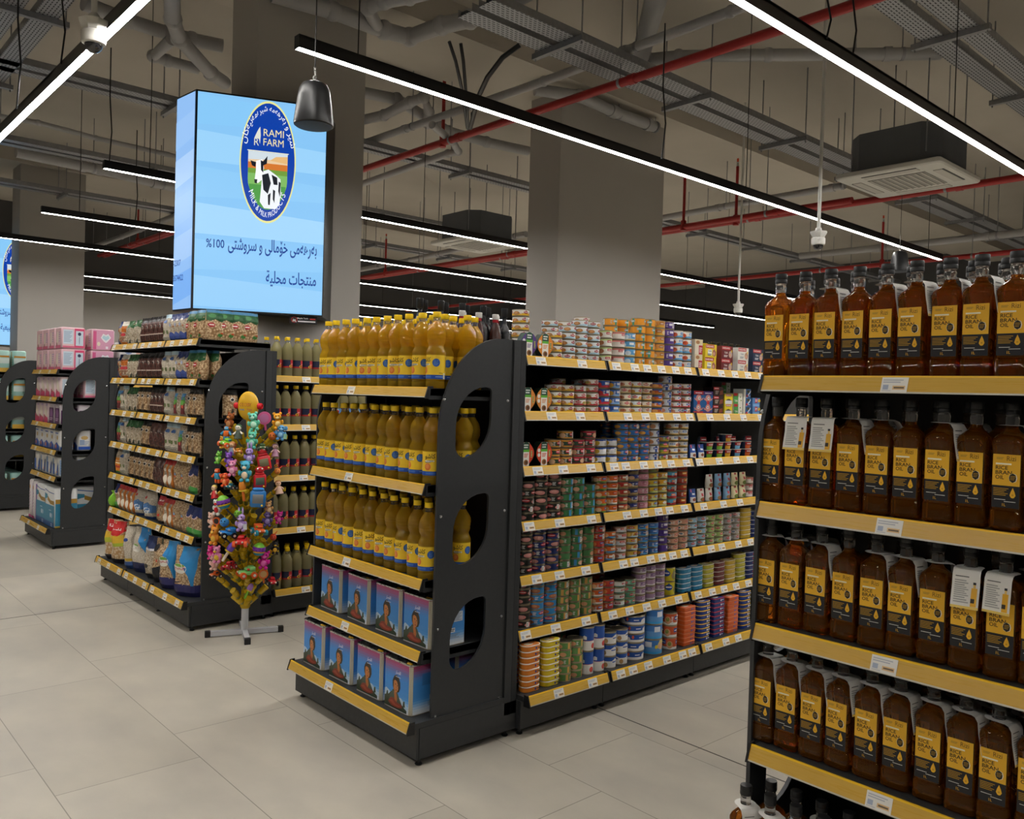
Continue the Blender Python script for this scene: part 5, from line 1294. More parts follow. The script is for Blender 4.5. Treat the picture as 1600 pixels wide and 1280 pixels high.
LAYOUT = [   # shelf, then kind, mean u of the stack, how many high, row
 ('top', 1.678, 'mp 818 1 0,mb 846 1 0,yw 869 4 0,bw 891 5 0,bw 910 6 0,bw 928 6 0,gw 949 4 0,rd 969 4 0,sb 984 4 0,or 1000 6 0,or 1016 6 0,ob 1028 6 0,pu 1040 6 0,bo 1056 5 0,bo 1072 5 0,cc 1086 2 0,dy 1106 2 0,dm 1132 2 0,dw 1157 2 0,dn 1180 2 0,'
  'yw 823 7 1,bw 868 6 1,yw 890 6 1,rw 918 7 1,or 962 6 1,or 980 6 1,or 1000 6 1'),
 ('second', 1.432, 'mo 816 1 0,mo 846 1 0,yw 869 4 0,yw 887 4 0,rw 905 4 0,rw 923 5 0,blr 941 4 0,bly 959 4 0,cr 976 5 0,cb 991 5 0,br 1008 5 0,bf 1023 5 0,wb 1038 5 0,wr 1055 5 0,wr 1069 5 0,o1 1087 1 0,o2 1102 1 0,dk 1118 3 0,cy 1134 2 0,cg 1149 2 0,bs 1163 3 0,bs2 1177 2 0,'
  'rw 880 5 1,bw 915 5 1,cg 1134 3 1'),
 ('third', 1.186, 'mr 816 1 0,mr 846 1 0,gy 864 3 0,gy 879 4 0,gr 898 3 0,gr 917 4 0,wn 935 3 0,wn 952 3 0,db 969 6 0,db 985 6 0,db 1000 6 0,nw 1018 5 0,yg 1036 4 0,wy 1051 6 0,wy 1063 6 0,pb 1081 1 0,pb 1094 1 0,u1 1108 2 0,u1 1124 2 0,u2 1137 3 0,u3 1152 2 0,u4 1168 2 0,'
  'd1 1101 1 1,d1 1126 1 1,d2 1147 1 1,d3 1171 1 1,db 958 6 1'),
 ('fourth', 0.940, 'hb 826 5 0,hb 846 6 0,hb 864 6 0,gp 883 5 0,gp 902 5 0,gp 919 4 0,og 937 5 0,oo 955 5 0,rt 970 5 0,nt 984 6 0,pk 1000 6 0,yb 1015 6 0,ye 1032 5 0,rc 1051 6 0,by 1067 6 0,pb 1081 1 0,pw 1094 1 0,pw 1107 2 0,pl 1121 2 0,pl 1135 2 0,pc 1147 2 0,pc 1159 2 0,rd 1171 3 0'),
 ('fifth', 0.697, 'hb 823 6 0,hn 843 6 0,hn 862 6 0,gg 882 5 0,gp 902 5 0,gg 920 5 0,ro 936 5 0,oc 951 4 0,wo 970 5 0,yr 989 5 0,b1 1004 5 0,b2 1019 5 0,pu 1036 5 0,pe 1053 5 0,pe 1067 5 0,lb 1080 5 0,lb 1094 5 0,lg 1107 5 0,lg 1120 5 0,gy2 1132 5 0,gy2 1143 5 0,fw 1157 7 0,fb 1172 6 0,yr 981 6 1,b2 1010 6 1'),
 ('sixth', 0.453, 'hb 820 6 0,hl 838 6 0,hl 858 6 0,go 877 5 0,go 896 5 0,go 916 5 0,ow 935 4 0,ro 951 4 0,wg 964 4 0,gk 978 4 0,mv 994 5 0,mv 1010 5 0,mv 1026 5 0,fish 1048 2 0,ft 1070 5 0,ft 1088 5 0,fv 1104 5 0,fm 1119 5 0,fw 1133 5 0,fv 1149 6 0,fb 1164 6 0,ro 942 5 1'),
 ('base', 0.185, 'fo 830 8 0,fy 861 8 0,go 884 5 0,go 902 5 0,tl 920 2 0,tl 936 2 0,md 955 3 0,md 973 3 0,wd 998 5 0,wl 1027 3 0,om 1051 3 0,f2 1074 9 0,fn 1099 9 0,fr 1120 9 0,f2 1142 9 0,fn 1163 9 0,fo 806 8 1,go 880 6 1,wd 975 5 1,fn 1075 9 1,fr 1100 9 1'),
]
CATS = {'tuna_can': 'tuna can', 'ham_can': 'meat can', 'pate_can': 'meat can', 'fish_can': 'fish can', 'vegetable_can': 'food can', 'fish_tin': 'fish tin', 'tuna_carton': 'food box', 'snack_carton': 'food box', 'salad_carton': 'food box', 'ready_meal_bowl': 'ready meal', 'salad_cup': 'food cup', 'tuna_pouch': 'food pouch'}
for shn, zs, spec in LAYOUT:
    base = shn == 'base'; count = {0: 0, 1: 0}; last = {0: 2.515, 1: 2.515}
    for q in spec.split(','):
        k, u, n, row = q.split(); u, n, row = int(u), int(n), int(row)
        desc, rec = KIND[k]; sx, sy, sz = SIZES[k]
        yf = (2.668 if base else 2.733) + row*0.125
        z = zs-0.006
        x = x_at(u, yf + (0.02 if row == 0 else 0.0), z + (sz*n)/2)
        if row == 0:
            x = max(x, last[0] + sx/2 + 0.0015)
        last[row] = x + sx/2; count[row] += 1
        if row and k[0] == 'd' and k in ('d1', 'd2', 'd3'): z += 0.0; yf += 0.0
        for lv in range(n):
            rz = RND.choice((0, 0, 0.15, -0.2, 0.5, -0.6, 2.1, 2.3, -1.9, 4.0)) if rec[0] in ROUND else RND.uniform(-.03, .03)
            if rec[0] in ROUND: rz += 0.45
            yy = yf + sy/2 + (0.03 if k[0] == 'm' and k in ('mb', 'mp', 'mo', 'mr') else 0)*0 + RND.uniform(0, .003)
            if rec[0] == 'ready_meal_bowl' and k[0] == 'm': yy = yf + 0.002
            lvl = '' if n == 1 else ' %s up,' % nth(lv+1) if lv < n-1 else ' topmost,'
            lb = '%s,%s %s %s from the end unit, %s fish shelf' % (desc, lvl, nth(count[row]), 'stack' if row == 0 else 'rear stack', shn)
            if len(lb.replace('-', '').split()) > 16: lb = lb.replace(' from the end unit', '')
            put(rec, (x+RND.uniform(-.0012, .0012), yy, z+lv*(sz+0.0003)), rz, lb, CATS[rec[0]], 'canned food on the %s fish shelf' % shn)
# jars and bottles on the back to back shelf, showing over the cans
def small(name, segs, n=14):
    b = B(); b.lathe(segs[0], segs[1], n); return b
def bottle2(nm, prof, mats, kids=()):
    b = B(); b.lathe(prof, mats, 14); return (nm, b.mesh(nm), list(kids))
def capkid(r, z0, z1, k, nm='cap'):
    b = B(); b.lathe([(r, z0), (r+0.0006, z0+0.001), (r+0.0006, z1-0.002), (r-0.001, z1), (0.002, z1)], k, 14); return (nm, b.mesh(nm), [])
VIN = bottle2('dark_sauce_bottle', [(0.03, 0), (0.034, 0.004), (0.034, 0.15), (0.028, 0.175), (0.014, 0.20), (0.0125, 0.235)], '#15161a*', [capkid(0.0165, 0.2352, 0.285, 'black_plastic')])
KET = bottle2('sauce_bottle', [(0.03, 0), (0.034, 0.004), (0.034, 0.13), (0.026, 0.17), (0.014, 0.20), (0.013, 0.215)], '#3a1c14*', [capkid(0.0175, 0.2152, 0.243, '#dcdad6*'), capkid(0.0145, 0.2, 0.215, '#b5303a*', 'neck_band')])
DRK = bottle2('dark_glass_bottle', [(0.026, 0), (0.03, 0.004), (0.03, 0.12), (0.024, 0.15), (0.013, 0.17), (0.012, 0.205)], '#2a2a1c*', [capkid(0.0135, 0.2052, 0.222, '#3a3426*')])
def jar(c): return bottle2('lidded_jar', [(0.03, 0), (0.036, 0.004), (0.036, 0.15), (0.034, 0.157)], '#d9d4c4*', [capkid(0.0375, 0.1572, 0.20, c, 'lid')])
ytop = 3.166+0.06; zt = 1.678-0.006
for i in range(9):
    put(VIN, (x_at(656+i*16.5, ytop+0.10, 1.9), ytop+0.10+0.05*(i % 2), zt), 0, 'tall black-capped sauce bottle, %s in the row behind the yellow oil' % nth(i+1), 'bottle', 'dark bottles behind the yellow oil')
for i in range(6):
    put(KET, (x_at(722+i*13, ytop+0.06, 1.88)+0.0, ytop+0.06+0.06*(i % 2), zt), 0, 'white-capped dark sauce bottle, %s behind the last yellow oil bottles' % nth(i+1), 'bottle', 'white capped bottles behind the yellow oil')
for i, (u, c, w_) in enumerate(((1039, '#2457b0*', 'blue'), (1052, '#e3c22c*', 'yellow'), (1062, '#4a9a3c*', 'green'), (1071, '#4a9a3c*', 'green'), (1081, '#4a9a3c*', 'green'), (1096, '#e6c82c*', 'yellow'))):
    put(jar(c), (x_at(u, ytop, 1.85), ytop+0.0, zt), 0, 'jar with %s lid, %s behind the canned fish on top' % (w_, nth(i+1)), 'jar', 'lidded jars behind the canned fish')
for i in range(9):
    put(DRK, (x_at(1109+i*5.0, ytop+0.04, 1.88), ytop+0.02+0.07*(i % 2), zt), 0, 'small dark bottle, %s in the row behind the boxed tuna' % nth(i+1), 'bottle', 'small dark bottles behind the boxed tuna')
# ------------------------------------------------------------------ bags of pulses
def bag(name, w, h, d, fill, items, back=None, seed=1, top='#d9d6cc', kids=()):
    rr = random.Random(seed); b = B(); nu, nv = 8, 10
    def prof(v):
        t = v/h
        return (0.55+0.45*min(1, t/0.12)) if t < 0.12 else 1.0 if t < 0.72 else max(0.06, 1-(t-0.72)/0.24*0.94)
    def wid(v):
        t = v/h
        return 0.93 if t < 0.03 else 1.0 if t < 0.8 else 1.0-0.06*(t-0.8)/0.2
    ph = [rr.uniform(0, 6.28) for _ in range(4)]
    def wr(u, v): return 0.010*d/0.06*(math.sin(u/w*9+ph[0]+v/h*5)*0.35+math.sin(v/h*14+ph[1]+u/w*4)*0.3)*min(1, v/h*6)
    def thick(u, v):
        q = max(0.0, 1-abs(2*u/w)**3.0)
        return d/2*prof(v)*math.sqrt(q)
    fr = [[(w*wid(h*j/nv)*(i/nu-0.5), -thick(w*(i/nu-0.5)*0.999, h*j/nv)-wr(w*(i/nu-0.5), h*j/nv)*(1 if 0 < i < nu else 0), h*j/nv) for i in range(nu+1)] for j in range(nv+1)]
    bk = [[(w*wid(h*j/nv)*(i/nu-0.5), thick(w*(i/nu-0.5)*0.999, h*j/nv), h*j/nv) for i in range(nu+1)] for j in range(nv+1)]
    rings = [fr[j]+bk[j][::-1][1:-1] for j in range(nv+1)]
    b.loft(rings, fill, True)
    def mp(u, v, e):
        u = max(-w/2*0.985, min(w/2*0.985, u)); v = max(0.001, min(h*0.999, v))
        return (u*wid(v), -thick(u*0.999, v)-wr(u, v)*(1 if abs(u) < w*0.45 else 0)-e-0.0012, v)
    b.print_([tuple([q[0]]+[x if isinstance(x, str) else x for x in q[1:]]) for q in items], mp, w/nu, h/nv)
    return (name, b.mesh(name, 50), list(kids))
def N_(w, h, its):
    """shape list in 0..1 of the bag's front to metres"""
    o = []
    for q in its:
        X = lambda x: (x-0.5)*w
        if q[0] == 'r': o.append(('r', X(q[1]), q[2]*h, X(q[3]), q[4]*h, q[5]))
        elif q[0] == 'e': o.append(('e', X(q[1]), q[2]*h, q[3]*w, q[4]*h, q[5], 14))
        elif q[0] == 'p': o.append(('p', [(X(a), c*h) for a, c in q[1]], q[2]))
        elif q[0] == 'l': o.append(('lines', X(q[1]), q[2]*h, X(q[3]), q[4]*h, q[5], q[6]))
        elif q[0] == 't': o.append(('t', q[1], X(q[2]), q[3]*h, q[4]*h, q[5], {'w': q[6]*w, 'ar': 1, 'b': 1}))
    return o
BK = {}
def defbag(key, desc, w, h, d, fill, its, seed=1):
    BK[key] = (desc, bag('bag_of_pulses' if h < 0.24 else 'large_pulse_bag', w, h, d, fill, N_(w, h, its), seed=seed), w, h, d)
defbag('nv', 'navy and orange patterned chickpea bag', 0.105, 0.185, 0.06, 'chickpea', [('p', [(0, 1), (1, 1), (1, .86), (.5, .74), (0, .66)], '#27356b'), ('e', .35, .6, .1, .05, '#c9622c'), ('e', .7, .52, .1, .05, '#2f4a8a'), ('p', [(0, 0), (.75, 0), (.5, .2), (.2, .28), (0, .3)], '#2a3a78'), ('e', .8, .2, .12, .06, '#b5482c')], 2)
defbag('or', 'orange striped pulse bag', 0.085, 0.18, 0.055, 'white_bean', [('r', 0, .82, 1, 1, '#d9d4c8'), ('r', .1, .55, .9, .8, '#c9702c'), ('e', .5, .45, .3, .07, '#b5303a'), ('r', 0, .02, 1, .14, '#c9702c'), ('l', .2, .2, .8, .36, 3, '#8a4a2a')], 3)
defbag('gt', 'green-topped white bean bag', 0.105, 0.18, 0.06, 'white_bean', [('p', [(0, 1), (1, 1), (1, .68), (.6, .76), (.3, .7), (0, .78)], '#2f5f36'), ('e', .3, .82, .16, .05, '#4a8a4a'), ('p', [(.2, .08), (.3, .28), (.4, .08)], '#2a3328'), ('p', [(.55, .08), (.66, .3), (.76, .08)], '#2a3328'), ('r', 0, 0, 1, .05, '#2f5f36')], 4)
defbag('rb', 'dark red bean bag with black top', 0.10, 0.185, 0.06, 'red_bean', [('r', 0, .8, 1, 1, '#1f1d1e'), ('e', .5, .62, .16, .07, '#d9d0c4'), ('e', .5, .62, .1, .04, '#2a2426'), ('r', 0, 0, 1, .1, '#1f1d1e'), ('l', .2, .3, .8, .38, 1, '#b9a89a')], 5)
defbag('tb', 'tan chickpea bag with black top and base', 0.10, 0.185, 0.06, 'chickpea', [('r', 0, .82, 1, 1, '#23211f'), ('e', .5, .66, .17, .07, '#e0dacd'), ('e', .5, .66, .11, .045, '#23211f'), ('p', [(.45, .2), (.56, .42), (.64, .2)], '#2a2622'), ('r', 0, 0, 1, .13, '#23211f')], 6)
defbag('wr', 'white rice bag with pale blue print', 0.11, 0.19, 0.065, 'rice_grain', [('r', 0, .86, 1, 1, '#b5cfdc'), ('e', .35, .74, .16, .06, '#3f66a8'), ('p', [(.45, .66), (.7, .7), (.66, .8), (.5, .78)], '#4a74b0'), ('r', .15, .3, .42, .42, '#6a7a4a'), ('r', .58, .3, .85, .42, '#6a7a4a'), ('l', .2, .1, .8, .2, 2, '#8a8a80')], 7)
defbag('nb', 'navy and cream bean bag', 0.105, 0.185, 0.06, 'white_bean', [('p', [(0, 1), (1, 1), (1, .84), (.6, .72), (.3, .82), (0, .74)], '#2a3a74'), ('e', .3, .6, .1, .06, '#a8b4d4'), ('e', .65, .55, .08, .04, '#b5652c'), ('p', [(0, 0), (1, 0), (1, .34), (.7, .28), (.4, .36), (0, .22)], '#2a3f80')], 8)
defbag('gc', 'green-topped chickpea bag with red oval logo', 0.115, 0.19, 0.065, 'chickpea', [('r', 0, .9, 1, 1, '#4a86b0'), ('p', [(0, .94), (1, .94), (1, .66), (.75, .6), (.45, .68), (.2, .62), (0, .66)], '#2a5a34'), ('e', .3, .8, .2, .07, '#3f7f46'), ('e', .25, .5, .2, .075, '#a8242e'), ('l', .12, .47, .38, .53, 1, '#efe6e2'), ('e', .72, .17, .13, .06, '#3f7a3a'), ('e', .8, .22, .07, .04, '#c9482c')], 9)
defbag('fd', 'bean bag with a sky and field picture strip', 0.09, 0.185, 0.055, 'white_bean', [('r', .25, .1, .78, .82, '#6a2a30'), ('r', .25, .42, .78, .82, '#5a9a3f'), ('r', .25, .6, .78, .82, '#5a9ad0'), ('e', .5, .36, .16, .06, '#d9604a')], 10)
defbag('ow', 'orange and white lentil bag', 0.10, 0.185, 0.055, 'white_bean', [('r', .05, .12, .95, .66, '#d98a26'), ('l', .2, .4, .8, .58, 2, '#efe0c4'), ('e', .5, .3, .25, .06, '#b5402c'), ('r', .05, .05, .95, .12, '#4a8a3a')], 11)
defbag('mr', 'plain brown lentil bag', 0.095, 0.18, 0.06, 'red_bean', [('l', .3, .6, .7, .68, 1, '#b9a89a'), ('r', 0, .88, 1, 1, '#5a3a34')], 12)
defbag('os', 'orange and white striped pulse bag with red top', 0.075, 0.18, 0.055, 'white_bean', [('r', 0, .84, 1, 1, '#b5302c'), ('r', 0, .0, .3, .84, '#c9782c'), ('r', .7, .0, 1, .84, '#c9782c'), ('e', .5, .64, .24, .06, '#f0ece2'), ('e', .5, .3, .22, .16, '#efe6d4')], 13)
defbag('tn', 'tan chickpea bag with small blue logo', 0.105, 0.185, 0.065, 'chickpea', [('e', .35, .55, .12, .05, '#8aa4c4'), ('e', .36, .47, .1, .03, '#c9603a')], 14)
defbag('ng', 'navy and green chickpea bag', 0.105, 0.18, 0.06, 'chickpea', [('p', [(0, 1), (1, 1), (1, .62), (.7, .72), (.4, .64), (0, .74)], '#1f2f6a'), ('e', .5, .68, .24, .08, '#e6ccd0'), ('e', .5, .68, .17, .05, '#2a3a78'), ('p', [(0, 0), (1, 0), (1, .22), (.5, .28), (0, .16)], '#4a9a4a')], 15)
defbag('bs', 'blue and clear rice bag with round picture', 0.13, 0.19, 0.08, 'rice_grain', [('p', [(0, .5), (.5, .62), (1, .5), (1, .25), (0, .2)], '#4a78b0'), ('e', .5, .32, .26, .12, '#dfe4ea'), ('e', .3, .78, .1, .05, '#c9342c'), ('r', 0, 0, 1, .1, '#2f4a80')], 16)
defbag('rt', 'red-topped tan pulse bag', 0.10, 0.185, 0.06, 'chickpea', [('p', [(0, 1), (1, 1), (1, .66), (0, .74)], '#b5303a'), ('l', .2, .78, .8, .9, 1, '#efe6e2'), ('e', .4, .3, .12, .05, '#c9402c'), ('r', 0, 0, 1, .1, '#2a2826')], 17)
BIG = [('pc', 'large clear bag of coloured snacks with red top', 'popcorn', [('p', [(.1, 1), (1, .98), (.95, .78), (.5, .70), (.1, .76)], '#c9242c'), ('l', .2, .8, .8, .92, 1, '#f0e6e2'), ('p', [(0, .7), (1, .74), (1, .6), (0, .54)], '#e0bc3a'), ('p', [(0, .54), (1, .6), (1, .48), (0, .42)], '#b9c23a'), ('r', 0, 0, 1, .14, '#2a2830')], .155, .30),
       ('pd', 'large clear snack bag with red and yellow bands', 'popcorn', [('p', [(.0, .98), (.9, 1), (1, .8), (.5, .64), (.1, .7)], '#cf2a2c'), ('l', .2, .76, .7, .86, 1, '#f0e6e2'), ('p', [(0, .64), (1, .7), (1, .52), (0, .46)], '#dcb636'), ('p', [(0, .46), (1, .52), (1, .44), (0, .38)], '#a8ba3a'), ('r', 0, 0, 1, .12, '#26242c')], .16, .31),
       ('wn', 'slim clear rice bag with navy dots', 'rice_grain', [('e', .4, .7, .16, .04, '#2a4a94'), ('r', .1, .2, .9, .26, '#c9a83a'), ('r', 0, 0, 1, .18, '#3f5f9a')], .10, .30),
       ('bw', 'large rice bag with blue corner and white oval', 'rice_grain', [('p', [(.4, 1), (1, 1), (1, .3), (.85, .5), (.6, .72)], '#2a86c8'), ('e', .38, .56, .3, .10, '#efece4'), ('e', .38, .62, .22, .03, '#7fae4a'), ('t', '\u0627\u0644\u0646\u0639\u064a\u0645', .38, .51, .09, '#c2282e', .42), ('r', 0, 0, 1, .24, '#27305e')], .165, .315),
       ('nk', 'crumpled navy and clear pulse bag tied at the top', 'white_bean', [('p', [(0, 1), (1, 1), (1, .78), (.6, .7), (.3, .78), (0, .7)], '#1f2f5c'), ('l', .15, .66, .85, .76, 1, '#e0e2e8'), ('e', .3, .3, .12, .05, '#3a3a38'), ('r', 0, 0, 1, .12, '#2a2c30')], .15, .285),
       ('bk', 'clear chickpea bag with black lower half', 'chickpea', [('p', [(.3, 1), (1, 1), (1, .86), (.5, .88)], '#4a4a36'), ('e', .3, .8, .2, .08, '#26262a'), ('p', [(0, 0), (1, 0), (1, .46), (.5, .38), (0, .3)], '#1d1f26'), ('e', .35, .5, .06, .04, '#c9482c')], .15, .29),
       ('b1', 'large chickpea bag with blue sweep, second from the post', 'chickpea', [('p', [(.35, 1), (1, 1), (1, .2), (.86, .24), (.78, .44), (.5, .62), (.3, .7)], '#2a8acb'), ('e', .36, .57, .32, .105, '#efece4'), ('e', .36, .635, .24, .03, '#7fae4a'), ('t', '\u0627\u0644\u0646\u0639\u064a\u0645', .36, .52, .095, '#c2282e', .46), ('r', 0, 0, 1, .25, '#2a2a60'), ('l', .08, .27, .3, .31, 1, '#2a2a40')], .16, .31),
       ('b2', 'largest chickpea bag with blue sweep and red lettering, beside the post', 'chickpea', [('p', [(.35, 1), (1, 1), (.98, .96), (.84, .24), (.76, .24), (.7, .44), (.48, .62), (.3, .74)], '#2a8acb'), ('e', .34, .57, .30, .105, '#efece4'), ('e', .34, .635, .22, .03, '#7fae4a'), ('t', '\u0627\u0644\u0646\u0639\u064a\u0645', .34, .52, .095, '#c2282e', .46), ('r', 0, 0, 1, .25, '#2a2a60'), ('l', .08, .27, .3, .31, 1, '#2a2a40')], .20, .315)]
def y_at(u, x, z):
    lo, hi = 0.2, 14.0
    for _ in range(40):
        m_ = (lo+hi)/2
        if proj(x, m_, z) > u: lo = m_
        else: hi = m_
    return (lo+hi)/2
SHB = [('top', 1.792, 'nv 189,or 198,gt 207,gt 218,rb 229,rb 236,rb 243,rb 250,rb 257,wr 265,nb 275,nb 283,nb 291,gc 302,gc 315'),
       ('second', 1.543, 'nv 190,or 197,or 202,gt 209,gt 217,rb 223,rb 230,rb 238,rb 246,rb 254,wr 263,wr 275,nb 284,nb 293,gc 302,gc 315'),
       ('third', 1.303, 'fd 179,fd 187,wr 196,gt 207,gt 215,tb 222,tb 230,tb 238,rb 244,rb 250,rb 256,wr 266,fd 280,fd 290,tb 302,tb 311'),
       ('fourth', 1.063, 'fd 180,fd 188,wr 196,gt 206,gt 213,gt 220,tb 228,tb 236,mr 243,mr 250,mr 258,wr 268,wr 278,fd 287,tb 299,tb 309'),
       ('fifth', 0.826, 'ow 180,ow 188,wr 197,tb 208,tb 216,tb 224,tb 232,tb 240,mr 248,mr 256,os 264,os 271,tn 282,tn 293,ng 304'),
       ('sixth', 0.567, 'ng 178,os 190,os 197,os 204,os 211,bs 222,bs 238,rt 254,os 263,os 270,tn 280,tn 292,ng 301,ng 310')]
def SH(desc, n, row, shn):
    lb = '%s, %s from the far end, %s pulse shelf%s' % (desc, n, shn, ', back row' if row else '')
    return lb if len(lb.split()) <= 16 else '%s, %s along, %s pulse shelf%s' % (desc, n, shn, ', back row' if row else '')
for shn, z, spec in SHB:
    lasty = 9; cnt = 0
    for q in spec.split(','):
        k, u = q.split(); desc, rec, w_, h_, d_ = BK[k]
        xf = 1.972+0.04+0.022+d_/2
        y = min(y_at(float(u), xf, z+0.09), lasty-0.001)
        y = min(y, 6.735-w_/2)
        if y-w_/2 < 5.105: y = 5.105+w_/2
        cnt += 1
        for row in range(2):
            zz = z-0.006
            put(rec, (xf+row*(d_+0.012)+RND.uniform(0, .006), y+RND.uniform(-.004, .004), zz), -PI/2+0.15+RND.uniform(-.1, .1), SH(desc, nth(cnt), row, shn), 'bag of pulses', 'bags of pulses on the %s shelf' % shn) if row == 0 or shn in ('top', 'second') else None
        lasty = y-w_*0.5
desc, rec, w_, h_, d_ = BK['gc']
for i, u in enumerate((335, 352, 371, 389)):
    put(rec, (x_at(u, 5.13, 1.87), 5.125, 1.786), RND.uniform(-.12, .05), 'green-topped chickpea bag turned sideways on the top shelf, %s along the side' % nth(i+1), 'bag of pulses', 'bags of pulses on the top shelf')
desc, rec, w_, h_, d_ = BK['tb']
put(rec, (2.235, 5.14, 1.297), 0.0, 'tan chickpea bag turned sideways, seen through the top cutout', 'bag of pulses', 'bags of pulses on the third shelf')
lasty = 9
for i, ((k, desc, fill, its, w_, h_), u) in enumerate(zip(BIG, (178, 192, 208, 221, 239, 252, 269, 293))):
    rec = bag('large_pulse_bag', w_, h_, 0.105, fill, N_(w_, h_, its), seed=30+i)
    y = y_at(u, 2.03, 0.3)
    y = min(y, 6.74-w_/2); y = max(y, 5.10+w_/2)
    put(rec, (2.03+RND.uniform(-.01, .02), y, 0.179), -PI/2+(RND.uniform(-.12, .12) if i < 7 else 0.12), desc, 'large bag', 'large bags on the base shelf', rot=(RND.uniform(-.02, .05), 0, -PI/2+0.40+RND.uniform(-.1, .1)))
b = B(); b.ball((0, 0, 0.05), (0.045, 0.03, 0.05), '#7fc23a*', 12); b.lathe([(0.02, 0.095), (0.012, 0.105), (0.025, 0.125), (0.004, 0.128)], '#8ccc44*', 10)
put(('lime_pouch', b.mesh('lime_pouch'), []), (2.04, 6.745, 0.561), 0, 'small lime green pouch at the far edge of the sixth pulse shelf', 'pouch')

# ------------------------------------------------------------------ tissue packs, nappies and the packs behind
def pack(name, w, d, h, body, front, side=None, puff=0.012, kids=()):
    b = B(); b.rbox(w, d, 0, h, body, min(0.035, d*0.25), puff, seg=4)
    b.print_(front, flat((0, -d/2, 0)), w/4)
    if side:
        b.print_(side, lambda u, v, e: (w/2+e, u, v), d/4)
    return (name, b.mesh(name, 50), list(kids))
def pk_pink(w=0.21, d=0.205, h=0.195, heart=False):
    fr = [('r', -w*0.42, h*0.06, w*0.42, h*0.94, '#e9c4c8'), ('e', -w*0.1, h*0.5, w*0.16, h*0.3, '#efe2d4', 14), ('r', -w*0.42, 0.004, w*0.42, h*0.16, '#d96a8c'), ('e', -w*0.2, h*0.2, w*0.07, h*0.09, '#8a5a40', 12), ('lines', w*0.1, h*0.3, w*0.36, h*0.8, 5, '#b9a6c4')]
    sd = [('r', -d*0.44, h*0.05, d*0.44, h*0.95, '#e2bcc4'), ('r', -d*0.42, h*0.22, -d*0.02, h*0.88, '#c9d8e6'), ('lines', -d*0.39, h*0.3, -d*0.06, h*0.82, 8, '#93a6bf'), ('r', d*0.03, h*0.06, d*0.44, h*0.95, '#d94f7a'), ('r', d*0.08, h*0.16, d*0.39, h*0.84, '#c9d8e6'), ('e', d*0.23, h*0.70, d*0.07, h*0.08, '#3a3a5c', 12), ('e', d*0.23, h*0.4, d*0.02, h*0.2, '#8a9ab4', 10), ('r', -d*0.44, h*0.05, d*0.03, h*0.13, '#d96a8c')]
    if heart: sd = [('r', -d*0.44, h*0.04, d*0.44, h*0.96, '#d9a0bc'), ('r', -d*0.44, h*0.04, -d*0.3, h*0.9, '#cf5a8a'), ('p', [(-d*0.12, h*0.6), (-d*0.02, h*0.8), (d*0.1, h*0.74), (d*0.2, h*0.8), (d*0.32, h*0.62), (d*0.16, h*0.4), (d*0.1, h*0.36), (0, h*0.44)], '#efeaf0'), ('p', [(-d*0.06, h*0.6), (d*0.0, h*0.72), (d*0.1, h*0.66), (d*0.2, h*0.72), (d*0.26, h*0.6), (d*0.1, h*0.46)], '#b5d6e2'), ('e', -d*0.2, h*0.3, d*0.07, h*0.1, '#e6d9c4', 12), ('r', d*0.1, h*0.08, d*0.2, h*0.2, '#efe6ee')]
    return pack('tissue_pack', w, d, h, '#e6c2cc', fr, sd)
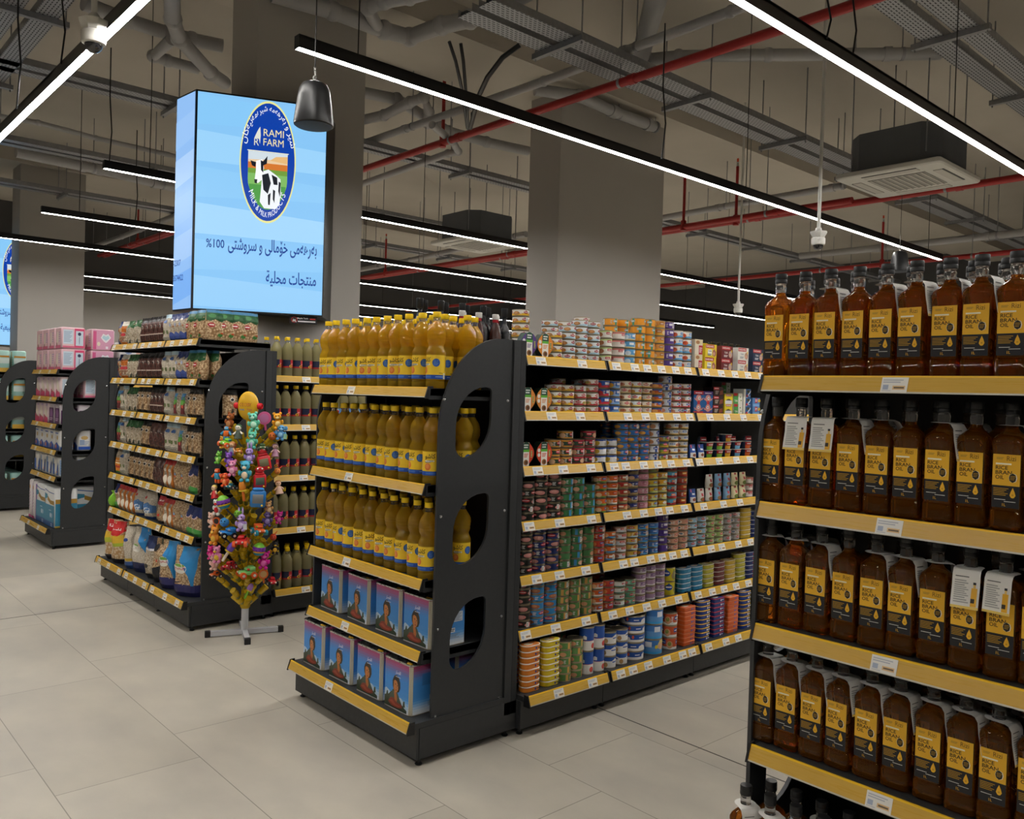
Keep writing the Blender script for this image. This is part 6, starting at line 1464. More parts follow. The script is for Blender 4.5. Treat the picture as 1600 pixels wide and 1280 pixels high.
PK = {'pink': ('pink tissue pack', pk_pink()),
      'heart': ('pink tissue pack with heart print', pk_pink(heart=True)),
      'flower': ('pink flowered tissue pack', pack('tissue_pack', 0.15, 0.12, 0.19, '#e3cfd2', [('p', [(-.07, .0), (.07, .0), (.07, .05), (-.07, .08)], '#d94f7a'), ('e', -.02, .11, .03, .05, '#efe4d6', 14), ('e', .03, .09, .02, .04, '#e6d9c4', 12), ('e', -.03, .06, .01, .02, '#6a7a5a', 10), ('r', .0, .16, .06, .18, '#c9b0cc')], [('r', -.04, .02, .04, .17, '#cfdcea'), ('r', -.045, .0, .045, .03, '#d94f7a')])),
      'purple': ('purple and silver tissue pack', pack('tissue_pack', 0.16, 0.12, 0.185, '#cfc6cc', [('r', -.075, .01, .075, .15, '#5a2a5c'), ('e', .0, .1, .05, .04, '#8a5a92', 14), ('lines', -.05, .03, .05, .06, 2, '#d9c6da')], [('r', -.045, .01, .045, .13, '#5a2a5c'), ('e', 0, .09, .03, .03, '#8a4a8a', 12)])),
      'white': ('white and blue tissue pack with gold emblem', pack('tissue_pack', 0.17, 0.12, 0.19, '#dfe0e0', [('p', [(-.08, .01), (.08, .01), (.08, .05), (0, .08), (-.08, .05)], '#2a55b0'), ('e', .02, .12, .025, .02, '#c9a85a', 12), ('lines', -.05, .15, .05, .17, 1, '#3f66b8'), ('e', -.03, .04, .02, .02, '#d9884a', 10)], [('r', -.05, .012, .05, .04, '#2a55b0'), ('e', 0, .12, .03, .018, '#c9a86a', 12), ('r', -.04, .06, .0, .1, '#8fa8c8'), ('lines', -.04, .05, .04, .09, 3, '#9fb0cc')])),
      'dome': ('white and blue kitchen roll pack', pack('tissue_pack', 0.18, 0.12, 0.19, '#e2e2de', [('e', .0, .1, .04, .06, '#efece4', 16), ('r', -.085, .02, -.03, .12, '#3f6ab8'), ('p', [(.03, .02), (.085, .02), (.085, .14), (.05, .1)], '#2f5fb0'), ('e', .04, .05, .012, .012, '#d9762c', 10)], [('r', -.05, .02, .05, .16, '#a8c4e4'), ('lines', -.04, .05, .04, .14, 4, '#5a86c4')])),
      'teal': ('big teal toilet roll pack with gold band, marked 32', pack('toilet_roll_pack', 0.30, 0.20, 0.36, '#e4e6e6', [('r', -.145, .005, .145, .20, '#3f8fb0'), ('r', -.145, .005, .145, .05, '#2f5f9a'), ('p', [(-.06, .24), (.03, .21), (.145, .21), (.145, .245), (.03, .245), (-.06, .28)], '#b08a3a'), ('p', [(-.145, .24), (-.06, .26), (-.06, .29), (-.145, .30)], '#3f8fb0'), ('p', [(-.145, .33), (0, .31), (.145, .31), (.145, .316), (0, .317), (-.145, .338)], '#3a62b0'), ('t', '32', .07, .012, .026, '#e9eef2', {'w': .05}), ('e', .04, .11, .022, .022, '#cfe0ea', 14), ('e', .08, .11, .022, .022, '#a8c8d8', 14), ('r', -.01, .15, .06, .156, '#cfe0ea')], [('r', -.09, .005, .09, .22, '#3f8fb0'), ('r', -.09, .22, .09, .26, '#b08a3a'), ('r', -.09, .005, .09, .02, '#c9b04a'), ('e', 0, .12, .03, .025, '#dfe9ee', 14), ('lines', -.05, .04, .05, .08, 2, '#e4ecf0')])),
      'lilac': ('tall white and lilac tissue pack', pack('tissue_pack', 0.11, 0.14, 0.37, '#e6e0e2', [('e', 0, .3, .02, .02, '#d9a86a', 12), ('r', -.05, .005, .05, .03, '#cf4a8a'), ('lines', -.03, .08, .03, .26, 6, '#cbb8c8')], [('r', -.06, .0, .06, .34, '#a888b4')])),
      'nap': ('pale green and tan nappy pack', pack('nappy_pack', 0.24, 0.14, 0.25, '#a8d4cc', [('r', -.11, .0, -.02, .24, '#dfe6e0'), ('r', .02, .02, .06, .24, '#b98a4a'), ('e', -.06, .14, .04, .05, '#c9a47a', 14), ('r', -.11, .0, .0, .05, '#c98a3a'), ('lines', .07, .06, .11, .2, 5, '#e4f0ec')], [('r', -.06, .0, .06, .05, '#e2b64a'), ('r', -.06, .1, .06, .16, '#d9e9e4'), ('r', -.06, .17, .06, .19, '#c98a2c')])),
      'red': ('red snack pack', pack('snack_pack', 0.16, 0.10, 0.075, '#b5242c', [('e', 0, .04, .05, .022, '#e2702c', 14), ('r', -.07, .055, .07, .07, '#7a1a20'), ('e', .04, .03, .02, .015, '#e9b23a', 12)], [('r', -.04, .01, .04, .06, '#c9342c')])),
      'wh': ('white tissue pack with round blue print', pack('tissue_pack', 0.24, 0.14, 0.15, '#e2e4e4', [('e', -.02, .085, .04, .045, '#8a9ac4', 16), ('e', -.02, .085, .025, .03, '#4a5a9a', 14), ('r', .05, .02, .1, .06, '#d9b0a0')], None)),
      'bl': ('blue and white wrapped pack', pack('tissue_pack', 0.24, 0.14, 0.10, '#dfe4e8', [('r', -.115, .03, .115, .09, '#2f5fb8'), ('e', .04, .05, .04, .02, '#8fc47a', 12)], None))}
def prow(key, z, y0, y1, n, lv, lbl, x=None, rows=1, face=-PI/2, grp=None, dx=0.15):
    desc, rec = PK[key]; h = max(v.co.z for v in rec[1].vertices)
    dd = max(v.co.y for v in rec[1].vertices)
    for r in range(rows):
        for i in range(n):
            y = y1-(y1-y0)*(i+0.5)/n
            for l in range(lv):
                put(rec, ((x or 1.972+0.062+dd)+r*dx, y, z-0.006+l*(h+0.001)), face+RND.uniform(-.03, .03), '%s, %s from far panel%s%s, %s' % (desc.replace('big teal toilet roll pack with gold band, marked 32', 'big teal toilet roll pack').replace(' with heart print', '').replace(' with gold emblem', '').replace('pale green and tan nappy', 'pale green nappy'), nth(i+1), '' if lv == 1 else (', lower' if l == 0 else ', upper'), '' if rows == 1 else (', front' if r == 0 else ', behind'), lbl), 'pack', grp or 'packs on the tissue end unit')
prow('pink', 1.612, 8.30, 9.20, 4, 2, 'top tissue shelf'); prow('heart', 1.612, 8.30, 8.52, 1, 2, 'top tissue shelf', x=2.385)
prow('flower', 1.362, 8.30, 9.20, 5, 1, 'second tissue shelf', rows=1); prow('pink', 1.362, 8.30, 8.97, 3, 1, 'second tissue shelf, rear', x=2.33)
prow('flower', 1.118, 8.72, 9.20, 3, 1, 'third tissue shelf'); prow('purple', 1.118, 8.30, 8.70, 2, 1, 'third tissue shelf', rows=2)
prow('white', 0.880, 8.30, 9.20, 5, 1, 'fourth tissue shelf', rows=2)
prow('dome', 0.640, 8.30, 9.20, 4, 1, 'fifth tissue shelf', rows=2)
prow('teal', 0.185, 8.30, 8.94, 2, 1, 'base shelf', x=2.10); prow('lilac', 0.185, 8.95, 9.20, 2, 1, 'base tissue shelf', x=2.06)
put(PK['teal'][1], (2.33, 8.47, 0.179), 0, 'teal toilet roll pack turned sideways, seen through the lowest cutout', 'pack', 'packs on the tissue end unit')
for z, lb in ((1.60, 'top'), (1.28, 'second'), (0.95, 'third'), (0.62, 'fourth'), (0.185, 'base')):
    prow('nap', z, 11.02, 11.92, 3, 1, '%s nappy shelf' % lb, rows=2, grp='nappy packs on the farthest end unit', dx=0.17)
for i in range(4):
    for l in range(2):
        put(PK['red'][1], (2.62+0.17*i, 8.35+0.08, 1.494+l*0.076), 0, 'red snack pack, %s along, %s level, behind the tissue end unit' % (nth(i+1), ('lower', 'upper')[l]), 'snack pack', 'red snack packs')
for i in range(3):
    put(PK['wh'][1], (2.66+0.26*i, 8.47, 1.734+0.007), 0, 'white pack with round blue print, %s on top of the snack shelving' % nth(i+1), 'pack', 'packs on top of the snack shelving')
    if i < 2: put(PK['bl'][1], (2.75+0.26*i, 8.60, 1.734+0.158), 0.05, 'blue and white wrapped pack, %s of those resting on the white packs' % nth(i+1), 'pack', 'packs on top of the snack shelving')
# ------------------------------------------------------------------ toy stand
AX = at_z(382, 991, 0.0); AX.z = 0
LAT = Vector((RIGHT.x, RIGHT.y, 0)).normalized(); TOC = Vector((-FWD.x, -FWD.y, 0)).normalized()
ts = thing('toy_stand', 'spindle shaped toy stand on a white cross foot, yellow round sign on top', 'display stand', AX)
b = B(); b.cyl(AX+Vector((0, 0, 0.02)), AX+Vector((0, 0, 0.19)), 0.0215, '#d4d6da*', n=16); b.obj('pole', ts)
for a in (250, 340, 160, 70):
    d = Vector((math.cos(math.radians(a)), math.sin(math.radians(a)), 0)); s_ = Vector((-d.y, d.x, 0))
    b = B(); e0, e1 = AX+d*0.015, AX+d*0.205
    vs = [e+s_*x+Vector((0, 0, z)) for e in (e0, e1) for x, z in ((-.0155, .004), (.0155, .004), (.0155, .032), (-.0155, .032))]
    b.add(vs, [(0, 3, 2, 1), (4, 5, 6, 7), (0, 1, 5, 4), (1, 2, 6, 5), (2, 3, 7, 6), (3, 0, 4, 7)], '#cfd1d6*'); arm = b.obj('foot_arm', ts)
    b = B(); e0, e1 = AX+d*0.196, AX+d*0.228
    vs = [e+s_*x+Vector((0, 0, z)) for e in (e0, e1) for x, z in ((-.0175, .0), (.0175, .0), (.0175, .034), (-.0175, .034))]
    b.add(vs, [(0, 3, 2, 1), (4, 5, 6, 7), (0, 1, 5, 4), (1, 2, 6, 5), (2, 3, 7, 6), (3, 0, 4, 7)], 'black_plastic'); b.obj('end_cap', arm)
b = B(); b.lathe([(0.024, 0.16), (0.03, 0.17), (0.032, 0.2), (0.026, 0.23), (0.025, 1.18), (0.02, 1.2)], '#b99a1e*', 14, Matrix.Translation(AX)); b.obj('trunk', ts)
pr('tube_olive', lin('#7c7f2c'), 0.3, trans=0.25)
SPAN = [(0.14, .04), (0.2, .08), (0.32, .15), (0.5, .185), (0.8, .185), (1.05, .165), (1.2, .12), (1.32, .08)]
def rad(z):
    for (z0, r0), (z1, r1) in zip(SPAN, SPAN[1:]):
        if z0 <= z <= z1: return r0+(r1-r0)*(z-z0)/(z1-z0)
    return 0.05
def branch(p):
    """olive tube with yellow cups from the trunk out to p"""
    z0 = max(0.17, p.z-0.17); a = AX+Vector((0, 0, z0)); d = (p-a); L = d.length; d.normalize()
    b = B(); b.tube([a, a+d*(L-0.03)], 0.0125, 'tube_olive', 8)
    for t in (0.3, 0.62): b.tube([a+d*(L*t), a+d*(L*t+0.035)], 0.0165, '#d0ae22*', 9, 0.0185)
    b.tube([a+d*(L-0.05), a+d*(L-0.012)], 0.0165, '#d0ae22*', 9, 0.02); b.obj('branch', ts)
def stand_pt(zx, zy):
    """zx, zy: where it shows in the close-up (476 wide) of the stand"""
    u, v = 300+zx/2.975, 590+zy/2.975
    dep = (AX-Vector((0, 0, 0))).dot(FWD)-0.1
    p = at_d(u, v, dep); z = p.z; lat = (p-AX).dot(LAT)
    r = rad(z); f = math.sqrt(max(0.0, (r*1.05)**2-lat*lat))*0.9+0.01
    return AX+LAT*lat+TOC*f+Vector((0, 0, z))
def tk(nm, *ch):
    return (nm, None, list(ch))
def mesh_(nm, f):
    b = B(); f(b); return (nm, b.mesh(nm, 60), [])
def animal(nm, c, c2=None, ear='round', s=1.0, extra=None, hat=None):
    c2 = c2 or c
    def body(b):
        b.ball((0, 0, 0), (0.024*s, 0.02*s, 0.026*s), c+'*', 12); b.ball((0, -0.014*s, -0.002*s), (0.016*s, 0.01*s, 0.018*s), c2+'*', 10)
        for x in (-1, 1):
            b.ball((x*0.025*s, -0.008*s, 0.008*s), (0.009*s, 0.009*s, 0.014*s), c+'*', 8); b.ball((x*0.014*s, -0.014*s, -0.026*s), (0.011*s, 0.015*s, 0.010*s), c+'*', 8)
    def head(b):
        b.ball((0, -0.003*s, 0.040*s), (0.023*s, 0.02*s, 0.02*s), c+'*', 12); b.ball((0, -0.02*s, 0.035*s), (0.011*s, 0.009*s, 0.008*s), c2+'*', 8)
        for x in (-1, 1): b.ball((x*0.009*s, -0.0195*s, 0.046*s), 0.0035*s, '#1c1a1c*', 6)
    def earf(x):
        def f(b):
            if ear == 'long': b.ball((x*0.010*s, 0, 0.075*s), (0.006*s, 0.005*s, 0.022*s), c+'*', 8); b.ball((x*0.010*s, -0.003*s, 0.075*s), (0.0035*s, 0.004*s, 0.016*s), c2+'*', 6)
            elif ear == 'point': b.lathe([(0.010*s, 0.05*s), (0.006*s, 0.062*s), (0.001*s, 0.072*s)], c+'*', 8, Matrix.Translation((x*0.015*s, 0, 0)))
            elif ear == 'flap': b.ball((x*0.026*s, 0, 0.042*s), (0.012*s, 0.005*s, 0.015*s), c+'*', 8)
            else: b.ball((x*0.018*s, 0, 0.058*s), (0.009*s, 0.005*s, 0.009*s), c+'*', 8)
        return f
    ks = [mesh_('body', body), mesh_('head', head), mesh_('ear', earf(-1)), mesh_('ear', earf(1))]
    if hat: ks.append(mesh_('cap', lambda b: b.lathe([(0.023*s, 0.050*s), (0.02*s, 0.058*s), (0.01*s, 0.066*s), (0.001*s, 0.068*s)], hat+'*', 12)))
    if extra: ks.append(mesh_('price_card', lambda b: b.box((0.02*s, -0.03*s, -0.02*s), (0.04*s, -0.028*s, 0.01*s), extra)))
    return tk(nm, *ks)
def car(nm, c, wheel, cab='#2a2a30', s=1.0, truck=False):
    def body(b):
        b.rbox(0.046*s, 0.080*s, 0.012*s, 0.030*s, c+'*', 0.012*s, 0.005*s); b.rbox(0.036*s, 0.036*s, 0.029*s, 0.046*s, c+'*', 0.010*s, 0.006*s, c=(0, 0.006*s))
        if truck: b.rbox(0.044*s, 0.03*s, 0.029*s, 0.05*s, c+'*', 0.006*s, 0.003*s, c=(0, 0.02*s))
        for x in (-1, 1): b.ball((x*0.014*s, -0.039*s, 0.024*s), 0.005*s, '#efe9d0*', 6)
    def glass(b): b.rbox(0.038*s, 0.026*s, 0.033*s, 0.043*s, cab+'*', 0.008*s, 0.002*s, c=(0, 0.004*s))
    def wh(x, y):
        def f(b):
            b.cyl((x*0.020*s, y*0.026*s, 0.012*s), (x*0.034*s, y*0.026*s, 0.012*s), 0.0155*s, wheel+'*', n=14); b.cyl((x*0.0335*s, y*0.026*s, 0.012*s), (x*0.0355*s, y*0.026*s, 0.012*s), 0.007*s, '#d0ccc0*', n=10)
        return f
    return tk(nm, mesh_('body', body), mesh_('window', glass), *[mesh_('wheel', wh(x, y)) for x in (-1, 1) for y in (-1, 1)])
def egg(nm, top, mid, bot, s=1.0):
    return tk(nm, mesh_('lower_shell', lambda b: b.lathe([(0.006*s, -0.036*s), (0.022*s, -0.030*s), (0.032*s, -0.014*s), (0.035*s, 0.0)], [bot+'*', '#2f8a9a*', bot+'*'], 16)),
              mesh_('band', lambda b: b.loft([[(0.0355*s*math.cos(2*PI*j/24), 0.0355*s*math.sin(2*PI*j/24), (-0.002+(0.004 if j % 2 else -0.004))*s) for j in range(24)], [(0.034*s*math.cos(2*PI*j/24), 0.034*s*math.sin(2*PI*j/24), (0.012+(0.004 if j % 2 else -0.004))*s) for j in range(24)]], mid+'*')),
              mesh_('upper_shell', lambda b: b.lathe([(0.0335*s, 0.008*s), (0.028*s, 0.022*s), (0.016*s, 0.034*s), (0.003*s, 0.038*s)], top+'*', 16)))
def handheld(nm, c, scr, s=1.0, dino=False):
    def shell(b): b.rbox(0.068*s, 0.022*s, -0.038*s, 0.038*s, c+'*', 0.010*s, 0.007*s); b.rbox(0.05*s, 0.02*s, 0.036*s, 0.05*s, c+'*', 0.009*s, 0.005*s)
    def screen(b): b.rbox(0.046*s, 0.003*s, -0.018*s, 0.022*s, scr+'*', 0.0014*s, 0.001*s, c=(0, -0.0115*s))
    ks = [mesh_('shell', shell), mesh_('screen', screen), mesh_('button', lambda b: [b.ball((x*0.018*s, -0.011*s, -0.028*s), 0.005*s, '#e0c23a*', 8) for x in (1,)])]
    if dino: ks.append(mesh_('head', lambda b: (b.ball((0.0, 0, 0.062*s), (0.026*s, 0.014*s, 0.020*s), c+'*', 10), b.ball((-0.012*s, -0.01*s, 0.07*s), 0.005*s, '#f0ece4*', 6), b.ball((0.012*s, -0.01*s, 0.07*s), 0.005*s, '#f0ece4*', 6))))
    return tk(nm, *ks)
def doll(nm, hair, skin, dress, s=1.0):
    return tk(nm, mesh_('dress', lambda b: b.lathe([(0.024*s, -0.035*s), (0.018*s, -0.01*s), (0.010*s, 0.012*s)], dress+'*', 12)), mesh_('head', lambda b: (b.ball((0, 0, 0.026*s), 0.017*s, skin+'*', 12), [b.ball((x*0.006*s, -0.016*s, 0.028*s), 0.0025*s, '#2a2224*', 6) for x in (-1, 1)])),
              mesh_('hair', lambda b: b.ball((0, 0.004*s, 0.032*s), (0.019*s, 0.017*s, 0.015*s), hair+'*', 12)), *[mesh_('arm', lambda b, x=x: b.tube([(x*0.010*s, 0, 0.006*s), (x*0.026*s, -0.008*s, -0.01*s)], 0.005*s, skin+'*', 7)) for x in (-1, 1)])
def ballt(nm, c, c2, s=1.0):
    return tk(nm, mesh_('ball', lambda b: b.ball((0, 0, 0), 0.026*s, c+'*', 16)), mesh_('face', lambda b: ([b.ball((x*0.009*s, -0.023*s, 0.006*s), 0.004*s, '#20242c*', 6) for x in (-1, 1)], b.tube([(-0.01*s, -0.0245*s, -0.006*s), (0, -0.026*s, -0.011*s), (0.01*s, -0.0245*s, -0.006*s)], 0.0014*s, '#20242c*', 5))), mesh_('fin', lambda b: b.tube([(0.01*s, 0, 0.02*s), (0.03*s, 0, 0.045*s)], 0.008*s, c2+'*', 8, 0.003*s)))
def robot(nm, c, c2, s=1.0):
    return tk(nm, mesh_('torso', lambda b: b.rbox(0.034*s, 0.024*s, -0.018*s, 0.018*s, c+'*', 0.006*s, 0.004*s)), mesh_('head', lambda b: (b.rbox(0.026*s, 0.022*s, 0.02*s, 0.042*s, c2+'*', 0.006*s, 0.004*s), [b.ball((x*0.006*s, -0.011*s, 0.032*s), 0.003*s, '#f2efe4*', 6) for x in (-1, 1)])),
              *[mesh_('arm', lambda b, x=x: b.tube([(x*0.018*s, 0, 0.012*s), (x*0.034*s, -0.008*s, -0.006*s)], 0.007*s, c2+'*', 7)) for x in (-1, 1)], *[mesh_('leg', lambda b, x=x: b.rbox(0.013*s, 0.022*s, -0.04*s, -0.017*s, c2+'*', 0.004*s, 0.002*s, c=(x*0.01*s, 0))) for x in (-1, 1)])
def stick(nm, c, c2, s=1.0):
    return tk(nm, mesh_('handle', lambda b: b.tube([(0, 0, -0.05*s), (0, 0, 0.0)], 0.007*s, c2+'*', 8)), mesh_('top', lambda b: b.lathe([(0.012*s, -0.002*s), (0.017*s, 0.012*s), (0.016*s, 0.03*s), (0.010*s, 0.044*s), (0.002*s, 0.048*s)], c+'*', 12)), mesh_('ring', lambda b: b.tube([(0.016*s*math.cos(t*PI/6), 0.016*s*math.sin(t*PI/6), 0.002*s) for t in range(13)], 0.004*s, '#e0c23a*', 6)))
def disc(nm, c, c2, s=1.0):
    return tk(nm, mesh_('rim', lambda b: b.cyl((0, 0.006*s, 0), (0, -0.006*s, 0), 0.032*s, c+'*', n=20)), mesh_('face', lambda b: b.cyl((0, -0.0055*s, 0), (0, -0.0085*s, 0), 0.022*s, c2+'*', n=18)), mesh_('grip', lambda b: b.tube([(0, 0, -0.03*s), (0, 0, -0.06*s)], 0.006*s, c+'*', 7)))
TOYS = [
 (160, 215, 'brown toy monkey near the top of the toy stand', animal('toy_monkey', '#9a5426', '#c98a54', s=1.05), -.4), (290, 218, 'mint green toy frog directly under the yellow sign', animal('toy_frog', '#6fcfb0', '#bfe9d4', 'round', 1.15), 0),
 (322, 190, 'pink paddle behind the mint frog under the sign', disc('toy_paddle', '#d9669a', '#cf7ab0', 1.25), .2), (385, 215, 'yellow toy tiger at the upper edge of the stand', animal('toy_tiger', '#e8a52a', '#f2d48a', s=1.05), .2),
 (150, 262, 'orange and blue toy robot below the brown monkey', robot('toy_robot', '#e2702a', '#3f9ad0'), -.3), (225, 255, 'dark green soldier toy with pale head near the top', doll('toy_doll', '#3f6a4a', '#e9e2d4', '#3c4a3a', 1.1), -.1),
 (290, 300, 'mint green toy dragon below the mint frog', animal('toy_dragon', '#5fc4a4', '#a8e0cc', 'point', 1.1), 0), (358, 275, 'orange toy ball beside a blue elephant', ballt('toy_ball', '#e2762a', '#3f8ad0', 0.95), .2),
 (398, 268, 'sky blue toy elephant holding a card at the upper edge', animal('toy_elephant', '#5aa0d4', '#8fc4e6', 'flap', 1.0, '#8fc4a8'), .2), (128, 312, 'yellow toy chick under the orange robot', animal('toy_chick', '#e8b43a', '#e07a3a', s=.8), -.5),
 (170, 318, 'lime green toy car on the upper part of the stand', car('toy_car', '#7cc43a', '#e2602a', '#3f9ad0', 1.05), -.5), (200, 330, 'tan toy doll in a grey blue dress', doll('toy_doll', '#c98a5a', '#e0b48a', '#8a9ab4'), -.2),
 (232, 350, 'orange wheeled toy beside the tan doll', car('toy_cart', '#d98a2a', '#a85a2a', s=.7), .3), (284, 370, 'lilac toy rabbit with long ears in the upper middle', animal('toy_rabbit', '#a98ad0', '#c9b4e4', 'long', 1.0), .2),
 (330, 338, 'olive toy tank behind the lilac rabbit', car('toy_tank', '#4f6a44', '#2f3a30', s=.9), .4), (372, 345, 'dusty mauve toy doll near the red handheld game', doll('toy_doll', '#7a5a6a', '#d9b4a8', '#a87a94'), .3),
 (342, 395, 'red dinosaur handheld game with a screen, upper one', handheld('handheld_game', '#cf2a30', '#7a7a5c', 1.15, True), .25), (130, 380, 'bright green toy frog at the outer edge', animal('toy_frog', '#62b83a', '#a8da6a', s=.8), -.5),
 (195, 385, 'purple toy octopus above the pink duck', animal('toy_octopus', '#7a4ab0', '#a87ad4', 'none', .9), -.2), (212, 425, 'pink toy duck in the middle of the stand', animal('toy_duck', '#e28ab0', '#f0b4cc', 'round', 1.0), -.1),
 (270, 445, 'teal toy chick in an egg with a blue cap', animal('toy_chick', '#3fa4b8', '#e9d4b4', 'none', 1.25, None, '#4ab4d0'), 0), (328, 478, 'red dinosaur handheld game with a screen, lower one', handheld('handheld_game', '#c9242c', '#5c6a5c', 1.1, True), .5),
 (382, 440, 'small orange toy ball at the edge beside the red games', ballt('toy_ball', '#e28a3a', '#cf4a3a', .75), .3), (130, 455, 'blue and orange toy robot on the outer side', robot('toy_robot', '#3f9ac4', '#e2602a', 1.05), -.4),
 (178, 478, 'orange red toy crab near the blue robot', animal('toy_crab', '#e2562a', '#f08a4a', 'flap', .9), -.3), (205, 512, 'teal toy car behind the painted egg', car('toy_car', '#2f7a8a', '#2a2a30', s=.8), -.2),
 (260, 518, 'orange toy giraffe standing upright in the middle', stick('toy_giraffe', '#e28a2a', '#e2762a', 1.25), 0), (388, 520, 'tan toy doll with curly hair at the outer edge', doll('toy_doll', '#a8744a', '#e4bc9a', '#d9b4a0', 1.05), .4),
 (112, 532, 'blond toy doll in red at the outer edge', doll('toy_doll', '#e8cf6a', '#e9c4a0', '#c92a30'), -.5), (170, 572, 'painted toy egg with green top and purple zigzag, upper one', egg('toy_egg', '#7ac43a', '#7a3aa0', '#e0c22a', 1.15), -.2),
 (322, 558, 'blue drawing tablet toy with grey screen', handheld('handheld_game', '#3a8ad4', '#8a8e90', 1.35), .3), (140, 605, 'white and red toy dog below the painted egg', animal('toy_dog', '#e6e2de', '#c92a30', 'flap', 1.0), -.4),
 (240, 622, 'small lime green ball in the centre of the stand', ballt('toy_ball', '#7ab83a', '#4a8a3a', .9), 0), (255, 672, 'lilac toy rabbit holding a white card', animal('toy_rabbit', '#b494d4', '#d4c0e8', 'long', 1.1, '#dfe4ea'), 0),
 (132, 660, 'orange ring toy near the pink piglet', disc('toy_ring', '#e2662a', '#2a2426', .75), -.3), (105, 668, 'pale pink toy piglet at the outer edge', animal('toy_pig', '#e4bca8', '#f0d0c4', 'round', .95), -.5),
 (175, 662, 'blue toy ball with a smiling face', ballt('toy_ball', '#3f94d8', '#e0c23a', 1.05), -.1), (362, 612, 'small tan toy bear at the edge under the blue tablet', animal('toy_bear', '#c99a62', '#e4c49a', s=.8), .3),
 (355, 665, 'dark purple toy bunny at the outer edge', animal('toy_rabbit', '#5a4a86', '#8a7ab4', 'long', .95), .4), (386, 668, 'magenta toy cat at the outer edge', animal('toy_cat', '#c9248a', '#e26ab4', 'point', .8), .5),
 (122, 738, 'orange toy giraffe with yellow patches', animal('toy_giraffe', '#e2902a', '#f0c44a', 'point', 1.15), -.4), (190, 728, 'blue toy truck with black wheels', car('toy_truck', '#2f8ad8', '#1c1c20', '#8a8a8c', 1.15, True), -1.0),
 (255, 765, 'red toy racing car with orange wheels hanging nose up', car('toy_car', '#d2262c', '#e2582a', '#2a2426', 1.25), 0), (325, 718, 'orange and green toy tractor', car('toy_tractor', '#e2622a', '#2f8a9a', '#62b83a', 1.1, True), .7),
 (372, 745, 'small red orange toy fish at the edge', ballt('toy_fish', '#d94a2a', '#e27a3a', .8), .4), (195, 795, 'purple and white toy ice cream', stick('toy_ice_cream', '#6a4ab8', '#e6dcc4', 1.3), -.2),
 (325, 792, 'painted toy egg with green top and purple zigzag, lower one', egg('toy_egg', '#7ac43a', '#7a3aa0', '#e0a02a', 1.1), .2), (95, 820, 'hot pink toy bird at the lower edge', animal('toy_bird', '#e0248a', '#f06ab4', 'none', .85), -.5),
 (140, 822, 'soft pink toy bear with a yellow scarf', animal('toy_bear', '#e08ab4', '#e8c23a', 'round', 1.05), -.3), (375, 805, 'small black and yellow toy cat at the lower edge', animal('toy_cat', '#2a282c', '#e0b02a', 'point', .8), .4),
 (115, 862, 'pale pink toy puppy low on the stand', animal('toy_dog', '#e2bcb0', '#d9a49a', 'flap', 1.0), -.4), (195, 878, 'small red toy truck with dark wheels low on the stand', car('toy_truck', '#cf2a30', '#8a1c24', '#2a2426', .95, True), -.3),
 (340, 857, 'magenta toy bear low on the stand', animal('toy_bear', '#cf2a94', '#e266b4', 'round', 1.1), .3), (270, 915, 'pale green toy jeep with orange wheels at the bottom of the stand', car('toy_jeep', '#8ad47a', '#e2602a', '#cf3a30', 1.25, True), -.9),
 (108, 928, 'orange and black toy motorbike at the lower edge', car('toy_motorbike', '#e26a2a', '#2a2426', s=.8), -.6), (334, 912, 'orange spinning disc toy at the bottom', disc('toy_disc', '#e2702a', '#cfa86a', .9), .3),
 (352, 975, 'red and black toy car lowest on the stand', car('toy_car', '#cf2430', '#1c1c20', s=.95), .5), (272, 985, 'mauve and green toy wand lowest on the stand', stick('toy_wand', '#a87ac4', '#8ac43a', 1.0), .3),
]
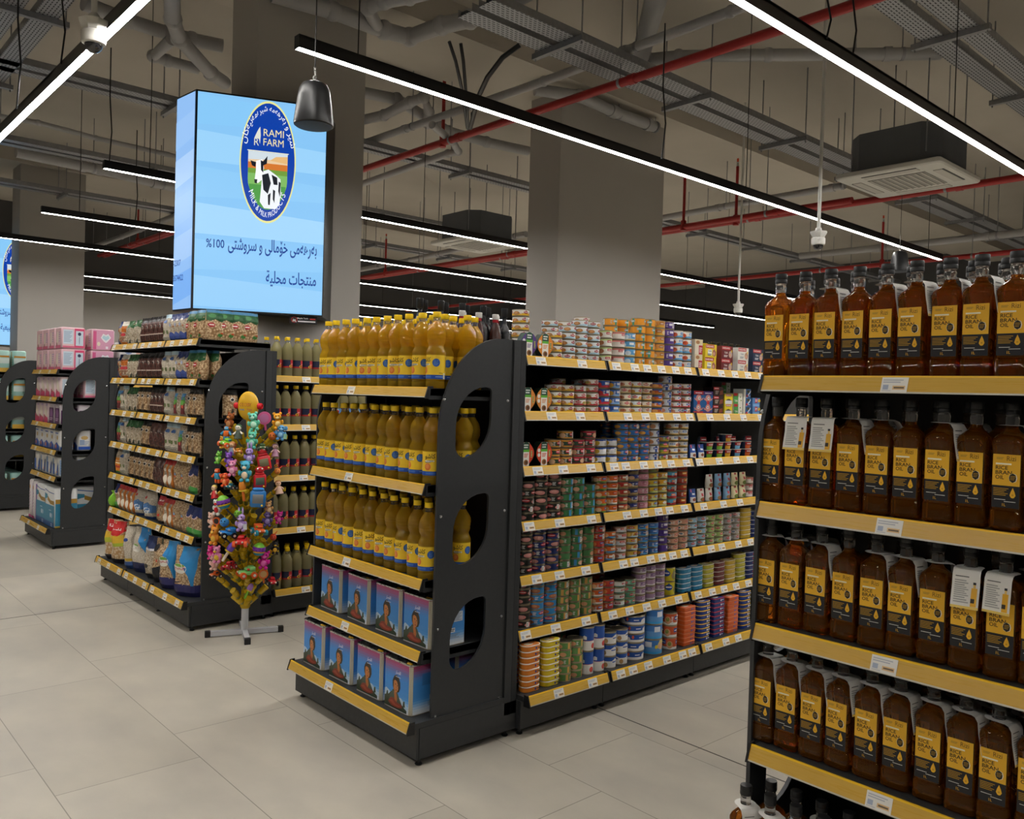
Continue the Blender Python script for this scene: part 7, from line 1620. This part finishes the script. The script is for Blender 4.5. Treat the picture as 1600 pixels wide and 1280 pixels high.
for zx, zy, lbl, rec, tw in TOYS:
    p = stand_pt(zx, zy)
    if zy < 960: branch(p)
    yaw = math.atan2(TOC.y, TOC.x)+PI/2
    put(rec, p+TOC*0.03, 0, lbl, 'toy', 'toys on the toy stand', rot=(RND.uniform(-.15, .15), RND.uniform(-.2, .2)+(1.2 if 'ice cream' in lbl or 'wand' in lbl else 0)*0.4, yaw+tw+RND.uniform(-.1, .1)), scale=0.98)
for z, a, r in ((0.21, 20, .07), (0.24, 140, .08), (0.24, 260, .08), (0.3, 330, .13), (0.3, 205, .12), (0.33, 275, .10), (0.42, 250, .14), (0.42, 300, .14), (0.55, 235, .15), (0.6, 290, .14), (0.75, 262, .14), (0.9, 240, .14), (0.95, 290, .13)):
    branch(AX+Vector((math.cos(math.radians(a))*r, math.sin(math.radians(a))*r, z)))
# the round yellow sign
u, v = 300+262/2.975, 590+132/2.975
dep = AX.dot(FWD)-0.03
sc = at_d(u, v, dep)
T = Matrix.Translation(sc) @ Matrix.Rotation(math.atan2(TOC.y, TOC.x)+PI/2-0.12, 4, 'Z')
b = B(); b.ball((0, 0, 0), (0.066, 0.03, 0.088), '#e0b02c*', 24, T)
b.print_([('t', 'COOBY', -0.006, -0.004, 0.022, '#7a3a16', {'w': 0.074}), ('t', 'COOBY', -0.006, -0.0025, 0.019, '#e8962a', {'w': 0.068}), ('t', 'Candy', -0.028, -0.030, 0.014, '#3f8ac4', {'w': 0.036}), ('t', 'Toys', 0.02, -0.030, 0.014, '#c24a5a', {'w': 0.032})],
         lambda x, y, e: tuple(T @ Vector((x, -0.03*math.sqrt(max(0.05, 1-(x/0.066)**2-(y/0.088)**2))-e-0.0015, y))), 0.012, 0.012)
sg = b.obj('sign_board', ts)
for x in (-1, 1):
    b = B(); b.lathe([(0.012, 0.058), (0.019, 0.062), (0.019, 0.082), (0.014, 0.088), (0.009, 0.086), (0.008, 0.078)], '#cf1f28*', 14, T @ Matrix.Rotation(x*PI/2, 4, 'Y')); b.obj('red_knob', sg)
b = B(); b.cyl(AX+Vector((0, 0, 1.18)), sc-Vector((0, 0, 0.07)), 0.012, '#d0a024*', n=10); b.obj('sign_stem', ts)
